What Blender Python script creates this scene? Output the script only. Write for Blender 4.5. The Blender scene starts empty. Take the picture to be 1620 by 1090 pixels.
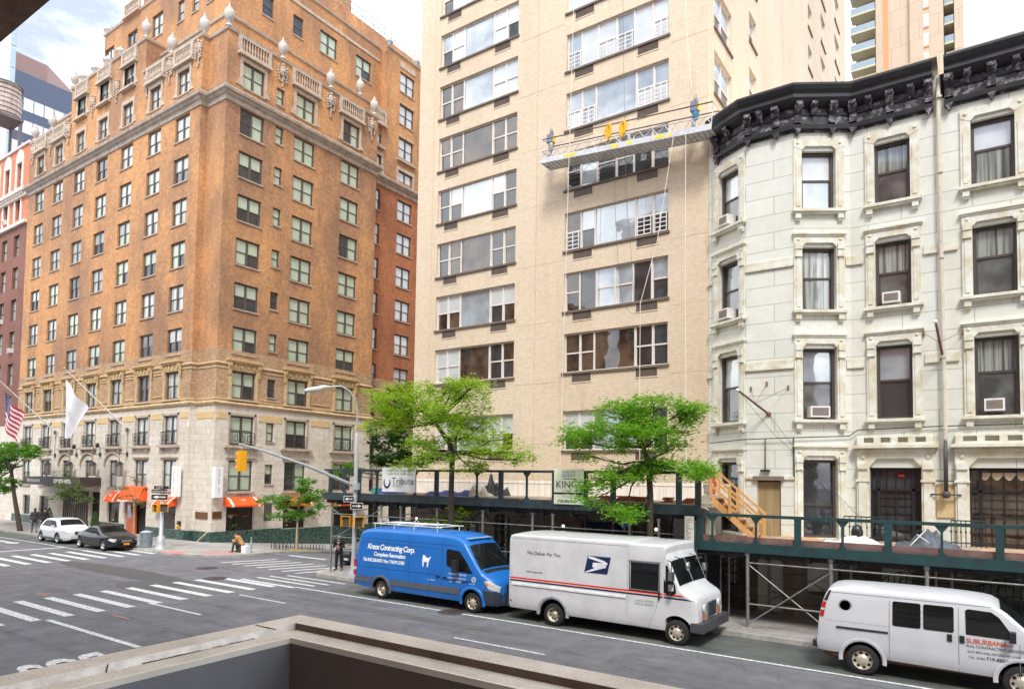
import bpy, bmesh, math, random
from mathutils import Vector, Matrix
R_ = math.radians
sc = bpy.context.scene
col = sc.collection
# ---------------------------------------------------------------- camera
CAM_H = 4.5
YAW, PITCH, ROLL, F_PX, CX, CY = -0.602965, 0.0476294, 0.0147545, 1069.856, 810.0, 705.59
cy_, sy_, cp_, sp_, cr_, sr_ = math.cos(YAW), math.sin(YAW), math.cos(PITCH), math.sin(PITCH), math.cos(ROLL), math.sin(ROLL)
FWD = Vector((sy_ * cp_, cy_ * cp_, sp_)); RT0 = Vector((cy_, -sy_, 0)); UP0 = RT0.cross(FWD)
RT = cr_ * RT0 + sr_ * UP0; UP = -sr_ * RT0 + cr_ * UP0
cam_d = bpy.data.cameras.new("camera"); cam = bpy.data.objects.new("camera", cam_d); col.objects.link(cam)
cam.matrix_world = Matrix(((RT.x, UP.x, -FWD.x, 0), (RT.y, UP.y, -FWD.y, 0), (RT.z, UP.z, -FWD.z, CAM_H), (0, 0, 0, 1)))
cam_d.sensor_width = 36; cam_d.lens = F_PX / 1620 * 36; cam_d.shift_y = (CY - 545) / 1620
cam_d.clip_start = 0.05; cam_d.clip_end = 3000
sc.camera = cam
# ---------------------------------------------------------------- sky, sun, exposure
SUN_EL, SUN_AZ = R_(52), R_(148)      # azimuth measured clockwise from +Y
sd = Vector((math.sin(SUN_AZ) * math.cos(SUN_EL), math.cos(SUN_AZ) * math.cos(SUN_EL), math.sin(SUN_EL)))
w = bpy.data.worlds.new("World"); sc.world = w; w.use_nodes = True
nt = w.node_tree; N = nt.nodes; L = nt.links; bg = N["Background"]
sky = N.new("ShaderNodeTexSky"); sky.sky_type = 'NISHITA'; sky.sun_disc = False
sky.sun_elevation = SUN_EL; sky.sun_rotation = SUN_AZ; sky.air_density = 1.0; sky.dust_density = 3.0
tc = N.new("ShaderNodeTexCoord"); mp = N.new("ShaderNodeMapping"); mp.inputs['Scale'].default_value = (1, 1, 2.6)
nz = N.new("ShaderNodeTexNoise"); nz.inputs['Scale'].default_value = 2.3; nz.inputs['Detail'].default_value = 7; nz.inputs['Roughness'].default_value = .55
cr = N.new("ShaderNodeValToRGB"); cr.color_ramp.elements[0].position = .22; cr.color_ramp.elements[0].color = (.76, .76, .76, 1)
cr.color_ramp.elements[1].position = .5; cr.color_ramp.elements[1].color = (.985, .985, .985, 1)
mx = N.new("ShaderNodeMix"); mx.data_type = 'RGBA'; cl2 = N.new("ShaderNodeValToRGB"); cl2.color_ramp.elements[0].position = .42; cl2.color_ramp.elements[0].color = (2.3, 2.6, 3.25, 1); cl2.color_ramp.elements[1].position = .56; cl2.color_ramp.elements[1].color = (7.6, 7.8, 8.1, 1)
L.new(nz.outputs['Fac'], cl2.inputs[0]); L.new(cl2.outputs[0], mx.inputs['B'])
L.new(tc.outputs['Generated'], mp.inputs['Vector']); L.new(mp.outputs[0], nz.inputs['Vector']); L.new(nz.outputs['Fac'], cr.inputs[0])
L.new(cr.outputs[0], mx.inputs['Factor']); L.new(sky.outputs[0], mx.inputs['A']); L.new(mx.outputs['Result'], bg.inputs['Color'])
bg.inputs['Strength'].default_value = 0.15
sl = bpy.data.lights.new("sun", 'SUN'); sl.energy = 1.3; sl.angle = R_(13); sl.color = (1, .965, .91)
so = bpy.data.objects.new("sun", sl); col.objects.link(so); so.rotation_euler = (-sd).to_track_quat('-Z', 'Y').to_euler(); so.location = (20, -10, 60)
sc.view_settings.view_transform = 'Standard'; sc.view_settings.look = 'None'; sc.view_settings.exposure = 1.14; sc.view_settings.gamma = 1
sc.cycles.max_bounces = 6; sc.cycles.diffuse_bounces = 3; sc.cycles.glossy_bounces = 3; sc.cycles.transmission_bounces = 4; sc.cycles.transparent_max_bounces = 8

# ---------------------------------------------------------------- measuring: picture point -> point on a real plane
def ray(px, py): return RT * ((px - CX) / F_PX) - UP * ((py - CY) / F_PX) + FWD
def gy(px, py, Y): d = ray(px, py); t = Y / d.y; return Vector((d.x * t, Y, d.z * t + CAM_H))
def gx(px, py, X): d = ray(px, py); t = X / d.x; return Vector((X, d.y * t, d.z * t + CAM_H))
def gz(px, py, z=0): d = ray(px, py); t = (z - CAM_H) / d.z; return Vector((d.x * t, d.y * t, z))
def proj(p):
    v = Vector(p) - Vector((0, 0, CAM_H)); f = v.dot(FWD)
    return (F_PX * v.dot(RT) / f + CX, -F_PX * v.dot(UP) / f + CY, f)
def gh(x, y):      # the avenue is level, the side street drops away to the east
    return -.08 * min(60, max(0, y - 24.7))

# ---------------------------------------------------------------- objects, names, tags
WM = {}
def tag(o, label=None, cat=None, group=None, kind=None):
    if label: o['label'] = label
    if cat: o['category'] = cat
    if group: o['group'] = group
    if kind: o['kind'] = kind
    return o
def empty(name, loc, rz=0, label=None, cat=None, group=None):
    o = bpy.data.objects.new(name, None); col.objects.link(o); o.location = loc; o.rotation_euler = (0, 0, rz)
    o.empty_display_size = .3
    WM[o.name] = Matrix.Translation(Vector(loc)) @ Matrix.Rotation(rz, 4, 'Z')
    return tag(o, label, cat, group)
def link(name, me, parent=None, loc=None, rz=0):
    o = bpy.data.objects.new(name, me); col.objects.link(o)
    if parent:
        o.parent = parent; M = WM[parent.name]
        if loc is not None:
            T = M.inverted() @ (Matrix.Translation(Vector(loc)) @ Matrix.Rotation(rz, 4, 'Z'))
            o.location = T.to_translation(); o.rotation_euler = T.to_euler(); WM[o.name] = M @ T
        else: WM[o.name] = M
    else:
        if loc is not None: o.location = loc; o.rotation_euler = (0, 0, rz)
        WM[o.name] = Matrix.Translation(Vector(loc or (0, 0, 0))) @ Matrix.Rotation(rz, 4, 'Z')
    return o
def copy_tree(o, parent=None, loc=None, rz=None):
    c = o.copy(); col.objects.link(c); c.parent = parent
    if loc is not None: c.location = loc
    if rz is not None: c.rotation_euler = (0, 0, rz)
    for ch in o.children: copy_tree(ch, c)
    return c

class Frame:   # facade frame: u along the wall, d outward, z up
    def __init__(s, O=(0, 0, 0), U=(1, 0)):
        s.O = Vector(O); u = Vector((U[0], U[1], 0)).normalized(); s.U = u; s.N = Vector((u.y, -u.x, 0))
        s.rz = math.atan2(u.y, u.x)
    def p(s, u, d, z): return s.O + s.U * u + s.N * d + Vector((0, 0, z))
WORLD = Frame()
WORLD.p = lambda u, d, z: Vector((u, d, z)); WORLD.N = Vector((0, 1, 0))
LOCAL = WORLD
class MB:
    def __init__(s, fr=None): s.v = []; s.f = []; s.uv = []; s.mi = []; s.sm = []; s.fr = fr or WORLD
    def face(s, pts, m=0, smooth=False, uv=None):    # pts in frame coordinates
        P = [Vector(p) for p in pts]
        if uv is None:
            n = Vector((0, 0, 0))
            for i in range(len(P)):
                a, b = P[i], P[(i + 1) % len(P)]; n += a.cross(b)
            ax = max(range(3), key=lambda k: abs(n[k]))
            uv = [((p.x, p.z) if ax == 1 else (p.y, p.z) if ax == 0 else (p.x, p.y)) for p in P]
        i0 = len(s.v)
        s.v += [s.fr.p(*p) for p in P]; s.f.append(list(range(i0, i0 + len(P)))); s.uv += uv; s.mi.append(m); s.sm.append(smooth)
    def box(s, a, b, c, d, e, f, m=0, skip=''):
        a, b = min(a, b), max(a, b); c, d = min(c, d), max(c, d); e, f = min(e, f), max(e, f)
        if 'c' not in skip: s.face([(a, c, e), (b, c, e), (b, c, f), (a, c, f)], m)
        if 'd' not in skip: s.face([(b, d, e), (a, d, e), (a, d, f), (b, d, f)], m)
        if 'a' not in skip: s.face([(a, d, e), (a, c, e), (a, c, f), (a, d, f)], m)
        if 'b' not in skip: s.face([(b, c, e), (b, d, e), (b, d, f), (b, c, f)], m)
        if 'f' not in skip: s.face([(a, c, f), (b, c, f), (b, d, f), (a, d, f)], m)
        if 'e' not in skip: s.face([(a, d, e), (b, d, e), (b, c, e), (a, c, e)], m)
    def prism(s, pts, lo, hi, axis=1, m=0):      # polygon in the plane across `axis`, extruded lo..hi
        def P(q, h): return (q[0], h, q[1]) if axis == 1 else (h, q[0], q[1]) if axis == 0 else (q[0], q[1], h)
        s.face([P(q, lo) for q in pts], m); s.face([P(q, hi) for q in reversed(pts)], m)
        n = len(pts)
        for i in range(n):
            a, b = pts[i], pts[(i + 1) % n]; s.face([P(b, lo), P(a, lo), P(a, hi), P(b, hi)], m)
    def grid(s, rows, m=0, smooth=True, closed=False, uv=True):
        nr = len(rows); nc = len(rows[0]); i0 = len(s.v)
        for r in rows: s.v += [s.fr.p(*p) for p in r]
        for i in range(nr - 1):
            for j in range(nc if closed else nc - 1):
                k = (j + 1) % nc
                s.f.append([i0 + i * nc + j, i0 + i * nc + k, i0 + (i + 1) * nc + k, i0 + (i + 1) * nc + j]); s.mi.append(m); s.sm.append(smooth)
                for (ii, jj) in ((i, j), (i, j + 1), (i + 1, j + 1), (i + 1, j)):
                    q = rows[ii][jj % nc]
                    s.uv.append((jj / (nc - 1 if not closed else nc), ii / (nr - 1)) if uv == 'n' else (q[0] + q[1], q[2]))
    def tube(s, p0, p1, r, n=8, r1=None, m=0, cap=True, smooth=True):
        s.poly([p0, p1], [r, r if r1 is None else r1], n, m, cap, smooth)
    def poly(s, pts, r, n=8, m=0, cap=True, smooth=True):
        P = [Vector(p) for p in pts]
        if not isinstance(r, (list, tuple)): r = [r] * len(P)
        rings = []; up = Vector((0, 0, 1)); last = None
        for i, p in enumerate(P):
            t = (P[min(i + 1, len(P) - 1)] - P[max(i - 1, 0)])
            if t.length < 1e-9: t = Vector((0, 0, 1))
            t.normalize()
            a = last - t * last.dot(t) if last is not None else (up.cross(t) if abs(t.z) < .95 else Vector((1, 0, 0)).cross(t))
            if a.length < 1e-6: a = Vector((1, 0, 0))
            a.normalize(); b = t.cross(a); last = a
            rings.append([tuple(p + (a * math.cos(2 * math.pi * k / n) + b * math.sin(2 * math.pi * k / n)) * r[i]) for k in range(n)])
        s.grid(rings, m, smooth, True)
        if cap: s.face(list(reversed(rings[0])), m); s.face(rings[-1], m)
    def lathe(s, c, prof, n=16, m=0, smooth=True, axis='z', cap=True):
        rings = []
        for r, z in prof:
            ring = []
            for k in range(n):
                a = 2 * math.pi * k / n; x, y = r * math.cos(a), r * math.sin(a)
                ring.append((c[0] + x, c[1] + y, c[2] + z) if axis == 'z' else (c[0] + x, c[1] + z, c[2] + y) if axis == 'y' else (c[0] + z, c[1] + x, c[2] + y))
            rings.append(ring)
        s.grid(rings, m, smooth, True)
        if cap:
            if prof[0][0] > 1e-4: s.face(list(reversed(rings[0])), m)
            if prof[-1][0] > 1e-4: s.face(rings[-1], m)
    def ball(s, c, rx, ry, rz, n=10, m=0):
        rings = []
        for i in range(n // 2 + 1):
            t = math.pi * i / (n // 2) + 1e-4; rr = math.sin(t)
            rings.append([(c[0] + rx * rr * math.cos(2 * math.pi * k / n), c[1] + ry * rr * math.sin(2 * math.pi * k / n), c[2] - rz * math.cos(t)) for k in range(n)])
        s.grid(rings, m, True, True)
    def sweep(s, path, prof, m=0, side=1, smooth=False, caps=True):   # world frame: path [(x,y)], profile [(offset outward, z)], outward = right of travel * side
        n = len(path); rings = []
        for i in range(n):
            p = Vector(path[i]); ds = []
            if i > 0: ds.append((p - Vector(path[i - 1])).normalized())
            if i < n - 1: ds.append((Vector(path[i + 1]) - p).normalized())
            ns = [Vector((d.y, -d.x)) * side for d in ds]
            if len(ns) == 2:
                mm = (ns[0] + ns[1]); mm.normalize(); mm /= max(.3, mm.dot(ns[0]))
            else: mm = ns[0]
            rings.append([(p.x + mm.x * o, p.y + mm.y * o, z) for o, z in prof])
        if side > 0: rings = [list(reversed(r)) for r in rings]
        for i in range(n - 1):
            for j in range(len(prof) - 1):
                a, b, c, d = rings[i][j], rings[i + 1][j], rings[i + 1][j + 1], rings[i][j + 1]
                L0 = (Vector(path[i + 1]) - Vector(path[i])).length
                base = sum((Vector(path[k + 1]) - Vector(path[k])).length for k in range(i))
                s.face([d, c, b, a], m, smooth, [(base, d[2]), (base + L0, c[2]), (base + L0, b[2]), (base, a[2])])
        if caps: s.face(rings[0], m); s.face(list(reversed(rings[-1])), m)
    def wall(s, u0, u1, z0, z1, holes=(), d=0, rev=.18, m=0, mr=None):
        us = sorted({u0, u1, *[min(max(h[0], u0), u1) for h in holes], *[min(max(h[1], u0), u1) for h in holes]})
        zs = sorted({z0, z1, *[min(max(h[2], z0), z1) for h in holes], *[min(max(h[3], z0), z1) for h in holes]})
        for a, b in zip(us, us[1:]):
            run = None
            for e, f in zip(zs, zs[1:]):
                cu, cz = (a + b) / 2, (e + f) / 2
                inside = any(h[0] < cu < h[1] and h[2] < cz < h[3] for h in holes)
                if inside:
                    if run: s.face([(a, d, run[0]), (b, d, run[0]), (b, d, run[1]), (a, d, run[1])], m); run = None
                else: run = [run[0], f] if run else [e, f]
            if run: s.face([(a, d, run[0]), (b, d, run[0]), (b, d, run[1]), (a, d, run[1])], m)
        mr = m if mr is None else mr
        for h in holes:
            a, b, e, f = h
            if b <= u0 or a >= u1 or f <= z0 or e >= z1: continue
            s.face([(a, d, e), (a, d - rev, e), (a, d - rev, f), (a, d, f)], mr); s.face([(b, d - rev, e), (b, d, e), (b, d, f), (b, d - rev, f)], mr)
            s.face([(a, d, f), (a, d - rev, f), (b, d - rev, f), (b, d, f)], mr); s.face([(a, d - rev, e), (a, d, e), (b, d, e), (b, d - rev, e)], mr)
    def mesh(s, name, mats, inv=None):
        me = bpy.data.meshes.new(name)
        vs = [tuple(inv @ v) for v in s.v] if inv is not None else [tuple(v) for v in s.v]
        me.from_pydata(vs, [], s.f)
        for m in (mats if isinstance(mats, (list, tuple)) else [mats]): me.materials.append(m)
        me.polygons.foreach_set('material_index', s.mi); me.polygons.foreach_set('use_smooth', s.sm)
        ul = me.uv_layers.new(name='UVMap'); ul.data.foreach_set('uv', [c for q in s.uv for c in q])
        me.update(); return me
    def build(s, name, mats, parent=None, fix=False, **kw):
        inv = WM[parent.name].inverted() if parent is not None else None
        me = s.mesh(name, mats, inv)
        if fix:
            b = bmesh.new(); b.from_mesh(me); bmesh.ops.remove_doubles(b, verts=b.verts, dist=.0004); bmesh.ops.recalc_face_normals(b, faces=b.faces); b.to_mesh(me); b.free()
        o = link(name, me, parent)
        return tag(o, **kw) if kw else o
def islands(mb, name, mats, parent=None, gap=.03, **kw):   # one object per separate piece
    n = len(mb.f); bb = []
    for f in mb.f:
        P = [mb.v[i] for i in f]; bb.append([min(p[k] for p in P) - gap for k in range(3)] + [max(p[k] for p in P) + gap for k in range(3)])
    par = list(range(n))
    def find(a):
        while par[a] != a: par[a] = par[par[a]]; a = par[a]
        return a
    order = sorted(range(n), key=lambda i: bb[i][0]); act = []
    for i in order:
        act = [j for j in act if bb[j][3] >= bb[i][0]]
        for j in act:
            if all(bb[j][k] <= bb[i][k + 3] and bb[i][k] <= bb[j][k + 3] for k in (1, 2)): par[find(i)] = find(j)
        act.append(i)
    groups = {}; off = [0]
    for f in mb.f: off.append(off[-1] + len(f))
    for i in range(n): groups.setdefault(find(i), []).append(i)
    out = []
    for g in groups.values():
        m = MB(); used = sorted({mb.mi[i] for i in g}); ml = mats if isinstance(mats, (list, tuple)) else [mats]
        for i in g:
            i0 = len(m.v); m.v += [mb.v[q] for q in mb.f[i]]; m.f.append(list(range(i0, i0 + len(mb.f[i])))); m.mi.append(used.index(mb.mi[i])); m.sm.append(mb.sm[i]); m.uv += mb.uv[off[i]:off[i + 1]]
        out.append(m.build(name, [ml[k] for k in used], parent, fix=any(m.sm), **kw))
    return out
def struct(o): o['kind'] = 'structure'; return o

# ---------------------------------------------------------------- materials
MC = {}
def newmat(name):
    m = bpy.data.materials.new(name); m.use_nodes = True; return m, m.node_tree.nodes, m.node_tree.links, m.node_tree.nodes['Principled BSDF']
def ramp(N, pts):
    r = N.new('ShaderNodeValToRGB'); e = r.color_ramp.elements
    while len(e) < len(pts): e.new(.5)
    for i, (p, c) in enumerate(pts): e[i].position = p; e[i].color = (*c, 1) if len(c) == 3 else c
    return r
def plain(name, c, rough=.7, metal=0, var=.12, scale=3, bump=0, bscale=40, coat=0, streak=0, dirt=None, emis=None):
    if name in MC: return MC[name]
    m, N, L, b = newmat(name); MC[name] = m
    b.inputs['Roughness'].default_value = rough; b.inputs['Metallic'].default_value = metal
    if coat: b.inputs['Coat Weight'].default_value = coat; b.inputs['Coat Roughness'].default_value = .06
    tc = N.new('ShaderNodeTexCoord'); nz = N.new('ShaderNodeTexNoise'); nz.inputs['Scale'].default_value = scale; nz.inputs['Detail'].default_value = 6; nz.inputs['Roughness'].default_value = .65
    if streak:
        mp = N.new('ShaderNodeMapping'); mp.inputs['Scale'].default_value = (1, 1, streak); L.new(tc.outputs['Object'], mp.inputs[0]); L.new(mp.outputs[0], nz.inputs['Vector'])
    else: L.new(tc.outputs['Object'], nz.inputs['Vector'])
    lo = tuple(x * (1 - var) for x in c) if dirt is None else dirt; hi = tuple(min(1, x * (1 + var)) for x in c)
    r = ramp(N, [(.32, lo), (.62, hi)]); L.new(nz.outputs['Fac'], r.inputs[0]); L.new(r.outputs[0], b.inputs['Base Color'])
    if bump:
        n2 = N.new('ShaderNodeTexNoise'); n2.inputs['Scale'].default_value = bscale; n2.inputs['Detail'].default_value = 4; L.new(tc.outputs['Object'], n2.inputs['Vector'])
        bp = N.new('ShaderNodeBump'); bp.inputs['Strength'].default_value = bump; bp.inputs['Distance'].default_value = .02; L.new(n2.outputs['Fac'], bp.inputs['Height']); L.new(bp.outputs[0], b.inputs['Normal'])
    if emis: b.inputs['Emission Color'].default_value = (*emis[0], 1); b.inputs['Emission Strength'].default_value = emis[1]
    return m
def masonry(name, c1, c2, mortar, bw=.22, bh=.07, ms=.01, patch=None, stain=None, bump=.3, rough=.85, psc=.25, ramp2=(.42, .6), streak=.25, msm=.1, fsc=3.5, fam=.2, sth=(.53, .72)):
    m, N, L, b = newmat(name); MC[name] = m; b.inputs['Roughness'].default_value = rough
    uv = N.new('ShaderNodeUVMap'); uv.uv_map = 'UVMap'; tc = N.new('ShaderNodeTexCoord')
    br = N.new('ShaderNodeTexBrick'); br.inputs['Scale'].default_value = 1; br.inputs['Brick Width'].default_value = bw; br.inputs['Row Height'].default_value = bh
    br.inputs['Mortar Size'].default_value = ms; br.inputs['Mortar Smooth'].default_value = msm; br.inputs['Color1'].default_value = (*c1, 1); br.inputs['Color2'].default_value = (*c2, 1); br.inputs['Mortar'].default_value = (*mortar, 1)
    L.new(uv.outputs[0], br.inputs['Vector']); cur = br.outputs['Color']
    if patch:
        nz = N.new('ShaderNodeTexNoise'); nz.inputs['Scale'].default_value = psc; nz.inputs['Detail'].default_value = 5; nz.inputs['Roughness'].default_value = .62
        mp = N.new('ShaderNodeMapping'); mp.inputs['Scale'].default_value = (1, 1, .55); L.new(tc.outputs['Object'], mp.inputs[0]); L.new(mp.outputs[0], nz.inputs['Vector'])
        r = ramp(N, [(ramp2[0], (0, 0, 0)), (ramp2[1], (1, 1, 1))]); L.new(nz.outputs['Fac'], r.inputs[0])
        mu = N.new('ShaderNodeMix'); mu.data_type = 'RGBA'; mu.blend_type = 'MULTIPLY'; mu.inputs['B'].default_value = (*patch, 1); L.new(r.outputs[0], mu.inputs['Factor']); L.new(cur, mu.inputs['A']); cur = mu.outputs['Result']
    # fine brick to brick variation
    n3 = N.new('ShaderNodeTexNoise'); n3.inputs['Scale'].default_value = fsc; n3.inputs['Detail'].default_value = 4; n3.inputs['Roughness'].default_value = .8; L.new(tc.outputs['Object'], n3.inputs['Vector'])
    r3 = ramp(N, [(.3, (1 - fam,) * 3), (.7, (1 + fam * .6,) * 3)]); L.new(n3.outputs['Fac'], r3.inputs[0])
    m3 = N.new('ShaderNodeMix'); m3.data_type = 'RGBA'; m3.blend_type = 'MULTIPLY'; m3.inputs['Factor'].default_value = 1; L.new(cur, m3.inputs['A']); L.new(r3.outputs[0], m3.inputs['B']); cur = m3.outputs['Result']
    if stain:
        n2 = N.new('ShaderNodeTexNoise'); n2.inputs['Scale'].default_value = 1.1; n2.inputs['Detail'].default_value = 6; n2.inputs['Roughness'].default_value = .7
        mp2 = N.new('ShaderNodeMapping'); mp2.inputs['Scale'].default_value = (1, 1, streak); L.new(tc.outputs['Object'], mp2.inputs[0]); L.new(mp2.outputs[0], n2.inputs['Vector'])
        r2 = ramp(N, [(sth[0], (0, 0, 0)), (sth[1], (1, 1, 1))]); L.new(n2.outputs['Fac'], r2.inputs[0])
        m2 = N.new('ShaderNodeMix'); m2.data_type = 'RGBA'; m2.blend_type = 'MULTIPLY'; m2.inputs['B'].default_value = (*stain, 1); L.new(r2.outputs[0], m2.inputs['Factor']); L.new(cur, m2.inputs['A']); cur = m2.outputs['Result']
    L.new(cur, b.inputs['Base Color'])
    if bump:
        bp = N.new('ShaderNodeBump'); bp.inputs['Strength'].default_value = bump; bp.inputs['Distance'].default_value = .01; bp.invert = True; L.new(br.outputs['Fac'], bp.inputs['Height']); L.new(bp.outputs[0], b.inputs['Normal'])
    return m
def glassmat(name, c, refl=.3, ior=1.5, rough=.03, var=.25, kind=None, c2=None, scale=1.2, tint=(1, 1, 1)):
    m, N, L, b = newmat(name); MC[name] = m; out = N['Material Output']
    b.inputs['Roughness'].default_value = .8; b.inputs['Specular IOR Level'].default_value = 0
    tc = N.new('ShaderNodeTexCoord'); oi = N.new('ShaderNodeObjectInfo'); ad = N.new('ShaderNodeVectorMath'); ad.operation = 'ADD'
    sc_ = N.new('ShaderNodeVectorMath'); sc_.operation = 'SCALE'; cb = N.new('ShaderNodeCombineXYZ')
    for i in range(3): L.new(oi.outputs['Random'], cb.inputs[i])
    L.new(cb.outputs[0], sc_.inputs[0]); sc_.inputs['Scale'].default_value = 37
    L.new(tc.outputs['Object'], ad.inputs[0]); L.new(sc_.outputs[0], ad.inputs[1])
    nz = N.new('ShaderNodeTexNoise'); nz.inputs['Scale'].default_value = scale; nz.inputs['Detail'].default_value = 3
    mp = N.new('ShaderNodeMapping'); mp.inputs['Scale'].default_value = (9, 9, .25) if kind == 'curtain' else (1, 1, 1); L.new(ad.outputs[0], mp.inputs[0]); L.new(mp.outputs[0], nz.inputs['Vector'])
    lo = c2 or tuple(x * (1 - var) for x in c); r = ramp(N, [(.35, lo), (.6, c)]); L.new(nz.outputs['Fac'], r.inputs[0]); L.new(r.outputs[0], b.inputs['Base Color'])
    g = N.new('ShaderNodeBsdfGlossy'); g.inputs['Roughness'].default_value = rough; g.inputs['Color'].default_value = (*tint, 1)
    n4 = N.new('ShaderNodeTexNoise'); n4.inputs['Scale'].default_value = .9; L.new(ad.outputs[0], n4.inputs['Vector']); bp = N.new('ShaderNodeBump'); bp.inputs['Strength'].default_value = .06; bp.inputs['Distance'].default_value = .1
    L.new(n4.outputs['Fac'], bp.inputs['Height']); L.new(bp.outputs[0], g.inputs['Normal'])
    fr = N.new('ShaderNodeFresnel'); fr.inputs['IOR'].default_value = ior; mm = N.new('ShaderNodeMath'); mm.operation = 'ADD'; mm.use_clamp = True; mm.inputs[1].default_value = refl - .04
    L.new(fr.outputs[0], mm.inputs[0]); ms = N.new('ShaderNodeMixShader'); L.new(mm.outputs[0], ms.inputs[0]); L.new(b.outputs[0], ms.inputs[1]); L.new(g.outputs[0], ms.inputs[2]); L.new(ms.outputs[0], out.inputs[0])
    return m
def cl(r, g, b):   # sRGB 0-255 -> linear
    f = lambda v: (v / 255 / 12.92) if v / 255 <= .04045 else ((v / 255 + .055) / 1.055) ** 2.4
    return (f(r), f(g), f(b))
# text as flat mesh pieces mapped by a function
def text_faces(s, size=1, align='LEFT', shear=0, offset=0, spacing=1):
    cu = bpy.data.curves.new('t', 'FONT'); cu.body = s; cu.size = size; cu.align_x = align; cu.shear = shear; cu.offset = offset; cu.space_character = spacing; cu.resolution_u = 3
    o = bpy.data.objects.new('t', cu); col.objects.link(o); dg = bpy.context.evaluated_depsgraph_get(); me = bpy.data.meshes.new_from_object(o.evaluated_get(dg))
    V = [tuple(v.co) for v in me.vertices]; F = [list(p.vertices) for p in me.polygons]
    bpy.data.objects.remove(o); bpy.data.curves.remove(cu); bpy.data.meshes.remove(me); return V, F
def text_to(mb, s, fn, size, m=0, **kw):   # fn(tx, ty) -> frame point
    V, F = text_faces(s, size, **kw)
    for f in F: mb.face([fn(V[i][0], V[i][1]) for i in f], m, False, [(0, 0)] * len(f))
# ================================================================ MATERIALS
def road_mat(m):
    N, L = m.node_tree.nodes, m.node_tree.links; b = N['Principled BSDF']; src = b.inputs['Base Color'].links[0].from_socket; tc = N.new('ShaderNodeTexCoord')
    def layer(src, scl, sc_, lo, hi, c):
        mp = N.new('ShaderNodeMapping'); mp.inputs['Scale'].default_value = scl; n = N.new('ShaderNodeTexNoise'); n.inputs['Scale'].default_value = sc_; n.inputs['Detail'].default_value = 7; n.inputs['Roughness'].default_value = .7
        L.new(tc.outputs['Object'], mp.inputs[0]); L.new(mp.outputs[0], n.inputs['Vector']); r = ramp(N, [(lo, (1, 1, 1)), (hi, c)]); L.new(n.outputs['Fac'], r.inputs[0])
        x = N.new('ShaderNodeMix'); x.data_type = 'RGBA'; x.blend_type = 'MULTIPLY'; x.inputs['Factor'].default_value = 1; L.new(src, x.inputs['A']); L.new(r.outputs[0], x.inputs['B']); return x.outputs['Result']
    src = layer(src, (.12, 1.6, 1), .9, .5, .72, (.66, .66, .68)); src = layer(src, (1, 1, 1), .35, .45, .7, (1.25, 1.23, 1.2)); src = layer(src, (1, 1, 1), 22, .3, .75, (.78, .78, .78))
    v = N.new('ShaderNodeTexVoronoi'); v.feature = 'DISTANCE_TO_EDGE'; v.inputs['Scale'].default_value = .32; n = N.new('ShaderNodeTexNoise'); n.inputs['Scale'].default_value = 1.5; n.inputs['Detail'].default_value = 5
    va = N.new('ShaderNodeVectorMath'); va.operation = 'ADD'; vs = N.new('ShaderNodeVectorMath'); vs.operation = 'SCALE'; vs.inputs['Scale'].default_value = 1.6; L.new(tc.outputs['Object'], n.inputs['Vector']); L.new(n.outputs['Color'], vs.inputs[0]); L.new(tc.outputs['Object'], va.inputs[0]); L.new(vs.outputs[0], va.inputs[1]); L.new(va.outputs[0], v.inputs['Vector'])
    r = ramp(N, [(.0, (.55, .55, .55)), (.006, (1, 1, 1))]); L.new(v.outputs['Distance'], r.inputs[0]); x = N.new('ShaderNodeMix'); x.data_type = 'RGBA'; x.blend_type = 'MULTIPLY'; x.inputs['Factor'].default_value = 1; L.new(src, x.inputs['A']); L.new(r.outputs[0], x.inputs['B']); L.new(x.outputs['Result'], b.inputs['Base Color']); return m
ASPH = plain('asphalt', (.15, .15, .162), .9, var=.2, scale=1.3, bump=.35, bscale=60)
ASPH = road_mat(ASPH)
ASPH2 = road_mat(plain('parking lane asphalt', (.108, .118, .108), .88, var=.25, scale=.8, bump=.35, bscale=60))
WALK = masonry('sidewalk concrete', (.42, .40, .385), (.385, .37, .355), (.25, .235, .22), 1.5, 1.5, .012, patch=(.8, .78, .76), psc=.5, stain=(.8, .76, .7), bump=.15)
CURB = plain('curb stone', (.36, .345, .32), .85, var=.3, scale=2.5, bump=.3)
PAINT = plain('road paint', (.74, .76, .74), .75, var=.1, scale=11, dirt=(.30, .30, .31))
TACT = plain('red tactile paving', (.75, .20, .19), .8, var=.15, bump=.3, bscale=25)
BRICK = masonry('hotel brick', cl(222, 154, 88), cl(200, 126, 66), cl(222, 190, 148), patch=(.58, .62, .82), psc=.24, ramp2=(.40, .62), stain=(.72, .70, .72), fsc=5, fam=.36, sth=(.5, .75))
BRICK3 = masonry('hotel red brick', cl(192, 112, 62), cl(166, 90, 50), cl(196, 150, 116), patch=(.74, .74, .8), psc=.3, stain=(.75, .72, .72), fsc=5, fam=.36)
BRICK2 = masonry('hotel mottled brick', cl(206, 166, 124), cl(176, 128, 90), cl(206, 186, 156), patch=(.85, .86, .88), psc=.4, stain=(.75, .72, .7), fsc=5, fam=.4)
OCHRE = plain('ochre terracotta', cl(204, 176, 132), .8, var=.22, scale=5, bump=.5, bscale=14)
LIME = masonry('hotel limestone', cl(234, 227, 214), cl(226, 218, 204), cl(204, 195, 180), .9, .42, .012, patch=(.9, .88, .86), psc=.5, stain=(.9, .87, .83), bump=.12)
TRIM = plain('pale stone trim', cl(190, 174, 158), .8, var=.2, scale=3, bump=.3)
TRIM2 = plain('grey cornice stone', cl(176, 164, 152), .8, var=.25, scale=2, bump=.3)
MARBLE = plain('green marble', (.055, .10, .085), .25, var=.5, scale=6, dirt=(.012, .03, .025))
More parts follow.
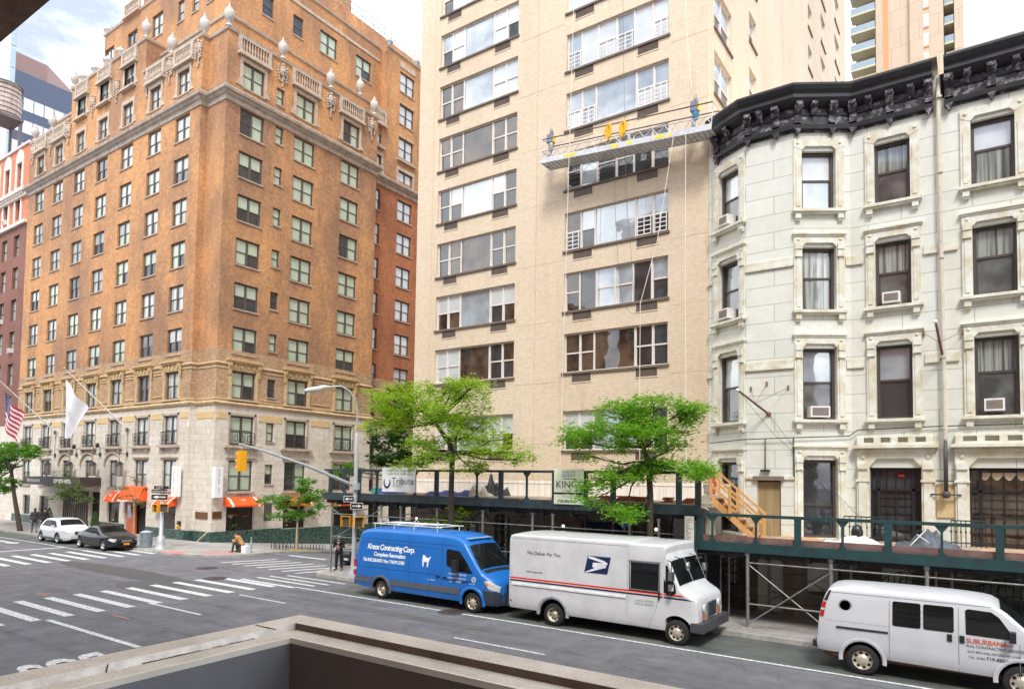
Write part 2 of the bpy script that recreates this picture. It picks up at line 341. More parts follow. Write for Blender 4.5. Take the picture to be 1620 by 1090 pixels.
URN = plain('white urn stone', cl(196, 192, 186), .8, var=.18, scale=6, bump=.3)
CREAM = masonry('cream brick', cl(236, 219, 194), cl(228, 208, 182), cl(214, 194, 167), .21, .072, .010, patch=(.90, .88, .86), psc=.14, ramp2=(.4, .62), stain=(.84, .79, .74), bump=.25, streak=.12, fsc=6, fam=.1, sth=(.55, .78))
STONEW = masonry('painted brownstone', cl(229, 230, 221), cl(224, 225, 216), cl(190, 190, 180), 1.9, .62, .016, patch=(.93, .92, .88), psc=.5, stain=(.86, .76, .58), bump=.12, streak=.15, rough=.7, sth=(.6, .76), fam=.07)
STONET = plain('painted stone trim', cl(224, 225, 215), .65, var=.05, scale=2.4, dirt=cl(204, 192, 160), bump=.2)
CORN = plain('peeling black cornice paint', (.022, .022, .026), .45, var=.3, scale=2.6, bump=.4)
_m, _N, _L, _b = newmat('peeling cornice ornament'); PEEL = _m; _b.inputs['Roughness'].default_value = .5
_tc = _N.new('ShaderNodeTexCoord'); _n = _N.new('ShaderNodeTexNoise'); _n.inputs['Scale'].default_value = 5; _n.inputs['Detail'].default_value = 9; _n.inputs['Roughness'].default_value = .75
_r = ramp(_N, [(.50, (.022, .022, .026)), (.60, (.32, .29, .31))]); _L.new(_tc.outputs['Object'], _n.inputs['Vector']); _L.new(_n.outputs['Fac'], _r.inputs[0]); _L.new(_r.outputs[0], _b.inputs['Base Color'])
FRH = plain('hotel window bronze', cl(92, 86, 82), .5, var=.1)
FRW = plain('white aluminium frame', cl(226, 218, 210), .4, var=.06)
FRD = plain('dark window frame', cl(76, 66, 62), .5, var=.15)
SILLD = plain('dark sill', cl(110, 96, 84), .7, var=.2)
BLACKM = plain('black iron', (.018, .019, .022), .45, var=.2)
STEEL = plain('galvanised steel', cl(150, 152, 150), .45, metal=.6, var=.25, scale=8)
ALU = plain('aluminium', cl(206, 206, 210), .4, metal=.3, var=.15, scale=6)
SHDARK = plain('black green shed paint', (.030, .048, .056), .55, var=.3, scale=4)
SHGREEN = plain('teal green shed paint', (.010, .050, .052), .55, var=.3, scale=4, dirt=(.02, .036, .038))
WOODN = plain('new lumber', cl(216, 164, 100), .7, var=.2, scale=5, streak=.3)
WOODG = plain('weathered planks', cl(176, 158, 140), .85, var=.25, scale=3, bump=.4)
PLY = plain('plywood', cl(205, 180, 135), .8, var=.15, scale=2)
DARKIN = plain('dark interior', (.02, .018, .016), .9)
G_SHADE = glassmat('glass over pale shade', cl(196, 212, 190), .10, 1.5, .05, .10)
G_CURT = glassmat('glass over net curtain', cl(208, 212, 205), .12, 1.5, .05, kind='curtain', c2=cl(96, 104, 104))
G_DARK = glassmat('dark room glass', cl(66, 68, 72), .10, 1.5, .03, .5)
G_SKY = glassmat('plate glass over blind', cl(172, 184, 192), .26, 1.5, .02, .35)
G_ROOM = glassmat('plate glass over room', cl(96, 78, 62), .11, 1.5, .02, .6, c2=cl(32, 28, 26))
G_BLIND = glassmat('glass over white blind', cl(220, 224, 224), .22, 1.5, .04, .12)
G_BROWN = glassmat('old sash glass', cl(112, 114, 112), .14, 1.5, .04, .4, c2=cl(70, 72, 72))
G_BROWN2 = glassmat('sash glass over curtain', cl(172, 178, 172), .16, 1.5, .04, kind='curtain', c2=cl(80, 82, 84))
G_SHOP = glassmat('shop window glass', cl(58, 60, 50), .16, 1.5, .03, .9, c2=cl(18, 20, 16), scale=5)


def sheet(name, xs, ys, mat_, dz=0, tagit=True):
    mb = MB()
    rows = [[(x, y, gh(x, y) + dz) for x in xs] for y in ys]
    i0 = len(mb.v)
    for r in rows: mb.v += [Vector(p) for p in r]
    nc = len(xs)
    for i in range(len(ys) - 1):
        for j in range(nc - 1):
            mb.f.append([i0 + i * nc + j, i0 + i * nc + j + 1, i0 + (i + 1) * nc + j + 1, i0 + (i + 1) * nc + j]); mb.mi.append(0); mb.sm.append(False)
            for ii, jj in ((i, j), (i, j + 1), (i + 1, j + 1), (i + 1, j)): mb.uv.append((xs[jj], ys[ii]))
    return struct(mb.build(name, mat_))
sheet('road', [-900, -300, -60, -41, -33, -24, -10, 5, 60, 900], [-900, -120, 0, 18, 24.7, 40, 60, 84.7, 1500], ASPH)
sheet('parking_lane', [-300, -41], [17.9, 20.4], ASPH2, .004)
sheet('parking_lane', [-21, 120], [17.78, 20.3], ASPH2, .004)
def arc(cx, cy, r, a0, a1, n=8): return [(cx + r * math.cos(R_(a0 + (a1 - a0) * i / n)), cy + r * math.sin(R_(a0 + (a1 - a0) * i / n))) for i in range(n + 1)]
def slab(mb, pts, top=.13):
    mb.face([(x, y, gh(x, y) + top) for x, y in pts], 0, False, [(x, y) for x, y in pts])
mb = MB()
slab(mb, [(-400, 20.3), (-41, 20.3), (-41, 24.7), (-400, 24.7)])
hc = [(-36.4, 20.3)] + arc(-36.2, 23.5, 3.05, -88, 0)[1:] + [(-33.15, 24.7)]
slab(mb, [(-41, 20.3)] + hc + [(-41, 24.7)]); slab(mb, [(-41, 24.7), (-33.15, 24.7), (-33.15, 84.7), (-41, 84.7)])
struct(mb.build('sidewalk', WALK))
mb = MB(); bc = [(-25.1, 24.7), (-25.1, 21.5)] + arc(-23.9, 21.5, 1.2, 180, 270)[1:] + [(-23, 20.3)]
slab(mb, bc + [(-20, 20.3), (-20, 24.7)]); slab(mb, [(-20, 20.3), (120, 20.3), (120, 24.7), (-20, 24.7)]); slab(mb, [(-25.1, 24.7), (-22.5, 24.7), (-22.5, 84.7), (-25.1, 84.7)])
struct(mb.build('sidewalk', WALK))
mb = MB()
for x0, x1 in ((-400, 120),): slab(mb, [(x0, -6), (x1, -6), (x1, 1.0), (x0, 1.0)])
struct(mb.build('sidewalk', WALK))
def curb(path):
    mb = MB(); n = len(path); out = []
    for k in range(n):
        p = Vector(path[k]); ds = ([(p - Vector(path[k - 1])).normalized()] if k else []) + ([(Vector(path[k + 1]) - p).normalized()] if k < n - 1 else [])
        m = sum((Vector((d.y, -d.x)) for d in ds), Vector((0, 0))); m.normalize(); out.append(p + m * .15)
    for k in range(n - 1):
        a, b, oa, ob = path[k], path[k + 1], out[k], out[k + 1]; z0, z1 = gh(*a), gh(*b)
        mb.face([(*a, z0 + .134), (*oa, z0 + .134), (*ob, z1 + .134), (*b, z1 + .134)]); mb.face([(*oa, z0 + .134), (*oa, z0 - .02), (*ob, z1 - .02), (*ob, z1 + .134)])
    return struct(mb.build('curb', CURB))
curb([(-400, 20.3), (-41, 20.3)] + hc + [(-33.15, 84.7)]); curb([(-25.1, 84.7)] + bc + [(120, 20.3)])
def marks(name, quads=(), mat_=PAINT, dz=.008):
    mb = MB()
    for q in quads:
        pts = [(q[0], q[2]), (q[1], q[2]), (q[1], q[3]), (q[0], q[3])] if len(q) == 4 and not hasattr(q[0], '__len__') else q
        mb.face([(x, y, gh(x, y) + dz) for x, y in pts], 0, False, [(x, y) for x, y in pts])
    return struct(mb.build(name, mat_))
marks('crosswalk', [(-27.45, -23.45, 8.74 + .93 * k, 9.05 + .93 * k) for k in range(-5, 12) if 8.74 + .93 * k < 17.2] + [(-26.2, -22.6, 17.52, 17.72), (-26.1, -22.3, 18.27, 18.45), (-26.0, -22.1, 18.85, 19.0), (-25.6, -21.8, 19.46, 19.6)])
marks('crosswalk', [(-42.3, -37.9, 13.8 + .87 * k, 14.12 + .87 * k) for k in range(-12, 8)])
marks('crosswalk', [[(-31.9 + .98 * k, 20.2), (-31.65 + .98 * k, 20.2), (-30.75 + .98 * k, 22.9), (-31.0 + .98 * k, 22.9)] for k in range(0, 7)])
marks('lane_line', dz=.012, quads=[(-23.3, -17.9, 9.07, 9.24), (-23.7, -20.5, 12.34, 12.46), (-22.8, -20.1, 15.24, 15.34), (-22.7, 120, 17.66, 17.78), (-12.2, -9.2, 14.93, 15.03), (0, 3, 14.93, 15.03), (12, 15, 14.93, 15.03),
    (-12.2, -9.2, 12.0, 12.1), (-12.2, -9.2, 9.0, 9.1), (-300, -44.9, 18.3, 18.42), (-44.9, -40.6, 18.25, 18.37)])
marks('stop_line', dz=.010, quads=[(-45.1, -44.75, 4, 18.3), [(-31.9, 24.3), (-28.8, 24.3), (-28.8, 24.55), (-31.9, 24.55)]])
marks('turn_arrow', [[(-52.2, 17.3), (-50.1, 17.3), (-50.1, 17.0), (-49.2, 17.45), (-50.1, 17.9), (-50.1, 17.6), (-52.2, 17.6)]])
mb = MB(); text_to(mb, 'BUS', lambda a, b: (-18.2 + b * 2.2, 8.35 - a * .95, .009), 1.15, offset=.03); struct(mb.build('road_lettering', PAINT))
struct(marks('utility_marking', [[(-28.7, 10.9), (-28.0, 10.9), (-28.0, 10.95), (-28.7, 10.96)], [(-28.5, 10.7), (-28.42, 10.7), (-28.3, 11.2), (-28.4, 11.2)], [(-22.6, 10.65), (-21.6, 10.7), (-21.6, 10.76), (-22.6, 10.72)]], plain('orange chalk', cl(190, 128, 100), .9, var=.3, scale=20), .006))
marks('tactile_paving', [[(-37.8, 20.22), (-36.0, 20.32), (-36.2, 21.0), (-37.4, 20.95)], [(-35.0, 21.15), (-33.9, 22.35), (-34.4, 22.75), (-35.5, 21.5)]], TACT, .14)
# asphalt patches with their own outline
random.seed(4)
for k, (x, y, a, b_) in enumerate(((-32, 15.5, 7, .9), (-27, 14.2, 2.2, 1.1), (-16, 16.3, 6, .35), (-9, 11.3, 3, 1.2), (-35, 9, 3, 1.5))):
    marks('asphalt_patch', [[(x + a * math.cos(t * .52) * random.uniform(.85, 1), y + b_ * math.sin(t * .52) * random.uniform(.8, 1)) for t in range(12)]], plain('patched asphalt %d' % k, (.085 + .012 * (k % 3),) * 3, .92, var=.15, scale=2, bump=.3), .0035 + .0003 * k)

def put_manhole(x, y, r, lbl):
    e = MB(); e.lathe((x, y, .0), [(r, .0), (r, .012), (r * .93, .016), (r * .9, .010), (r * .86, .014), (.0001, .014)], 28)
    for k in range(-3, 4):
        e.box(x - r * .7, x + r * .7, y + k * r * .2 - .012, y + k * r * .2 + .012, .014, .02)
    e.build('manhole_cover', plain('cast iron', (.06, .045, .04), .7, var=.3), label=lbl, cat='manhole cover')
put_manhole(-14.57, 17.76, .48, 'rusty round manhole cover cutting the white line below the front of the blue van')
put_manhole(-30.4, 18.6, .5, 'round manhole cover near the far corner crossing')
put_manhole(-27.15, 17.0, .5, 'dark round manhole cover at the end of the near crosswalk')

# ================================================================ WINDOWS as reusable meshes
def win_meshes(w, h, lights, fm, panes, d=-.12, fw=.06, sill=None, sash=True, head=0):
    """lights: [(x0, x1, kind)] in 0..w ; kind 'd' double hung or 'f' fixed; panes: material per light (upper, lower)"""
    a = MB(); p = MB(); mats = []
    def mi(m):
        if m not in mats: mats.append(m)
        return mats.index(m)
    W2 = w / 2
    a.box(-W2, W2, -d - .0, -d + .1, h - fw, h); a.box(-W2, W2, -d - .0, -d + .1, 0, fw)
    a.box(-W2, -W2 + fw, -d - .001, -d + .1, fw, h - fw); a.box(W2 - fw, W2, -d - .001, -d + .1, fw, h - fw)
    for i, (x0, x1, k) in enumerate(lights):
        x0 -= W2; x1 -= W2
        if i > 0: a.box(x0 - fw * .62, x0 + fw * .62, -d - .02, -d + .1, fw, h - fw)
        up, lo = panes[i % len(panes)]
        l, r = x0 + (fw if i == 0 else fw * .62), x1 - (fw if i == len(lights) - 1 else fw * .62)
        b0, t0 = fw, h - fw; s = .022
        if k == 'd':
            mid = h * .5
            a.box(l, r, -d + .02, -d + .07, mid - .03, mid + .03)
            for (zz0, zz1, dd, mt) in ((mid + .03, t0, .03, up), (b0, mid - .03, .06, lo)):
                a.box(l, l + s, -d + dd - .012, -d + dd + .02, zz0, zz1); a.box(r - s, r, -d + dd - .012, -d + dd + .02, zz0, zz1)
                p.face([(l, -d + dd, zz0), (r, -d + dd, zz0), (r, -d + dd, zz1), (l, -d + dd, zz1)], mi(mt))
        else: p.face([(l, -d + .03, b0), (r, -d + .03, b0), (r, -d + .03, t0), (l, -d + .03, t0)], mi(up))
    fmats = [fm]
    if sill is not None:
        fmats.append(sill); a.box(-W2 - .06, W2 + .06, -.07, -d + .05, -.09, -.002, 1)
    return a.mesh('window', fmats), p.mesh('pane', mats)
# note: in these local meshes +y points INTO the wall (the object is turned with the facade)
class Win:
    def __init__(s): s.list = []
    def add(s, fr, u, z, w, h, ms, d=0): s.list.append((fr, u, z, w, h, ms, d))
    def finish(s, parent, cap=98, cname='window'):
        out = []
        for it in s.list:
            fr, u, z, w, h, ms, d = it
            c = [proj(fr.p(u + a, d, z + b)) for a, b in ((-w / 2, 0), (w / 2, 0), (w / 2, h), (-w / 2, h))]
            if min(q[2] for q in c) < .5: continue
            xs = [q[0] for q in c]; ys = [q[1] for q in c]
            vis = max(xs) > -60 and min(xs) < 1680 and max(ys) > -60 and min(ys) < 1150
            area = abs(sum(c[i][0] * c[(i + 1) % 4][1] - c[(i + 1) % 4][0] * c[i][1] for i in range(4))) / 2
            if (fr.N.dot(Vector((0, 0, CAM_H)) - fr.p(u, d, z)) < 0): vis = False
            out.append((vis, area, it))
        out.sort(key=lambda t: (-t[0], -t[1]))
        rest = None
        for i, (vis, ar, (fr, u, z, w, h, ms, d)) in enumerate(out):
            if i < cap:
                o = link(cname, ms[0], parent, fr.p(u, d, z), fr.rz); link('pane', ms[1], o)
            else:
                if rest is None: rest = MB(); rm = []
                T = Matrix.Translation(fr.p(u, d, z)) @ Matrix.Rotation(fr.rz, 4, 'Z')
                for me in ms:
                    i0 = len(rest.v); rest.v += [T @ v.co for v in me.vertices]
                    for p in me.polygons:
                        m = me.materials[p.material_index]
                        if m not in rm: rm.append(m)
                        rest.f.append([i0 + q for q in p.vertices]); rest.mi.append(rm.index(m)); rest.sm.append(False); rest.uv += [(0, 0)] * len(p.vertices)
        if rest: rest.build(cname, rm, parent, kind='stuff')
def core(mb, x0, x1, y0, y1, z0, z1, m=0): mb.box(x0, x1, y0, y1, z0, z1, m)
# ================================================================ HOTEL
FA = Frame((0, 24.7, 0), (1, 0)); FN = Frame((0, 25.2, 0), (1, 0)); FB = Frame((-40.9, 0, 0), (0, 1)); FB2 = Frame((-41.9, 0, 0), (0, 1)); FS = Frame((-43.04, 0, 0), (0, 1))
hotel = empty('hotel', (-55, 32, 0), 0, 'tall orange brick hotel with pale stone base, urns on its roof and orange awnings', 'building')
UA = [-68.57, -64.85, -60.9, -57.0, -53.05, -49.05, -45.3]
HEADS = [29.4, 26.43, 23.45, 20.45, 17.41, 14.41]
UB = [(27.2, 1.86), (31.6, 1.88), (36.05, 1.9)]
PATH = [(-71, 24.7), (-43.04, 24.7), (-43.04, 25.2), (-40.9, 25.2), (-40.9, 38.9), (-41.9, 38.9), (-41.9, 46.5)]
def H(u, w, z1, h): return (u - w / 2, u + w / 2, z1 - h, z1)
hA = [H(u, 1.85, z, 1.8) for u in UA for z in HEADS]; hB = [H(u, w_, z, 1.8) for u, w_ in UB for z in HEADS] + [H(29.4, .65, z, 1.25) for z in HEADS]
hB2 = [H(39.85, 1.0, z - .4, 1.75) for z in HEADS] + [H(43.35, 1.85, z - .4, 1.8) for z in HEADS]
mb = MB(FA); mb.wall(-71, -43.04, 12.8, 30.72, hA)
mb.fr = FN; mb.wall(-43.04, -40.9, 12.8, 30.72); mb.fr = FS; mb.wall(24.7, 25.2, 12.8, 30.72)
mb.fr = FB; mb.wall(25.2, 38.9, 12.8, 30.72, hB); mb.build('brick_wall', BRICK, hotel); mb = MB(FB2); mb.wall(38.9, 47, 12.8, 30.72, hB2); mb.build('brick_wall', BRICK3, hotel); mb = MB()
mb.fr = WORLD; mb.box(-71, -43.2, 24.98, 60, 12.8, 34, skip='c'); mb.box(-71, -41.2, 25.5, 38.6, 12.8, 34, skip='cb'); mb.box(-71, -42.2, 38, 60, 12.8, 34, skip='cb')
mb.build('brick_wall', BRICK, hotel)
# mottled ochre brick storey
zo0, zo1 = 9.1, 12.8
hA3 = [H(u, 1.75, 11.4, 1.85) for u in UA]; hB3 = [H(u, w_ - .05, 11.4, 1.85) for u, w_ in UB] + [H(29.4, .65, 11.2, 1.3)]
mb = MB(FA); mb.wall(-71, -43.04, zo0, zo1, hA3); mb.fr = FN; mb.wall(-43.04, -40.9, zo0, zo1); mb.fr = FS; mb.wall(24.7, 25.2, zo0, zo1)
mb.fr = FB; mb.wall(25.2, 38.9, zo0, zo1, hB3); mb.fr = FB2; mb.wall(38.9, 47, zo0, zo1, [H(39.85, 1, 11.1, 1.75), H(43.35, 1.85, 11.1, 1.8)])
mb.build('mottled_brick_storey', BRICK2, hotel)
# limestone base with shop openings
shopA = [(-68.95, -67.5, .8, 2.45), (-65.55, -63.8, .8, 2.45), (-61.1, -59.6, .8, 2.5), (-56.6, -54.9, .13, 3.0), (-53.7, -51.9, .78, 2.5), (-51.1, -48.1, .13, 2.95), (-46.3, -44.3, .7, 2.5)]
shopB = [(26.25, 28.3, .68, 2.75), (29.1, 29.75, 1.3, 2.55), (30.7, 32.6, .68, 2.7), (35.3, 37.5, .5, 2.7)]
hA4 = [H(u, 1.75, 8.41, 1.95) for u in UA] + [H(u, 1.75 if i in (0, 1, 5, 6) else 1.2, 5.42, 2.0) for i, u in enumerate(UA)] + shopA
hB4 = [H(u, w_ - .05, 8.41, 1.95) for u, w_ in UB] + [H(u, w_ - .05, 5.42, 2.05) for u, w_ in UB] + [H(29.4, .65, 8.1, 1.3), H(29.4, .65, 5.2, 1.35)] + shopB
mb = MB(FA); mb.wall(-71, -43.04, .75, 9.1, hA4, rev=.25); mb.fr = FN; mb.wall(-43.04, -40.9, .75, 9.1); mb.fr = FS; mb.wall(24.7, 25.2, .75, 9.1)
mb.fr = FB; mb.wall(25.2, 38.9, -.2, 9.1, hB4, rev=.25); mb.fr = FB2; mb.wall(38.9, 47, -1, 9.1, [H(39.85, 1, 8.1, 1.8), H(43.35, 1.85, 8.1, 1.9), H(39.85, 1, 5.1, 1.8), H(43.35, 1.85, 5.1, 1.9), (39.4, 41.2, -1, 2.4), (42.2, 44.6, .2, 2.4)], rev=.25)
mb.build('stone_base', LIME, hotel)
mb = MB(); mb.box(-70.9, -43.3, 25.0, 59, -3, 12.9); mb.box(-44, -41.25, 25.5, 38.4, -3, 12.9); mb.box(-44, -42.25, 38, 47, -3, 12.9); mb.build('inner_core', DARKIN, hotel)
# marble plinth, broken at the doors
mb = MB()
def plinth(path, top, bot): mb.sweep(path, [(.0, bot), (.10, bot), (.10, top - .04), (.06, top), (0, top)])
for a, b in ((-71, -56.8), (-54.8, -51.25), (-47.95, -43.04)): plinth([(a, 24.7), (b, 24.7)], .78, .0)
plinth([(-43.04, 24.7), (-43.04, 25.2), (-40.9, 25.2), (-40.9, 30.5)], .75, -.5); plinth([(-40.9, 30.5), (-40.9, 38.9), (-41.9, 38.9), (-41.9, 46.9)], .66, -2.6)
islands(mb, 'marble_plinth', MARBLE, hotel)
# belts and cornices wrap the corner
mb = MB(); mb.sweep(PATH, [(0, 29.45), (.08, 29.48), (.08, 29.78), (.2, 29.86), (.28, 29.96), (.42, 30.04), (.46, 30.22), (.36, 30.32), (0, 30.45)])
mb.build('main_cornice', TRIM2, hotel)
mb = MB(); mb.sweep(PATH, [(0, 9.05), (.10, 9.07), (.16, 9.2), (.10, 9.3), (.04, 9.34), (0, 9.34)]); mb.sweep(PATH, [(0, 11.72), (.06, 11.74), (.1, 11.82), (.04, 11.9), (0, 11.92)]); mb.sweep(PATH, [(0, 11.5), (.04, 11.5), (.04, 11.6), (0, 11.6)]); mb.sweep(PATH, [(0, 9.38), (.05, 9.4), (.05, 9.52), (0, 9.54)])
mb.build('belt_course', plain('belt stone', cl(196, 170, 132), .8, var=.25, bump=.3), hotel)
# gold terracotta frieze between the second floor windows
mb = MB(FA)
for a, b in zip(UA, UA[1:]): mb.box(a + 1.2, b - 1.2, .0, .03, 8.2, 8.62)
mb.box(-44.1, -43.15, 0, .03, 8.2, 8.62); mb.fr = FN; mb.box(-42.95, -41.0, 0, .03, 8.15, 8.6); mb.fr = FB
for a, b in ((25.3, 26.0), (28.45, 30.35), (32.9, 34.7), (37.3, 38.7)): mb.box(a, b, 0, .03, 8.15, 8.6)
islands(mb, 'gold_frieze', plain('gold terracotta', cl(216, 188, 136), .75, var=.25, scale=12, bump=.8, bscale=9), hotel)
# ochre window surrounds with hoods and side brackets
def ochre(fr, u, w_):
    mb = MB(fr); W = w_ / 2
    mb.box(u - W - .42, u + W + .42, 0, .30, 12.04, 12.16); mb.box(u - W - .34, u + W + .34, 0, .22, 11.93, 12.04)
    mb.box(u - W - .2, u + W + .2, 0, .09, 11.45, 11.93)
    mb.box(u - W - .2, u - W - .003, 0, .08, 9.5, 11.45); mb.box(u + W + .003, u + W + .2, 0, .08, 9.5, 11.45)
    for s in (-1, 1):
        c = u + s * (W + .2); mb.prism([(.08, 11.93), (.26, 11.9), (.25, 11.72), (.15, 11.5), (.12, 11.1), (.08, 11.0)], c - .11, c + .11, 0)
    for k in (-.5, -.17, .17, .5): mb.box(u + k * w_ * .8 - .07, u + k * w_ * .8 + .07, .09, .16, 11.6, 11.85)
    mb.box(u - W - .25, u + W + .25, 0, .14, 9.42, 9.5)
    return mb
for fr, lst in ((FA, [(u, 1.75) for u in UA]), (FB, [(u, w_ - .05) for u, w_ in UB])):
    for u, w_ in lst: ochre(fr, u, w_).build('window_hood', OCHRE, hotel)
# string panels on the mottled storey
mb = MB(FA)
for a, b in zip(UA, UA[1:]):
    if b - a > 3: mb.box(a + 1.3, b - 1.3, 0, .05, 9.75, 9.85); mb.box(a + 1.3, b - 1.3, 0, .05, 11.3, 11.38)
mb.fr = FB; mb.box(33, 34.6, 0, .05, 9.75, 9.85); mb.box(33, 34.6, 0, .05, 11.3, 11.38); mb.box(28.5, 30.2, 0, .05, 9.6, 9.7)
islands(mb, 'panel_moulding', OCHRE, hotel)
# stone sills, arches, hoods on the limestone floors
mb = MB(FA)
for i, u in enumerate(UA):
    mb.box(u - 1.25, u + 1.25, 0, .28, 6.25, 6.42); mb.box(u - 1.0, u - .85, 0, .2, 6.05, 6.25); mb.box(u + .85, u + 1.0, 0, .2, 6.05, 6.25)
    mb.box(u - 1.0, u - .88, 0, .05, 6.42, 8.6); mb.box(u + .88, u + 1.0, 0, .05, 6.42, 8.6); mb.box(u - 1.0, u + 1.0, 0, .05, 8.45, 8.6)
    if i in (0, 1, 5, 6): mb.box(u - 1.1, u + 1.1, 0, .12, 5.55, 5.65); mb.box(u - 1.05, u + 1.05, 0, .14, 3.28, 3.4)
    else:
        pts = [(u + 1.35 * math.cos(R_(t)), 0, 5.0 + 1.05 * math.sin(R_(t))) for t in range(0, 181, 12)]
        for a, b in zip(pts, pts[1:]): mb.prism([(a[0], a[2]), (b[0], b[2]), (u + (b[0] - u) * .9, 5 + (b[2] - 5) * .88), (u + (a[0] - u) * .9, 5 + (a[2] - 5) * .88)], 0, .12)
mb.fr = FB
for u, w_ in UB:
    W = w_ / 2; mb.box(u - W - .4, u + W + .4, 0, .28, 6.25, 6.42); mb.box(u - W - .2, u - W, 0, .2, 6.05, 6.25); mb.box(u + W, u + W + .2, 0, .2, 6.05, 6.25)
    mb.box(u - W - .12, u - W + .02, 0, .05, 6.42, 8.6); mb.box(u + W - .02, u + W + .12, 0, .05, 6.42, 8.6); mb.box(u - W - .12, u + W + .12, 0, .05, 8.45, 8.6)
    mb.box(u - W - .2, u + W + .2, 0, .14, 5.6, 5.7); mb.box(u - W - .15, u + W + .15, 0, .14, 3.22, 3.34)
islands(mb, 'stone_sill', TRIM, hotel)
# ---- attic storey z 30.7 - 34.4 with white surrounds, balustrades, cartouches
AT = 34.4
hA5 = [H(u, 1.55, 32.65, 1.7) for u in UA] + [H(u, 1.55, 35.65, 1.7) for u in UA[2:5]]
hB5 = [H(u, 1.7, 32.65, 1.75) for u, w_ in UB] + [H(29.4, .62, 32.2, 1.2)]
mb = MB(FA); mb.wall(-71, -43.04, 30.7, AT, hA5); mb.wall(-62.9, -50.9, AT, 37.0, hA5)
mb.fr = FN; mb.wall(-43.04, -40.9, 30.7, AT); mb.fr = FS; mb.wall(24.7, 25.2, 30.7, AT)
mb.fr = FB; mb.wall(25.2, 38.9, 30.7, AT, hB5)
mb.fr = FB2; mb.wall(38.9, 40.9, 30.7, 36.2, [H(39.85, 1.0, 34.6, 1.6), H(39.85, 1.0, 32, 1.6)]); mb.wall(40.9, 47, 30.7, 42.1, [H(43.35, 1.85, z, 1.8) for z in (31.65, 34.65, 37.7, 40.65)])
mb.fr = WORLD; mb.box(-62.9, -50.9, 25, 27, AT, 37.0, skip='c'); mb.box(-50.9, -50.7, 24.7, 26.5, AT, 36.9)
mb.box(-70.9, -43.3, 25.0, 40, 30, AT - .3, skip='cb'); mb.box(-60, -41.2, 25.5, 38.6, 30, AT - .3, skip='cb'); mb.box(-60, -42.2, 41.2, 60, 30, 42, skip='b')
# set back storeys
z3 = 42.3; LA = -61.8
mb.box(-69, -42.0, 25.8, 41.5, AT - .5, 36.1)
FA3 = Frame((0, 26.6, 0), (1, 0)); FB3 = Frame((-43.0, 0, 0), (0, 1))
hA6 = [H(u, 1.6, 40.9, 1.9) for u in (-60.9, -57.0, -53.05)] + [H(u, .9, 40.6, 1.7) for u in (-49.6, -47.6, -45.6)]
hB6 = [H(u, 1.75, 40.35, 1.8) for u in (35.3, 39.1)] + [H(u, .95, 40.1, 1.6) for u in (29.6, 32.3)]
mb.fr = FA3; mb.wall(LA, -43.0, 36, z3, hA6); mb.fr = FB3; mb.wall(26.6, 41.3, 36, z3, hB6); mb.fr = WORLD; mb.box(LA, -43.2, 26.85, 60, 36, z3, skip='cb')
mb.box(-60.4, -46.2, 29.2, 56, z3, gx(585, 42, -46.2).z, 0)
mb.box(-60.4, -50, 29.0, 43.6, z3, 60, 0)
mb.build('setback_wall', BRICK, hotel)
mb = MB()
P2 = [(-71, 24.7), (-62.9, 24.7)]
cop = lambda z: [(-.25, z - .02), (.0, z - .25), (.1, z - .2), (.14, z - .04), (.06, z), (-.25, z)]
mb.sweep([(-71, 24.7), (-62.9, 24.7)], cop(AT + .1)); mb.sweep([(-50.9, 24.7), (-43.04, 24.7), (-43.04, 25.2), (-40.9, 25.2), (-40.9, 38.9), (-41.9, 38.9)], cop(AT + .1))
mb.sweep([(-62.9, 26), (-62.9, 24.7), (-50.7, 24.7), (-50.7, 26.2)], cop(37.05)); mb.sweep([(-69, 25.8), (-42, 25.8), (-42, 41.2)], cop(36.25)); mb.sweep([(-42, 40.9), (-41.9, 40.9), (-41.9, 47)], cop(42.2))
mb.sweep([(LA, 30), (LA, 26.6), (-43, 26.6), (-43, 41)], cop(z3 + .1)); mb.sweep([(-43, 26.8), (-43, 41)], [(0, 41.0), (.06, 41.0), (.06, 41.25), (0, 41.25)])
islands(mb, 'roof_coping', TRIM, hotel)
def surround(mb, u, w_, z1, h, keyed=True):
    W = w_ / 2
    mb.box(u - W - .2, u - W - .003, 0, .07, z1 - h, z1 + .3); mb.box(u + W + .003, u + W + .2, 0, .07, z1 - h, z1 + .3); mb.box(u - W - .003, u + W + .003, 0, .07, z1 + .003, z1 + .3)
    if keyed:
        for s in (-1, 1):
            x = u + s * (W + .2); mb.prism([(x, z1 - h), (x + s * .3, z1 - h), (x + s * .1, z1 - h + .3), (x, z1 - h + .6)], 0, .06)
mb = MB(FA)
for u in UA: surround(mb, u, 1.55, 32.65, 1.7)
for u in UA[2:5]: surround(mb, u, 1.55, 35.65, 1.7); mb.box(u - 1.05, u + 1.05, 0, .3, 33.72, 33.88)
mb.fr = FB
for u, w_ in UB: surround(mb, u, 1.7, 32.65, 1.75)
mb.fr = FB2; surround(mb, 43.35, 1.85, 31.65, 1.8); mb.box(42.2, 44.5, 0, .25, 32.45, 32.6); surround(mb, 39.85, 1.0, 32, 1.6); mb.box(39.1, 40.6, 0, .25, 32.6, 32.8); mb.box(42.4, 44.3, 0, .06, 41.0, 41.5)
for z in (37.7, 34.65): mb.box(42.4, 44.3, 0, .05, z + .05, z + .2)
islands(mb, 'window_surround', TRIM, hotel)
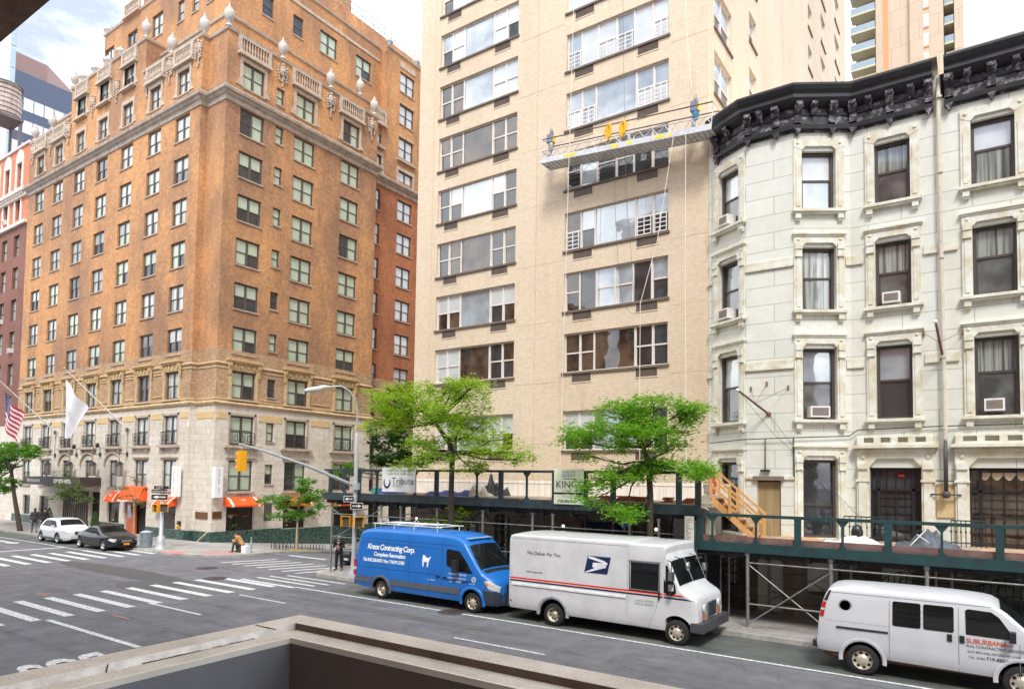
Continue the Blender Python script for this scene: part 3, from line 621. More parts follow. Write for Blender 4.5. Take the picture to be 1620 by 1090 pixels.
def balustrade(fr, u, w_, zt):
    mb = MB(fr); W = w_ / 2
    mb.box(u - W, u + W, -.02, .16, zt - .24, zt - .1); mb.box(u - W, u + W, 0, .3, zt - 1.42, zt - 1.25); mb.box(u - W + .05, u + W - .05, 0, .2, zt - 1.25, zt - 1.1)
    for s in (-1, 1): mb.box(u + s * (W - .14) - .12, u + s * (W - .14) + .12, 0, .18, zt - 1.1, zt - .24)
    n = 9
    for k in range(n):
        c = u - W + .42 + (w_ - .84) * k / (n - 1)
        mb.lathe((c, .1, zt - 1.1), [(.05, 0), (.05, .08), (.03, .14), (.075, .34), (.03, .62), (.05, .72), (.05, .86)], 6)
    mb.box(u - W + .2, u + W - .2, .0, .018, zt - 1.1, zt - .24, 1)
    return mb
for u in (UA[0], UA[1], UA[5], UA[6]): balustrade(FA, u, 2.5, AT).build('balustrade', [TRIM, BRICK], hotel)
for u, w_ in UB: balustrade(FB, u, 2.6, AT).build('balustrade', [TRIM, BRICK], hotel)
balustrade(FB2, 39.9, 1.8, 36.0).build('balustrade', [TRIM, BRICK], hotel)
for u in UA[2:5]: balustrade(FA, u, 2.3, 37.0).build('balustrade', [TRIM, BRICK], hotel)
balustrade(FA3, -57, 2.6, 43.6).build('balustrade', [TRIM, BRICK], hotel)
def cartouche(fr, u, z):
    mb = MB(fr); rnd = random.Random(int(u * 10))
    mb.lathe((u, .02, z + .1), [(.02, 0), (.2, .02), (.28, .12), (.2, .2), (.02, .22)], 12, axis='z'); mb.ball((u, .08, z), .3, .14, .42, 12)
    mb.ball((u, .16, z + .05), .16, .12, .22, 10)
    for s in (-1, 1):
        for k in range(6): mb.ball((u + s * (.34 + .05 * math.sin(k)), .07, z + .35 - k * .2), .09, .08, .11, 6)
    for k in range(5): mb.ball((u + rnd.uniform(-.08, .08), .06, z - .5 - k * .19), .16 - .02 * k, .08, .12, 6)
    mb.ball((u, .1, z + .5), .14, .1, .12, 8)
    return mb
for u in (-70.3, -66.7, -62.9 - .3, -50.3, -47.15, -43.5): cartouche(FA, u, 33.55).build('cartouche', TRIM, hotel)
for u in (-59, -55): cartouche(FA, u, 34.6).build('cartouche', TRIM, hotel)
for u in (29.5, 33.9, 38.2): cartouche(FB, u, 33.5).build('cartouche', TRIM, hotel)
# urns
mb = MB(); mb.lathe((0, 0, 0), [(.26, 0), (.26, .1), (.1, .2), (.09, .32), (.2, .42), (.34, .68), (.39, .98), (.33, 1.28), (.2, 1.36), (.24, 1.42), (.2, 1.5), (.1, 1.62), (.05, 1.66), (.1, 1.74), (.07, 1.84), (.0001, 1.9)], 18)
URNM = mb.mesh('urn', URN); mb2 = MB(); mb2.lathe((0, 0, 0), [(.22, 0), (.16, .08), (.4, .25), (.44, .42), (.3, .6), (.12, .72), (.06, .86), (.0001, .95)], 16); URNL = mb2.mesh('low_urn', URN)
for x, y, z, m_ in [(-70.3, 24.75, AT + .1, 0), (-66.7, 24.75, AT + .1, 0), (-62.7, 24.75, 37.05, 0), (-61.0, 24.75, 37.05, 1), (-58.9, 24.75, 37.05, 1), (-56.9, 24.75, 37.05, 1), (-54.8, 24.75, 37.05, 1), (-50.9, 24.75, 37.05, 0), (-47.15, 24.75, AT + .1, 0), (-43.3, 24.9, AT + .1, 0), (-40.95, 25.25, AT + .1, 0),
                      (-40.95, 29.5, AT + .1, 0), (-40.95, 33.9, AT + .1, 0), (-40.95, 38.5, AT + .1, 0), (-42.05, 37.9, 36.25, 0), (-41.95, 41.0, 42.2, 1), (-41.95, 44.5, 42.2, 1), (-61.5, 26.7, 42.4, 1)]:
    link('urn', URNL if m_ else URNM, hotel, (x, y, z)).scale = (.86,) * 3
# roof terrace rail
mb = MB(); zt = gx(585, 42, -46.2).z
for zz in (.5, 1.1): mb.tube((-46.3, 29.2, zt + zz), (-46.3, 56, zt + zz), .04, 5)
for k in range(20): mb.tube((-46.3, 29.2 + k * 1.4, zt), (-46.3, 29.2 + k * 1.4, zt + 1.1), .035, 5)
for zz in (.5, 1.0): mb.tube((-62.7, 25.2, 37 + zz), (-62.7, 30, 37 + zz), .04, 5); mb.tube((-61.7, 27, z3 + zz), (-61.7, 30, z3 + zz), .04, 5)
islands(mb, 'roof_rail', plain('verdigris rail', cl(120, 150, 146), .5), hotel)
# ---- windows
wS = Win(); rnd = random.Random(7)
SH = [[(G_SHADE, G_SHADE)] * 2] * 6 + [[(G_SHADE, G_DARK)] * 2, [(G_SHADE, G_SHADE), (G_SHADE, G_DARK)], [(G_DARK, G_DARK), (G_SHADE, G_SHADE)]]
CU = [[(G_CURT, G_CURT)] * 2] * 4 + [[(G_CURT, G_DARK)] * 2, [(G_DARK, G_DARK)] * 2, [(G_CURT, G_SHADE)] * 2]
cache = {}
def HW(w_, h, kind, pool, rnd_=rnd):
    i = rnd_.randrange(len(pool)); k = (round(w_, 2), round(h, 2), kind, id(pool), i)
    if k not in cache:
        li = [(0, w_ / 2, 'd'), (w_ / 2, w_, 'd')] if kind == 2 else [(0, w_, 'd')]
        cache[k] = win_meshes(w_, h, li, FRH, pool[i], fw=.11 if kind == 2 else .085, sill=TRIM2)
    return cache[k]
for r, z in enumerate(HEADS):
    for u in UA: wS.add(FA, u, z - 1.8, 1.85, 1.8, HW(1.85, 1.8, 2, CU if r < 3 or rnd.random() < .6 else SH))
    for u, w_ in UB: wS.add(FB, u, z - 1.8, w_, 1.8, HW(w_, 1.8, 2, SH))
    wS.add(FB, 29.4, z - 1.25, .65, 1.25, HW(.65, 1.25, 1, SH)); wS.add(FB2, 39.85, z - .4 - 1.75, 1.0, 1.75, HW(1.0, 1.75, 1, [[(G_BLIND, G_BLIND)]])); wS.add(FB2, 43.35, z - 2.2, 1.85, 1.8, HW(1.85, 1.8, 2, [[(G_BLIND, G_BLIND)] * 2]))
for u in UA: wS.add(FA, u, 9.55, 1.75, 1.85, HW(1.75, 1.85, 2, CU)); wS.add(FA, u, 6.46, 1.75, 1.95, HW(1.75, 1.95, 2, CU))
for u, w_ in UB: wS.add(FB, u, 9.55, w_ - .05, 1.85, HW(w_ - .05, 1.85, 2, SH)); wS.add(FB, u, 6.46, w_ - .05, 1.95, HW(w_ - .05, 1.95, 2, SH)); wS.add(FB, u, 3.37, w_ - .05, 2.05, HW(w_ - .05, 2.05, 2, SH))
for z, h in ((9.9, 1.3), (6.8, 1.3), (3.85, 1.35)): wS.add(FB, 29.4, z, .65, h, HW(.65, h, 1, SH))
for z in (9.3, 6.3, 3.3): wS.add(FB2, 39.85, z, 1.0, 1.8, HW(1.0, 1.8, 1, [[(G_BLIND, G_DARK)]])); wS.add(FB2, 43.35, z, 1.85, 1.8, HW(1.85, 1.8, 2, SH))
for i, u in enumerate(UA): ww = 1.75 if i in (0, 1, 5, 6) else 1.2; wS.add(FA, u, 3.42, ww, 2.0, HW(ww, 2.0, 2 if ww > 1.5 else 1, CU))
for u in UA: wS.add(FA, u, 30.95, 1.55, 1.7, HW(1.55, 1.7, 2, CU))
for u in UA[2:5]: wS.add(FA, u, 33.95, 1.55, 1.7, HW(1.55, 1.7, 2, CU))
for u, w_ in UB: wS.add(FB, u, 30.9, 1.7, 1.75, HW(1.7, 1.75, 2, SH))
wS.add(FB, 29.4, 31.0, .62, 1.2, HW(.62, 1.2, 1, SH))
for z in (33.0, 30.4): wS.add(FB2, 39.85, z, 1.0, 1.6, HW(1.0, 1.6, 1, [[(G_BLIND, G_BLIND)]]))
for z in (31.65, 34.65, 37.7, 40.65): wS.add(FB2, 43.35, z - 1.8, 1.85, 1.8, HW(1.85, 1.8, 2, [[(G_BLIND, G_BLIND)] * 2]))
for u in (-60.9, -57.0, -53.05): wS.add(FA3, u, 39.0, 1.6, 1.9, HW(1.6, 1.9, 2, CU))
for u in (-49.6, -47.6, -45.6): wS.add(FA3, u, 38.9, .9, 1.7, HW(.9, 1.7, 1, CU))
for u in (35.3, 39.1): wS.add(FB3, u, 38.55, 1.75, 1.8, HW(1.75, 1.8, 2, SH))
for u in (29.6, 32.3): wS.add(FB3, u, 38.5, .95, 1.6, HW(.95, 1.6, 1, [[(G_DARK, G_DARK)]]))
wS.finish(hotel)
# ---- window guards on the second floor
def guard(fr, u, w_, z, n=11, bow=.22):
    mb = MB(fr); W = w_ / 2
    for zz in (.06, .86): mb.poly([(u - W, 0, z + zz), (u - W, bow, z + zz), (u + W, bow, z + zz), (u + W, 0, z + zz)], .022, 5)
    for k in range(n): x = u - W + w_ * k / (n - 1); mb.tube((x, bow, z + .06), (x, bow, z + .86), .014, 4)
    for s in (-.35, 0, .35):
        pts = [(u + s * w_ * .8 + .14 * math.cos(t * .7), bow + .01, z + .45 + .22 * math.sin(t * .7)) for t in range(10)]; mb.poly(pts, .02, 4)
    return mb
for u in UA: guard(FA, u, 1.75, 6.45).build('window_guard', BLACKM, hotel)
for u, w_ in UB: guard(FB, u, 1.85, 6.45, bow=.1).build('window_guard', BLACKM, hotel)
# ---- ground floor shopfronts
def shop(fr, a, b, z0, z1, m=G_SHOP, fm=BLACKM):
    mb = MB(fr); mb.box(a, b, -.22, -.14, z0, z0 + .08); mb.box(a, b, -.22, -.14, z1 - .08, z1); mb.box(a, a + .07, -.219, -.141, z0 + .08, z1 - .08); mb.box(b - .07, b, -.219, -.141, z0 + .08, z1 - .08)
    o = mb.build('shop_window', fm, hotel); g = MB(fr); g.face([(a + .07, -.18, z0 + .08), (b - .07, -.18, z0 + .08), (b - .07, -.18, z1 - .08), (a + .07, -.18, z1 - .08)]); g.build('pane', m, o)
    return o
for i in (0, 1, 2, 4, 6): shop(FA, *shopA[i])
for i in (0, 2, 3): shop(FB, *shopB[i])
# cake display, menu boards behind the glass
for (fr, a, b, z) in ((FA, -53.5, -52.1, .95), (FA, -46.1, -44.5, .85), (FB, 26.4, 28.1, .8), (FB, 30.9, 32.4, .8)):
    mb = MB(fr); r2 = random.Random(int(a * 7))
    for k in range(9):
        x = r2.uniform(a, b - .25); zz = z + r2.uniform(0, 1.0); mb.box(x, x + r2.uniform(.12, .4), -.175, -.16, zz, zz + r2.uniform(.06, .16), r2.randrange(3))
    islands(mb, 'window_display', [plain('display card', cl(190, 196, 180), .6), plain('display green', cl(90, 120, 70), .6), plain('display red', cl(150, 70, 60), .6)], hotel)
mb = MB(FB); mb.box(29.12, 29.73, -.1, .01, 1.32, 2.53); mb.build('service_panel', plain('grey louvre', cl(88, 84, 84), .6), hotel)
# cafe entrance
mb = MB(FA); mb.box(-51.1, -48.1, -.9, -.8, .13, 2.95); mb.build('door_recess', plain('dark red recess', cl(90, 24, 30), .5), hotel)
mb = MB(FA); mb.box(-50.9, -50.0, -.16, -.08, .13, 2.3); mb.box(-50.0, -49.6, -.16, -.05, .13, 2.3); mb.box(-49.65, -49.05, -.4, -.34, .13, 2.3); o = islands(mb, 'door', plain('varnished orange wood', cl(190, 84, 34), .35, var=.3, streak=.4, coat=.5), hotel)[0]
mb = MB(FA); mb.box(-50.75, -50.15, -.07, -.06, 1.25, 2.15); mb.build('pane', G_SHADE, o)
# hotel entrance canopy and lobby front
mb = MB(FA); mb.box(-56.6, -54.9, -.9, -.8, .13, 3); mb.box(-60.9, -56.7, -.05, .06, .13, 3.0); mb.build('lobby_front', plain('bronze lobby panel', cl(112, 98, 88), .4, var=.2, streak=.2), hotel)
mb = MB(FA); x0, x1 = -64.6, -54.8
mb.box(x0, x1, 0, 1.5, 3.45, 4.1)
for k in range(12): mb.box(-60.8 + k * .36, -60.72 + k * .36, .06, .12, .2, 3.0)
o = mb.build('entrance_canopy', plain('brown canopy', cl(70, 58, 56), .5, var=.1), hotel)
mb = MB(FA)
text_to(mb, 'THE SHELBURNE', lambda a, b: (-64.2 + a, 1.503, 3.67 + b), .34, offset=.01)
text_to(mb, 'SONESTA HOTEL', lambda a, b: (-59.2 + a, 1.503, 3.64 + b), .40, offset=.014); mb.build('lettering', plain('white letters', cl(240, 236, 232), .5), o)
# awnings
AW = plain('orange awning cloth', cl(246, 96, 28), .75, var=.08); AWW = plain('white awning stripe', cl(246, 236, 228), .75, var=.05)
def awning(fr, a, b, zt, zb, dep=.85, stripes=True, straight=False, txt=None):
    mb = MB(fr); n = 14; ws = (b - a)
    for k in range(n):
        x0, x1 = a + ws * k / n, a + ws * (k + 1) / n; m = 1 if stripes and k in (1, 12) else 0
        pr = [(.02, zt), (dep * .5, zt - (zt - zb) * (.25 if not straight else .1)), (dep, zb + .12)]
        for (d0, e0), (d1, e1) in zip(pr, pr[1:]): mb.face([(x0, d1, e1), (x1, d1, e1), (x1, d0, e0), (x0, d0, e0)], m)
        mb.face([(x0, dep, zb), (x1, dep, zb), (x1, dep, zb + .12), (x0, dep, zb + .12)], 1 if k in (1, 12) or straight else 0)
    for x in (a, b): mb.face([(x, .02, zb + .1), (x, dep, zb), (x, dep, zb + .12), (x, dep * .5, zt - (zt - zb) * .25), (x, .02, zt)], 0)
    u = (a + b) / 2; zc = (zt + zb) / 2 + .05
    if txt: text_to(mb, txt, lambda p, q: (u + p, dep + .006, zb + .01 + q), .12, m=2, align='CENTER')
    else:
        dl = lambda z: .02 + (dep) * min(1, (zt - z) / (zt - zb - .12)) * 1.0 + .03
        for k in range(3): mb.box(u - .16 + k * .1, u - .1 + k * .1, dl(zc) - .02, dl(zc) + .02, zc - .12, zc + .16 - .04 * (k % 2), 1)
        mb.box(u - .2, u + .18, dl(zc) - .02, dl(zc) + .03, zc - .05, zc, 1)
    return mb
AM = [AW, AWW, plain('orange letters', cl(214, 90, 40), .7)]
awning(FA, -53.4, -51.75, 3.1, 2.35, .5).build('awning', AM, hotel); awning(FA, -51.0, -48.0, 3.55, 2.45, .6, False, True, 'OPEN  KITCHEN').build('awning', AM, hotel); awning(FA, -46.4, -44.1, 2.9, 2.25, .65).build('awning', AM, hotel)
awning(FB, 26.0, 28.5, 2.98, 2.35, .75).build('awning', AM, hotel); awning(FB, 30.4, 32.9, 2.9, 2.3, .75).build('awning', AM, hotel); awning(FB, 34.9, 37.8, 2.85, 2.2, .75).build('awning', AM, hotel)
# blade signs, plaque, siamese connection, lanterns, small floodlights
for fr, u in ((FA, -43.75), (FB, 25.35)):
    mb = MB(fr); mb.box(u - .28, u + .28, .16, .5, 2.98, 5.0); mb.box(u - .05, u + .05, 0, .16, 3.3, 3.4); mb.box(u - .05, u + .05, 0, .16, 4.6, 4.7)
    o = mb.build('blade_sign', plain('white sign box', cl(250, 250, 250), .4, var=.02), hotel)
    m2 = MB(fr); text_to(m2, 'RARE BAR', lambda a, b: (u - b + .06, .503, 4.8 - a), .2, m=0, spacing=1.1); text_to(m2, 'GRILL', lambda a, b: (u - b + .06, .503, 3.62 - a), .16, m=1)
    m2.build('lettering', [plain('grey letters', cl(150, 144, 150), .6), plain('pale red letters', cl(222, 120, 110), .6)], o)
mb = MB(FN); mb.box(-43.0 + .3, -41.3, 0, .05, 1.55, 2.0); mb.fr = FB; mb.box(25.25, 25.9, 0, .05, 1.6, 2.05); mb.build('brass_plaque', plain('brass plaque', cl(128, 92, 62), .35, metal=.5), hotel)
mb = MB(FA); mb.box(-43.85, -43.55, 0, .12, 1.05, 1.35, 1); mb.lathe((-43.78, .16, 1.0), [(.06, 0), (.07, .1), (.0001, .12)], 8); mb.lathe((-43.62, .16, 1.0), [(.06, 0), (.07, .1), (.0001, .12)], 8); mb.box(-43.85, -43.55, .02, .1, .85, 1.02); mb.build('standpipe', [plain('yellow brass', cl(222, 176, 40), .4), BLACKM], hotel)
mb = MB(); mb.tube((-41.0, 25.05, .78), (-41.5, 24.6, .1), .03, 6); tag(mb.build('leaning_stick', plain('pale wood stick', cl(225, 205, 150), .7)), 'short pale wooden stick leaning on the green marble plinth at the corner', 'stick')
def lantern(u):
    t = empty('wall_lantern', FA.p(u, .0, 4.2), 0); mb = MB(FA); z = 4.25; c = (u, .55)
    mb.tube((u, 0, 5.85), (u, .55, 5.9), .025, 6); mb.tube((u, .55, 5.9), (u, .55, 5.3), .015, 5); mb.box(u - .09, u + .09, 0, .08, 5.7, 6.0); mb.lathe((u, .55, z), [(.26, 0), (.26, .04)], 8); mb.lathe((u, .55, z + .85), [(.3, 0), (.2, .12), (.04, .22)], 8)
    for k in range(6): a = k * math.pi / 3; mb.tube((u + .25 * math.cos(a), .55 + .25 * math.sin(a), z), (u + .25 * math.cos(a), .55 + .25 * math.sin(a), z + .85), .014, 4)
    mb.build('lantern_frame', BLACKM, t); g = MB(FA); g.lathe((u, .55, z + .04), [(.22, 0), (.22, .8)], 6, smooth=False); g.build('lantern_glass', plain('milky lantern glass', cl(150, 142, 132), .3, var=.1), t)
    return t
for i, u in enumerate((-62.9, -59.0, -55.1, -51.0)):
    t = lantern(u); tag(t, ['black lantern on a bracket, the one nearest the corner of the flag bearing wall', 'black lantern between the second and third arches from the orange awnings', 'black lantern between the farther two arches over the canopy', 'black lantern farthest up the avenue, left of the arches'][3 - i], 'lantern', 'lanterns over the hotel entrance')
mb = MB(FA)
for u, z in ((-59.0, 6.5), (-55.1, 6.55)): mb.ball((u, .25, z), .12, .16, .2, 8); mb.tube((u, 0, z - .2), (u, .25, z - .1), .02, 5)
islands(mb, 'floodlight', BLACKM, hotel)
mb = MB(FB)
for k in range(3): mb.tube((27 + k * .3, 0, 3.05), (27 + k * .3, .35, 3.2), .015, 5); mb.ball((27 + k * .3, .38, 3.18), .05, .08, .05, 6)
islands(mb, 'awning_lamp', BLACKM, hotel)
# ================================================================ CREAM APARTMENT TOWER
FC = Frame((0, 24.7, 0), (1, 0)); FR = Frame((-8.2, 0, 0), (0, 1))
apt = empty('apartment_tower', (-15, 30, 0), 0, 'tall cream brick apartment tower with wide bands of white framed windows', 'building')
RH = [34.25, 31.63, 29.0, 26.38, 23.76, 21.14, 18.52, 15.87, 13.26, 10.65, 7.37]
WU = [(-21.64, -16.98), (-14.43, -9.78)]; WH = 1.66
holes = [(a, b, z - WH, z) for a, b in WU for z in RH]
acu = [(-21.2, -20.35), (-18.3, -17.4), (-14.0, -13.1), (-11.1, -10.2)]
ach = [(a, b, z - WH - .42, z - WH - .06) for a, b in acu for z in RH]
sideh = [(25.35, 27.6, 20.75, 22.9), ] + [(25.4, 27.6, z - 1.75, z) for z in (13.4, 16.05, 18.7, 21.3 + .02, 23.95, 26.6)][3:] + [(30.3, 31.5, z - 1.45, z) for z in (23.2, 25.8, 28.4)]
sideh = [(25.4, 27.65, z - 1.75, z) for z in (21.3, 23.95, 26.6)] + [(30.3, 31.5, z - 1.4, z) for z in (20.6, 23.2, 25.8, 28.4)] + [(43.4, 44.6, z - 1.5, z) for z in (26.3, 28.9, 31.5, 34.1, 36.7)] + [(47.6, 49.2, z - 2, z) for z in (27, 30, 33, 36, 39)] + [(53, 55, z - 2.1, z) for z in (28, 31.2, 34.4, 37.6, 40.8)]
mb = MB(FC); mb.wall(-22.97, -8.2, 3.4, 46, holes + ach, rev=.2); mb.fr = FR; mb.wall(24.7, 58, 3.4, 46, sideh, rev=.2)
mb.fr = WORLD; mb.box(-22.96, -8.5, 25.05, 58, 3.4, 46, skip='cb')
mb.build('brick_wall', CREAM, apt)
# the corner pier stands a little proud, and expansion joints run across both faces
mb = MB(FC); JT = plain('joint sealant', cl(206, 180, 146), .8)
for z in (6.0, 8.62, 11.25, 13.85, 16.5, 19.1, 21.7, 24.3, 26.9): mb.box(-16.9, -14.55, -.002, .004, z - .012, z + .012); mb.box(-9.7, -8.2, -.002, .004, z - .012, z + .012)
mb.box(-15.9, -15.87, -.002, .004, 3.5, 45); mb.box(-22.0, -21.97, -.002, .004, 3.5, 45)
mb.fr = FR
for u in (25.1, 33.0, 38.0): mb.box(u, u + .03, -.002, .004, 3.5, 45)
islands(mb, 'expansion_joint', JT, apt)
mb = MB(FC); mb.wall(-22.97, -8.2, 0, 3.4, [(-20.5, -19, .1, 2.6), (-17.9, -17.0, .1, 2.9), (-13.5, -10.9, .1, 2.8)], rev=.5); mb.fr = WORLD; mb.box(-22.96, -8.25, 25.3, 58, -4, 3.4, skip='c')
mb.build('ground_floor_wall', masonry('brown granite', cl(146, 130, 118), cl(132, 118, 108), cl(96, 86, 78), 1.2, .8, .015, patch=(.8, .8, .8), rough=.45), apt)
mb = MB(FC)
for a, b in ((-20.5, -19), (-17.9, -17.0), (-13.5, -10.9)): mb.box(a, b, -.48, -.4, .1, 2.9); mb.box(a, a + .08, -.4, -.3, .1, 2.8, 1); mb.box(b - .08, b, -.4, -.3, .1, 2.8, 1); mb.box((a + b) / 2 - .04, (a + b) / 2 + .04, -.4, -.3, .1, 2.8, 1)
islands(mb, 'door', [G_DARK, STEEL], apt)
wS = Win(); rnd = random.Random(11)
def bars(me, spans, h):   # white child guards on the lower half of a sash
    pass
LV = {'L': [(0, .70, 'd'), (.70, 1.45, 'd'), (1.45, 3.22, 'f'), (3.22, 3.95, 'd'), (3.95, 4.66, 'd')],
      'P': [(0, .75, 'd'), (.75, 1.42, 'd'), (1.42, 3.25, 'f'), (3.25, 4.0, 'd'), (4.0, 4.66, 'd')],
      'Q': [(0, .72, 'd'), (.72, 1.5, 'f'), (1.5, 2.35, 'd'), (2.35, 3.15, 'd'), (3.15, 3.95, 'f'), (3.95, 4.66, 'd')]}
def AP(lay, pool): return win_meshes(4.66, WH, LV[lay], FRW, pool, fw=.055, sill=SILLD)
R1, S1, B1, D1 = (G_ROOM, G_ROOM), (G_SKY, G_SKY), (G_BLIND, G_BLIND), (G_DARK, G_DARK)
kindsL = [('L', [S1]), ('L', [S1, B1, S1, B1, B1]), ('L', [D1, B1, B1, S1, D1]), ('L', [(G_BLIND, G_DARK), B1, S1, S1, (G_BLIND, G_DARK)]), ('L', [(G_SKY, G_DARK), B1, S1, B1, (G_BLIND, G_DARK)]), ('L', [D1, R1, S1, B1, B1]), ('L', [R1, R1, R1, R1, R1]), ('L', [D1, (G_SKY, G_DARK), S1, (G_BLIND, G_DARK), D1]), ('L', [D1, R1, R1, D1, R1]), ('L', [(G_BLIND, G_ROOM), (G_BLIND, G_ROOM), S1, (G_BLIND, G_DARK), (G_BLIND, G_ROOM)]), ('L', [B1, B1, R1, D1, (G_ROOM, G_DARK)])]
kindsR = [('P', [S1]), ('P', [S1]), ('P', [S1]), ('Q', [B1, B1, B1, B1, B1, B1]), ('Q', [S1, B1, B1, S1, B1, B1]), ('P', [(G_SKY, G_BLIND), S1, S1, (G_SKY, G_BLIND), (G_SKY, G_BLIND)]), ('Q', [D1, S1, D1, D1, D1, D1]), ('P', [(G_ROOM, G_DARK), (G_SKY, G_DARK), S1, (G_SKY, G_DARK), (G_SKY, G_DARK)]), ('Q', [R1, D1, S1, S1, D1, (G_SKY, G_DARK)]), ('P', [R1, R1, (G_ROOM, G_ROOM), D1, D1]), ('P', [(G_BLIND, G_DARK), (G_BLIND, G_DARK), S1, D1, D1])]
kindsL.append(('L', [(G_BLIND, G_BLIND), (G_BLIND, G_DARK), S1, B1, (G_BLIND, G_ROOM)]))
for i, z in enumerate(RH):
    j = i
    lay, pool = kindsL[i + 1]
    wS.add(FC, -19.31, z - WH, 4.66, WH, AP(lay, pool))
    lay, pool = kindsR[j]; wS.add(FC, -12.105, z - WH, 4.66, WH, AP(lay, pool))
for h in sideh:
    w_, hh = h[1] - h[0], h[3] - h[2]
    wS.add(FR, (h[0] + h[1]) / 2, h[2], w_, hh, win_meshes(w_, hh, [(0, w_ / 2, 'd'), (w_ / 2, w_, 'd')] if w_ > 1.4 else [(0, w_, 'd')], FRW, [(G_SKY, G_DARK)], fw=.06, sill=SILLD))
wS.finish(apt)
# window guards (horizontal white bars) on some sashes
def wguard(u0, u1, z0, z1, n=5):
    mb = MB(FC)
    for k in range(n): mb.box(u0, u1, -.05, -.03, z0 + (z1 - z0) * k / (n - 1), z0 + (z1 - z0) * k / (n - 1) + .03)
    mb.box(u0, u0 + .03, -.051, -.029, z0, z1); mb.box(u1 - .03, u1, -.051, -.029, z0, z1); mb.box((u0 + u1) / 2 - .015, (u0 + u1) / 2 + .015, -.051, -.029, z0, z1)
    islands(mb, 'window_guard', plain('white guard bars', cl(238, 236, 236), .4), apt)
for z, spans in ((21.14, ((-14.35, -13.72), (-13.65, -13.05), (-11.1, -10.5), (-10.4, -9.85))), (23.76, ((-14.35, -13.75), (-12.9, -12.15), (-12.0, -11.35), (-10.4, -9.85))), (15.87, ((-14.35, -13.75), (-11.1, -10.5), (-10.4, -9.85)))):
    for a, b in spans: wguard(a, b, z - WH + .06, z - WH + .75)
mb = MB(FC)
for s0 in ((-14.3, -13.8), (-12.85, -12.2)):
    for k in range(6): mb.box(s0[0], s0[1], -.05, -.03, 18.52 - WH + .1 + k * .2, 18.52 - WH + .13 + k * .2)
islands(mb, 'window_guard', BLACKM, apt)
mb = MB(FC); GR = plain('ac grille brown', cl(124, 110, 100), .5, var=.15, streak=.1)
acm = None
def acgrille(a, b, z0, z1):
    mb = MB(FC); mb.box(a - .03, b + .03, -.08, .02, z0 - .05, z0, 1); mb.box(a, b, -.08, .0, z0, z1)
    n = 9
    for k in range(n): zz = z0 + .02 + (z1 - z0 - .04) * k / n; mb.box(a + .02, b - .02, .001, .012, zz, zz + .014)
    for x in (a - .03, b): mb.box(x, x + .03, -.08, .02, z0, z1, 1)
    mb.box(a - .03, b + .03, -.08, .02, z1, z1 + .03, 1)
    mb.build('air_vent_grille', [GR, plain('vent rim', cl(214, 196, 170), .5)], apt)
for h in ach:
    if h[2] < 30: acgrille(*h)
# plants on sills
def sprig(c, r, h, n, seed, m):
    rr = random.Random(seed); mb = MB()
    for k in range(n):
        a = rr.uniform(0, 6.3); q = rr.uniform(0, 1); x, y, z = c[0] + r * q * math.cos(a), c[1] + .12 * r * math.sin(a), c[2] + h * rr.uniform(0, 1) * (1 - q * .6)
        s = rr.uniform(.04, .09); t = rr.uniform(0, 3.1)
        mb.face([(x - s * math.cos(t), y, z - s * math.sin(t)), (x + s * .3 * math.sin(t), y - .02, z - s * .3 * math.cos(t)), (x + s * math.cos(t), y, z + s * math.sin(t)), (x - s * .3 * math.sin(t), y + .02, z + s * .3 * math.cos(t))])
    return mb

# ================================================================ ROW HOUSES
P0, P1, P2, P3 = (-8.18, 24.7), (-6.55, 23.72), (-4.98, 23.72), (-3.38, 24.7)
def fr2(P, Q): return Frame((P[0], P[1], 0), (Q[0] - P[0], Q[1] - P[1]))
F1, F2, F3, F4 = fr2(P0, P1), fr2(P1, P2), fr2(P2, P3), Frame((0, 24.7, 0), (1, 0))
L1 = (Vector(P1) - Vector(P0)).length; L2 = 1.57; L3 = (Vector(P3) - Vector(P2)).length
rowA = empty('row_house', (-4.5, 26, 0), 0, 'white row house with a three sided bay beside the cream tower', 'house', 'row houses')
rowB = empty('row_house', (4, 26, 0), 0, 'white flat fronted row house at the right edge, right of the drainpipe', 'house', 'row houses')
ROOF = 18.1; HT = 16.45
rows_ = [(13.66, 15.68), (10.25, 12.38), (6.6, 8.98)]
win1 = [(F1, .57, 1.62), (F3, .27, 1.38), (F4, -2.66, -1.64)]; win2 = [(F4, -.02, 1.07), (F4, 2.6, 3.7), (F4, 5.2, 6.3)]
def fwall(mb, fr, u0, u1, wins, extra=()):
    mb.fr = fr; mb.wall(u0, u1, 2.45, HT + .2, [(a, b, z0, z1) for a, b in wins for z0, z1 in rows_] + list(extra), rev=.28)
mb = MB(); fwall(mb, F1, 0, L1, [(.57, 1.62)], [(.57, 1.6, 2.75, 5.2)]); fwall(mb, F2, 0, L2, [], [(.36, 1.14, 2.5, 4.56)]); fwall(mb, F3, 0, L3, [(.27, 1.38)], [(.26, 1.38, 2.7, 5.27)])
fwall(mb, F4, P3[0], -.82, [(-2.66, -1.64)], [(-2.88, -1.44, 2.5, 5.02)])
mb.fr = WORLD; mb.prism([(-8.15, 25.1), (-6.5, 24.1), (-5.0, 24.1), (-3.4, 25.0), (-.82, 25.0), (-.82, 38), (-8.15, 38)], 0, 17.6, 2)
mb.build('painted_front', STONEW, rowA)
mb = MB(); fwall(mb, F4, -.82, 9, [(a, b) for _, a, b in win2], [(-.2, 1.5, 2.5, 5.02), (2.6, 3.7, 2.6, 5.2), (5.2, 6.3, 2.6, 5.2)]); mb.fr = WORLD; mb.box(-.815, 9, 25.0, 38, 0, 17.6, skip='c'); mb.build('painted_front', STONEW, rowB)
mb = MB(FC); mb.box(-8.19, -8.02, -.4, .0, 0, 17.6); mb.build('party_pier', STONET, rowA)
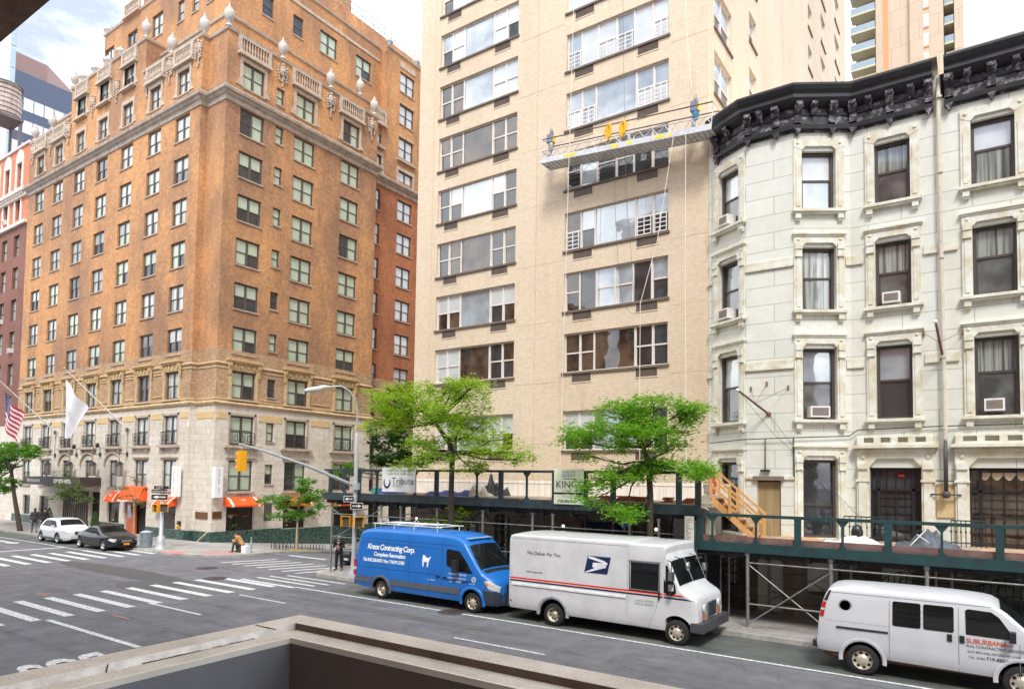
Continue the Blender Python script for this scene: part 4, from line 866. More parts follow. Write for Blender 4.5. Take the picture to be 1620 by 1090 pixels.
BST = masonry('brown basement stone', cl(124, 112, 98), cl(112, 100, 88), cl(80, 70, 62), 1.2, .5, .015, patch=(.7, .7, .7), psc=.8)
for par_, ss in ((rowA, [(F1, 0, L1, [(.5, 1.5, .9, 2.2)]), (F2, 0, L2, [(.3, 1.2, .1, 2.2)]), (F3, 0, L3, [(.4, 1.5, .9, 2.2)]), (F4, P3[0], -.82, [(-2.6, -1.7, .3, 2.2)])]), (rowB, [(F4, -.82, 9, [(0, 1.3, .2, 2.2), (3, 4, .9, 2.2)])])):
    mb = MB()
    for fr, a, b, hs in ss: mb.fr = fr; mb.wall(a, b, 0, 2.45, hs, rev=.3)
    mb.build('basement_wall', BST, par_)
def sash(fr, u0, u1, z0, z1, par, up, lo, ratio=.5, ac=None, mull=False):
    W = u1 - u0; mb = MB(fr); d = -.26
    for a, b, e, f in ((u0, u1, z1 - .1, z1), (u0, u1, z0, z0 + .07)): mb.box(a, b, d, d + .12, e, f)
    mb.box(u0, u0 + .09, d - .001, d + .12, z0 + .07, z1 - .1); mb.box(u1 - .09, u1, d - .001, d + .12, z0 + .07, z1 - .1)
    mid = z0 + (z1 - z0) * ratio; mb.box(u0 + .09, u1 - .09, d + .01, d + .07, mid - .03, mid + .04)
    mb.box(u0 + .09, u0 + .13, d, d + .05, z0 + .07, mid); mb.box(u1 - .13, u1 - .09, d, d + .05, z0 + .07, mid)
    o = mb.build('window', FRD, par); g = MB(fr)
    g.face([(u0 + .09, d + .02, mid), (u1 - .09, d + .02, mid), (u1 - .09, d + .02, z1 - .1), (u0 + .09, d + .02, z1 - .1)], 0); g.face([(u0 + .13, d + .035, z0 + .07), (u1 - .13, d + .035, z0 + .07), (u1 - .13, d + .035, mid - .03), (u0 + .13, d + .035, mid - .03)], 1)
    g.build('pane', [up, lo], o); return o
def casing(fr, u0, u1, z0, z1, par, hood=True, corb=True, top=.62):
    mb = MB(fr); w_ = .27
    c = .14   # chamfered head
    mb.box(u0 - w_, u0 - .003, 0, .07, z0 - .02, z1 + .12); mb.box(u1 + .003, u1 + w_, 0, .07, z0 - .02, z1 + .12)
    mb.box(u0 - w_ + .07, u0 - .07, .07, .10, z0 + .1, z1 - .35); mb.box(u1 + .07, u1 + w_ - .07, .07, .10, z0 + .1, z1 - .35)
    mb.prism([(u0 - w_, z1 + .12), (u0, z1 + .003), (u0 + .12, z1 + .13), (u1 - .12, z1 + .13), (u1, z1 + .003), (u1 + w_, z1 + .12), (u1 + w_, z1 + .4), (u0 - w_, z1 + .4)], 0, .08)
    mb.prism([(u0 + .001, z1 - .02), (u0 + .12, z1 + .125), (u1 - .12, z1 + .125), (u1 - .001, z1 - .02)], -.1, -.04)
    for x in (u0 - w_ / 2, u1 + w_ / 2): mb.lathe((x, .08, z1 + .24), [(.05, 0), (.05, .02), (.02, .03)], 8, axis='y')
    if hood:
        mb.box(u0 - w_ - .06, u1 + w_ + .06, 0, .15, z1 + .4, z1 + .455); mb.box(u0 - w_ - .02, u1 + w_ + .02, 0, .11, z1 + .34, z1 + .4)
        for s0, s1 in ((u0 - w_ + .02, u0 - .02), (u1 + .02, u1 + w_ - .02)):
            mb.box(s0, s1, .07, .16, z1 - .1, z1 + .1); mb.box(s0 + .01, s1 - .01, .07, .13, z1 - .3, z1 - .1); mb.box(s0, s1, .07, .15, z1 - .35, z1 - .3)
    mb.box(u0 - w_ - .06, u1 + w_ + .06, 0, .2, z0 - .11, z0 - .02); mb.box(u0 - w_ - .02, u1 + w_ + .02, 0, .15, z0 - .16, z0 - .11)
    for x in (u0 - .14, u1 + .14): mb.box(x - .09, x + .09, 0, .14, z0 - .33, z0 - .16); mb.box(x - .075, x + .075, 0, .1, z0 - .39, z0 - .33)
    return mb.build('window_casing', STONET, par)
pn = {0: (G_BROWN2, G_BROWN), 1: (G_SKY, G_SKY), 2: (G_BROWN, G_BROWN), 3: (G_CURT, G_BROWN)}
looks = [[(G_BLIND, G_BROWN), (G_BROWN2, G_BROWN), (G_BLIND, G_BROWN)], [(G_BLIND, G_SKY), (G_CURT, G_BROWN2), (G_SKY, G_BROWN)], [(G_BROWN2, G_BROWN), (G_BROWN2, G_BROWN), (G_SKY, G_DARK)]]
for ci, (fr, a, b) in enumerate(win1):
    for r, (z0, z1) in enumerate(rows_):
        up, lo = looks[ci][r]; sash(fr, a, b, z0, z1, rowA, up, lo, .52); casing(fr, a, b, z0, z1, rowA, hood=r > 0)
for ci, (fr, a, b) in enumerate(win2):
    for r, (z0, z1) in enumerate(rows_):
        up, lo = [(G_BLIND, G_BROWN2), (G_BROWN2, G_BROWN), (G_BROWN2, G_BROWN)][r]; sash(fr, a, b, z0, z1, rowB, up, lo, .55); casing(fr, a, b, z0, z1, rowB, hood=r > 0)
# parlour floor
for a in (2.6, 5.2): sash(F4, a, a + 1.1, 2.6, 5.2, rowB, G_DARK, G_DARK); casing(F4, a, a + 1.1, 2.6, 5.2, rowB)
sash(F1, .57, 1.6, 2.75, 5.2, rowA, G_DARK, G_DARK); casing(F1, .57, 1.6, 2.75, 5.2, rowA); sash(F3, .26, 1.38, 2.7, 5.27, rowA, G_DARK, G_DARK, .42); casing(F3, .26, 1.38, 2.7, 5.27, rowA)
def grand(par, u0, u1, z1, z0=2.5, n=4, drape=False):
    mb = MB(F4); d = -.26; mb.box(u0, u1, d, d + .12, z1 - .08, z1); mb.box(u0, u0 + .05, d, d + .12, z0, z1); mb.box(u1 - .05, u1, d, d + .12, z0, z1); tr = z0 + (z1 - z0) * .72
    mb.box(u0, u1, d + .01, d + .1, tr - .03, tr + .04); W = u1 - u0
    for x in (u0 + W * .16, u1 - W * .16): mb.box(x - .045, x + .045, d + .005, d + .1, z0, z1)
    mb.box((u0 + u1) / 2 - .02, (u0 + u1) / 2 + .02, d + .02, d + .07, z0, tr)
    for k in range(1, 8): mb.box(u0 + .05, u1 - .05, d + .03, d + .05, z0 + (tr - z0) * k / 7, z0 + (tr - z0) * k / 7 + .02)
    for k in (.32, .68, .5): mb.box(u0 + W * k - .01, u0 + W * k + .01, d + .03, d + .05, z0, z1)
    for k in (.08, .92): mb.box(u0 + W * k - .01, u0 + W * k + .01, d + .03, d + .05, z0, tr)
    o = mb.build('window', BLACKM, par); g = MB(F4); g.face([(u0, d + .015, z0), (u1, d + .015, z0), (u1, d + .015, z1), (u0, d + .015, z1)]); g.build('pane', G_ROOM if drape else G_DARK, o)
    # deep white surround and cornice with dentils
    mb = MB(F4); w_ = .36
    for s in (-1, 1):
        x = (u0 if s < 0 else u1); a, b = (x - w_, x - .003) if s < 0 else (x + .003, x + w_)
        mb.box(a, b, 0, .12, z0 - .3, z1 + .5); mb.box(a + .06, b - .06, .12, .17, z0, z1 - .45); mb.box(a - .02, b + .02, .12, .2, z1 - .45, z1 - .38)
        mb.box(a + .03, b - .03, .12, .24, z1 - .05, z1 + .14); mb.box(a + .04, b - .04, .12, .18, z1 - .38, z1 - .05); c = (a + b) / 2; mb.lathe((c, .12, z1 + .34), [(.07, 0), (.07, .02), (.05, .02), (.03, .05)], 12, axis='y')
    mb.prism([(u0 - .003, z1 + .02), (u0 + .22, z1 + .3), (u1 - .22, z1 + .3), (u1 + .003, z1 + .02), (u1 + .003, z1 + .5), (u0 - .003, z1 + .5)], .0, .12)
    mb.prism([(u0, z1 + .0), (u0 + .22, z1 + .29), (u1 - .22, z1 + .29), (u1, z1 + .0)], -.22, -.1)
    mb.box(u0 - w_ - .1, u1 + w_ + .1, 0, .34, z1 + .62, z1 + .72); mb.box(u0 - w_ - .02, u1 + w_ + .02, 0, .2, z1 + .5, z1 + .62)
    n = int((u1 - u0 + 2 * w_) / .07)
    for k in range(n): x = u0 - w_ + (u1 - u0 + 2 * w_) * (k + .5) / n; mb.box(x - .018, x + .018, .2, .25, z1 + .55, z1 + .61)
    mb.box(u0 - w_ + .02, u1 + w_ - .02, 0, .26, z1 + .721, z1 + .8)
    nb = max(5, int((u1 - u0 + 2 * w_) / .42))
    for k in range(nb): x = u0 - w_ + .12 + (u1 - u0 + 2 * w_ - .24) * k / (nb - 1); mb.box(x - .1, x + .1, 0, .24, z1 + .8, z1 + .96)
    mb.box(u0 - w_, u1 + w_, 0, .2, z1 + .96, z1 + 1.01)
    mb.build('parlour_surround', STONET, par)
grand(rowA, -2.88, -1.44, 5.02); grand(rowB, -.2, 1.5, 5.02, drape=True)
if True:   # lit exit sign inside the door transom
    mb = MB(F4); mb.box(-2.1, -1.88, -.235, -.22, 4.72, 4.84); text_to(mb, 'EXIT', lambda a, b: (-2.09 + a, -.218, 4.74 + b), .085, m=1)
    mb.build('exit_sign', [plain('exit box', cl(90, 26, 22), .5), plain('exit letters', cl(220, 60, 50), .5, emis=(cl(230, 60, 50), .35))], rowA)
mb = MB(F4); g2 = plain('swag curtain', cl(206, 186, 160), .8)
for k in range(4): 
    c = .18 + k * .3
    rows__ = [[(c - .15 + .3 * i / 8, -.225, 4.88 - j * .05 * (1 + 2.2 * math.sin(math.pi * i / 8)) / 1.4) for i in range(9)] for j in range(3)]
    mb.grid(rows__, 0, True)
mb.build('swag_curtain', g2, rowB)
# boarded panels
mb = MB(F2); mb.box(.36, 1.14, -.2, -.1, 2.5, 4.5); mb.box(.25, 1.25, .0, .12, 4.56, 4.7, 1); mb.build('boarded_door', [plain('brown boards', cl(160, 140, 104), .8, var=.2, streak=.05, scale=12), plain('dark lintel', cl(120, 112, 100), .8)], rowA)
mb = MB(F4); mb.box(-1.05, -.56, .0, .05, 3.5, 4.52); mb.build('plywood_panel', PLY, rowA)
# string courses
mb = MB()
segs = [(F1, 0, .28), (F1, 1.92, L1), (F2, 0, L2), (F3, 0, -.02 + .02), (F3, 1.7, L3), (F4, P3[0], -3.0), (F4, -1.3, -.82)]
for fr, a, b in segs:
    if b - a < .03: continue
    for z in (8.3, 11.75): mb.fr = fr; mb.box(a, b, 0, .07, z, z + .09); mb.box(a, b, 0, .04, z + .09, z + .3)
for z in (4.6,): mb.fr = F2; mb.box(0, .25, 0, .06, z, z + .1); mb.box(1.25, L2, 0, .06, z, z + .1)
islands(mb, 'string_course', STONET, rowA)
mb = MB(F4)
for z in (8.3, 11.75):
    for a, b in ((-.82, -.4), (1.45, 2.2), (4.1, 4.8), (6.7, 9)): mb.box(a, b, 0, .07, z, z + .09); mb.box(a, b, 0, .04, z + .09, z + .3)
islands(mb, 'string_course', STONET, rowB)
# the big black cornice with brackets
_d = (Vector(P1) - Vector(P0)).normalized() * .42
bay = [(P0[0] + _d.x, P0[1] + _d.y), P1, P2, P3, (-.98, 24.7)]
crown = lambda s=1: [(.0, 17.1), (.1, 17.14), (.3, 17.24), (.38, 17.34), (.38, 17.46), (.48, 17.56), (.54, 17.68), (.54, 17.75), (.0, 17.79)]
def cornice(path, par):
    mb = MB(); mb.sweep(path, crown()); mb.sweep(path, [(0, 16.35), (.16, 16.38), (.18, 16.5), (.06, 16.58), (0, 16.58)]); mb.sweep(path, [(0, 16.85), (.08, 16.86), (.1, 16.95), (0, 17.0)])
    mb.build('cornice', CORN, par)
    mb = MB(); mb.sweep(path, [(.002, 16.3), (.045, 16.3), (.045, 17.2), (.002, 17.2)]); mb.build('cornice_frieze', PEEL, par)
    for (x0, y0), (x1, y1) in zip(path, path[1:]):
        fr = fr2((x0, y0), (x1, y1)); Ls = (Vector((x1, y1)) - Vector((x0, y0))).length; n = max(2, round(Ls / .62))
        for k in range(n + 1):
            if k == n and (x1, y1) != path[-1]: continue
            u = min(max(Ls * k / n, .12), Ls - .12); big = (k % 2 == 0)
            b_ = MB(fr); w_ = .11 if big else .085
            b_.prism([(.05, 17.24), (.33, 17.24), (.34, 17.14), (.26, 17.02), (.2, 16.92), (.13, 16.85), (.12, 16.66 if big else 16.9), (.05, 16.64 if big else 16.9)], u - w_, u + w_, 0)
            b_.lathe((u - w_ - .02, .22, 17.1), [(.08, 0), (.08, w_ * 2 + .04)], 10, axis='x'); b_.lathe((u, .345, 17.12), [(.07, 0), (.06, .03), (.02, .045)], 8, axis='y')
            if big: b_.box(u - w_, u + w_, .05, .17, 16.58, 16.62); b_.prism([(u - w_, 16.36), (u, 16.14), (u + w_, 16.36)], .03, .2)
            b_.build('cornice_bracket', PEEL, par)
cornice(bay, rowA); cornice([(-.68, 24.7), (9, 24.7)], rowB)
mb = MB(); mb.prism([(-8.2, 24.3), (-6.55, 23.3), (-4.98, 23.3), (-3.4, 24.2), (-.85, 24.2), (-.85, 37.8), (-8.2, 37.8)], 17.78, 17.83, 2); mb.build('roof', plain('tan roof edge', cl(206, 186, 160), .8), rowA)
mb = MB(); mb.box(-.6, 9, 24.25, 37.8, 17.8, 17.84); mb.build('roof', plain('grey roof edge', cl(170, 172, 170), .7), rowB)
# drainpipe and cables
mb = MB(); PIPE = plain('painted downpipe', cl(204, 194, 176), .6, var=.15)
mb.poly([(-.83, 24.66, 17.3), (-.84, 24.55, 16.6), (-.83, 24.52, 12.5), (-.80, 24.52, 8.3), (-.79, 24.5, 5.9), (-.79, 24.52, 4.6)], .062, 10)
for z in (16.6, 14.2, 11.5, 8.4, 6.2): mb.lathe((-.82, 24.51, z), [(.085, 0), (.085, .07)], 10)
mb.build('drainpipe', PIPE, rowA)
mb = MB(); mb.poly([(-.79, 24.5, 6.0), (-.79, 24.46, 4.3)], .06, 8); mb.ball((-.79, 24.4, 4.2), .13, .1, .12, 8); mb.tube((-1.15, 24.55, 4.62), (-.4, 24.55, 4.62), .02, 5); mb.tube((-1.2, 24.5, 4.2), (-.4, 24.5, 4.2), .025, 5); islands(mb, 'iron_pipe', plain('dark pipe', cl(70, 66, 70), .5), rowA)
mb = MB(); cb = lambda pts, r=.018: mb.poly(pts, r, 5)
cb([(-8.1, 24.55, 5.9), (-6.6, 23.62, 5.95), (-4.98, 23.6, 5.98), (-3.45, 24.55, 6.05), (-3.2, 24.6, 6.25), (-.9, 24.6, 6.3), (9, 24.6, 6.32)]); cb([(-5.9, 23.68, 5.95), (-5.9, 23.66, 4.9)]); cb([(-5.0, 23.66, 5.98), (-4.98, 23.66, 4.7)])
mb.box(-6.05, -5.75, 23.6, 23.7, 4.86, 4.92)
islands(mb, 'wall_cable', BLACKM, rowA)
# two old sign brackets with guy rods and slack wires
def bracket_pole(foot, tip, anchors, wires, label):
    t = empty('bracket_pole', foot, 0, label, 'bracket pole', 'old sign brackets on the row houses')
    mb = MB(); mb.tube(foot, tip, .04, 8, .032); mb.ball(tip, .06, .06, .06, 8, 1); mb.ball(foot, .09, .08, .09, 8)
    mb.build('pole', [plain('rusty mast', cl(120, 82, 80), .7, var=.3), plain('white ball', cl(235, 235, 230), .5)], t)
    m = (Vector(foot) * .72 + Vector(tip) * .28) if False else (Vector(foot) * .55 + Vector(tip) * .45)
    g = MB()
    for a in anchors: g.tube(tuple(m), a, .009, 5); g.box(a[0] - .03, a[0] + .03, a[1] - .02, a[1] + .1, a[2] - .07, a[2] + .07)
    g.build('guy_rod', plain('rust rod', cl(130, 104, 84), .7), t)
    if wires:
        g = MB()
        for w_ in wires: g.poly(w_, .007, 4)
        g.build('slack_wire', plain('dark wire', (.05, .05, .05), .6), t)
tip1 = tuple(gy(1167, 617, 22.2)); foot1 = tuple(F2.p(gy(1216, 655, 23.7).x + 6.55, 0, gy(1216, 655, 23.7).z))
bracket_pole(foot1, tip1, [tuple(gy(1188, 615, 23.7)), tuple(gy(1213, 607, 23.7)), tuple(gy(1247, 613, 23.7))],
    [[tip1, (Vector(tip1) * .5 + Vector(gy(1280, 745, 24.2)) * .5) + Vector((0, 0, -.1)), tuple(gy(1300, 757, 24.3)), tuple(gy(1357, 815, 24.4))], [foot1, tuple(gy(1250, 700, 23.5)), tuple(gy(1325, 775, 24.2))]], 'old pipe bracket with rods fanning to the wall of the bay, tip pointing left')
tip2 = tuple(gy(1480, 509, 23.4)); foot2 = (gy(1492, 567, 24.6).x, 24.6, gy(1492, 567, 24.6).z)
bracket_pole(foot2, tip2, [tuple(gy(1461, 527, 24.6)), tuple(gy(1523, 525, 24.6))], [], 'old rust red pipe bracket leaning out beside the drainpipe between the two row houses')
# window air conditioners: they only sit in the windows
def acunit(fr, u, z, w_, h, label, frill=False):
    t = empty('air_conditioner', fr.p(u, .1, z), 0, label, 'air conditioner', 'window air conditioners on the row houses'); mb = MB(fr)
    mb.box(u - w_ / 2, u + w_ / 2, -.2, .2, z, z + h); mb.build('case', plain('ac white case', cl(236, 232, 228), .5, var=.06), t)
    g = MB(fr); g.box(u - w_ / 2 + .05, u + w_ / 2 - .05, .2, .206, z + .05, z + h - .05)
    for k in range(7): zz = z + .06 + (h - .12) * k / 7; g.box(u - w_ / 2 + .05, u + w_ / 2 - .05, .206, .214, zz, zz + .012, 1)
    g.build('grille', [plain('ac grille shadow', cl(120, 112, 104), .6), plain('ac fins', cl(170, 160, 148), .5)], t)
acunit(F1, .98, 13.74, .48, .34, 'white air conditioner in the top left window of the bay'); acunit(F1, .98, 10.32, .5, .36, 'white air conditioner in the second floor left window of the bay')
acunit(F3, .78, 6.66, .62, .36, 'white boxy air conditioner in the lowest stained window right on the bay'); acunit(F4, -2.2, 10.32, .5, .34, 'beige grilled air conditioner in the flat wall window right of the bay'); acunit(F4, .45, 6.72, .5, .36, 'white air conditioner low in the window right of the drainpipe')

# ================================================================ FARTHER BUILDINGS
t = empty('high_rise', (-4, 74, 0), 0, 'distant tan high rise with an orange stripe and stacked balconies above the row house roofs', 'building')
Y = 112; FH = Frame((0, Y, 0), (1, 0)); X0, X1 = gy(1345, 20, Y).x, gy(1523, 20, Y).x; WD = X1 - X0; q_ = lambda a: X0 + WD * a; fz = 31 * proj((q_(.5), Y, 60))[2] / F_PX; mb = MB(FH)
mb.box(q_(.24), q_(.84), -18, 0, 0, 110); mb.box(q_(.03), q_(.95), -18, -2.4, 0, 110); mb.box(q_(.93), X1, -18, .2, 0, 110); mb.box(q_(.55), q_(.84), 0, .6, 0, 110)
mb.build('panel_wall', masonry('tan panel wall', cl(206, 186, 164), cl(200, 180, 158), cl(176, 156, 136), 2.4, fz, .035, patch=(.96, .95, .94), psc=.1, bump=0, fam=.04), t)
mb = MB(FH); mb.box(q_(.31), q_(.355), 0, .06, 0, 110); mb.build('orange_stripe', plain('orange panel', cl(230, 150, 104), .7, var=.05), t)
BG, DG = plain('pale balcony glass', cl(150, 166, 178), .2, var=.1), plain('balcony slab', cl(196, 192, 166), .7)
zb0 = gy(1387, 74, Y).z - 12 * fz
for k in range(22):
    z = zb0 + k * fz
    for a, b in ((0, .235), (.845, .925)):
        mb = MB(FH); mb.box(q_(a), q_(b), -2.3, .05, z, z + .3); mb.build('balcony', DG, t); mb = MB(FH); mb.box(q_(a) + .03, q_(b) - .03, .0, .05, z + .3, z + 1.25); mb.build('glass_rail', BG, t)
        mb = MB(FH); mb.box(q_(a) + .5, q_(b) - .2, -2.35, -2.3, z + .4, z + fz - .3); mb.build('balcony_door', G_DARK, t)
    mb = MB(FH); mb.box(q_(.67), q_(.715), .6, .68, z + .35, z + .35 + fz * .62, 0); mb.box(q_(.67), q_(.715), .6, .7, z + .1, z + .3, 1); o = mb.build('window', [G_BLIND, MC['orange panel']], t)
# left: the red brick neighbour of the hotel
nb = empty('brick_building', (-78, 30, 0), 0, 'red brick building with white arched top windows beside the hotel, at the left edge', 'building')
ztop = gy(45, 225, 24.7).z; FNB = Frame((0, 24.7, 0), (1, 0)); z_b = gy(40, 350, 24.7).z; z_c = gy(40, 300, 24.7).z
cols_ = [-73.2, -76.0, -78.6, -81.2, -84, -87]
hn = [(u - .62, u + .62, z, z + 2.0) for u in cols_ for z in [z_b - 3.0 - 3.0 * k for k in range(6)]]
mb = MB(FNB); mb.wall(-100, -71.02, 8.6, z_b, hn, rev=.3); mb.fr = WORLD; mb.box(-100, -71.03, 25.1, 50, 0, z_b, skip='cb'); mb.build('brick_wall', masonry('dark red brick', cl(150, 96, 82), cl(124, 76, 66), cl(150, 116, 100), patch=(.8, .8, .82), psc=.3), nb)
mb = MB(FNB); mb.box(-100, -71.02, -.3, 0, 0, 8.6); mb.build('stone_base', LIME, nb)
hn2 = [(u - .6, u + .6, z, z + 2.2) for u in cols_ for z in (z_b + .5, z_c + .6)]
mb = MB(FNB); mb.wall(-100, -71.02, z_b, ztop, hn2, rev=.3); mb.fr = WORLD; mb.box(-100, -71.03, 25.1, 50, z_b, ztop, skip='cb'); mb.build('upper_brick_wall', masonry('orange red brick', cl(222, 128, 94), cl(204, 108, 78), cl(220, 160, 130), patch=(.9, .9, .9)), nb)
mb = MB(FNB); mb.box(-100, -71.0, 0, .25, z_b - .2, z_b + .1); mb.box(-100, -71.0, 0, .5, z_c - .3, z_c); mb.box(-100, -71, 0, .25, z_c - .7, z_c - .3); mb.box(-100, -71.0, 0, .15, ztop - .2, ztop); mb.box(-100, -76.5, .0, .6, 19.6, 20.0)
for k in range(60): mb.box(-100 + k * .48, -99.8 + k * .48, .25, .4, z_c - .5, z_c - .3)
islands(mb, 'white_cornice', plain('white terracotta', cl(232, 222, 212), .7, var=.1), nb)
for u in cols_:
    mb = MB(FNB)
    for z in (z_b + .5, z_c + .6): mb.box(u - .85, u - .6, 0, .08, z - .2, z + 2.3); mb.box(u + .6, u + .85, 0, .08, z - .2, z + 2.3)
    z = z_c + 2.9; mb.prism([(u + .85 * math.cos(R_(a)), z - .05 + 1.25 * math.sin(R_(a))) for a in range(0, 181, 15)], 0, .08); islands(mb, 'white_surround', plain('white terracotta', cl(232, 222, 212), .7, var=.1), nb)
for a, b, e, f in hn + hn2:
    mb = MB(FNB); mb.box(a, b, -.25, -.2, f - .06, f); mb.box(a, a + .06, -.25, -.2, e, f); mb.box(b - .06, b, -.25, -.2, e, f); mb.box(a, b, -.25, -.19, (e + f) / 2 - .03, (e + f) / 2 + .03); o = mb.build('window', FRD, nb)
    g = MB(FNB); g.face([(a, -.23, e), (b, -.23, e), (b, -.23, f), (a, -.23, f)]); g.build('pane', G_CURT, o)
for u, z in ((-76.0, z_b + .55), (-73.2, z_b - 12.0), (-76.0, z_b - 9)):
    mb = MB(FNB); mb.box(u - .3, u + .3, -.2, .25, z, z + .4); mb.box(u - .25, u + .25, .25, .26, z + .05, z + .35, 1); tag(mb.build('air_conditioner', [plain('ac white case', cl(236, 232, 228), .5), plain('ac face', cl(150, 140, 130), .5)]), 'small air conditioner on the red brick building, %s' % ({z_b + .55: 'under its white cornice', z_b - 12.0: 'low beside the hotel', z_b - 9: 'above the pale ledge'}[z]), 'air conditioner')
# water tank
def LP(px, py, Y): return gy(px, py, Y)
c = LP(6, 165, 40); D_ = proj(c)[2]; r = 30 * D_ / (F_PX * 1.25); zt, zb = c.z + (165 - 136) / F_PX * D_, c.z - (188 - 165) / F_PX * D_
wt = empty('water_tank', (c.x, 40, zb - 4), 0, 'round wooden rooftop water tank on a steel frame at the top left', 'water tank')
mb = MB(); mb.lathe((c.x, 40, zb), [(r * .96, 0), (r, (zt - zb) * .5), (r * .93, zt - zb)], 40); 
mb.build('barrel', plain('grey wood staves', cl(190, 176, 168), .8, var=.28, scale=2.5, streak=.08), wt)
mb = MB()
for k in range(7): z = zb + (zt - zb) * (k + .3) / 7; mb.lathe((c.x, 40, z), [(r * 1.01, 0), (r * 1.01, .1)], 40)
mb.build('hoop', plain('dark hoop', cl(96, 86, 86), .6), wt); mb = MB(); mb.lathe((c.x, 40, zt), [(r * 1.02, -.05), (r * .9, .2), (.001, r * .3)], 30); mb.build('roof', plain('tank roof', cl(116, 128, 122), .6), wt)
mb = MB(); mb.box(c.x - r, c.x + r, 38, 42, zb - .5, zb - .05)
for sx in (-.8, .8):
    for y in (38.3, 41.7): mb.box(c.x + sx * r - .18, c.x + sx * r + .18, y - .18, y + .18, ztop - 1, zb - .5)
    mb.tube((c.x - sx * r * .8, 38.2, zb - 5), (c.x + sx * r * .8, 38.2, zb - .6), .12, 6)
mb.build('stand', plain('steel stand', cl(104, 100, 104), .6), wt)
# roof of the neighbour block carrying the tank
pb = MB(); pb.box(-150, -72, 36, 60, 0, ztop - 1); tag(pb.build('rear_building', masonry('tan rear brick', cl(214, 150, 120), cl(200, 136, 110), cl(210, 170, 150), patch=(.9, .9, .9))), 'pinkish brick rear building under the water tank', 'building')
# glass office block behind: its long face looks south, like the hotel's
ob = empty('office_block', (-175, 110, 0), 0, 'blue grey glass office block with a brown rooftop box behind the hotel', 'building')
XO = -170; fo = Frame((XO, 0, 0), (0, 1)); A, B_ = gx(22, 108, XO), gx(112, 147, XO); zt = (A.z + B_.z) / 2
mb = MB(fo); mb.box(A.y - 4, 175, -60, 0, 0, zt); mb.build('facade', plain('blue grey cladding', cl(104, 116, 140), .4, var=.1), ob)
Lo = 175 - A.y
for k in range(11):
    z = zt - 5.5 - k * 5.0
    for i_, (a, b) in enumerate(((A.y - 2, A.y + 12), (A.y + 14, A.y + 34), (A.y + 36, A.y + 58))):
        mb = MB(fo); mb.box(a, b, 0, .1, z - 2.8, z, 0); o = mb.build('window_band', [G_BLIND, G_SKY, G_DARK][(i_ + k // 3) % 3 if i_ < 2 else 2], ob); g = MB(fo)
        for q in range(int((b - a) / 2)): g.box(a + q * 2 - .06, a + q * 2 + .06, .1, .2, z - 2.8, z)
        islands(g, 'mullion', plain('pale mullion', cl(150, 158, 176), .5), o)
A2, B2 = gx(20, 80, XO - 8), gx(76, 104, XO - 8); zr = (A2.z + B2.z) / 2
mb = MB(); mb.prism([(XO - 8, A2.y - 6), (XO - 8, B2.y), (XO - 16, B2.y + 9), (XO - 50, B2.y + 9), (XO - 50, A2.y - 6)], zt - 1, zr, 2); mb.build('rooftop_box', plain('brown rooftop box', cl(184, 150, 142), .7, var=.05), ob)
t = empty('glass_tower', (-150, 80, 0), 0, 'pale glass corner tower cut off by the left edge above the water tank', 'building')
dA = ray(15, 100); X1 = -140; Y1 = dA.y / dA.x * X1; dB = ray(25, 100); Y2 = dB.y / dB.x * X1
mb = MB(); mb.box(X1 - 40, X1 - .05, Y1 + .05, Y2, 0, 140); mb.build('stone_shaft', plain('pale tower cladding', cl(206, 212, 212), .5, var=.05), t)
for k in range(34): mb = MB(); z = 4 + k * 4; mb.box(X1 - .05, X1 + .05, Y1 + .1, Y2 - .1, z, z + 3.5); mb.build('window', plain('sky glass', cl(176, 200, 224), .1, var=.1), t)
# far end of the side street and more roofs so the block does not stop at the frame
for k, (xa, xb, ya, yb, hh, c_, lb, fx) in enumerate(((-70, -41.2, 47.2, 70, 24, (168, 120, 96), 'brick house just past the hotel down the side street', -41.2), (-70, -41.0, 70.2, 120, 18, (196, 178, 156), 'pale house farther down the side street, hotel side', -41.0), (-22.7, -8.6, 58.2, 80, 20, (150, 104, 86), 'brick house behind the cream tower down the side street', -22.7), (-22.5, -2, 80.2, 120, 26, (206, 192, 170), 'pale block farther down the side street, tower side', -22.5))):
    t = empty('side_street_house', ((xa + xb) / 2, (ya + yb) / 2, 0), 0, lb, 'house', 'houses down the side street'); mb = MB(); mb.box(xa, xb, ya, yb, -6, hh); mb.build('wall', masonry('side house brick %d' % k, cl(*c_), cl(*[int(v * .9) for v in c_]), cl(190, 170, 150), fam=.3), t)
    mb = MB(); sg = 1 if fx < -30 else -1
    for a in range(int((yb - ya) / 3)):
        for b in range(int(hh / 3.2) - 1): mb.box(fx, fx + sg * .04, ya + 1 + a * 3, ya + 2.1 + a * 3, 1 + b * 3.2, 2.9 + b * 3.2)
    mb.build('window', G_CURT, t, kind='stuff')
mb = MB(); mb.box(-42, -22, 140, 150, -10, 40); tag(mb.build('far_building', masonry('far brick', cl(170, 130, 110), cl(160, 120, 100), cl(180, 150, 130))), 'brick building far down the side street, hidden behind the trees', 'building')

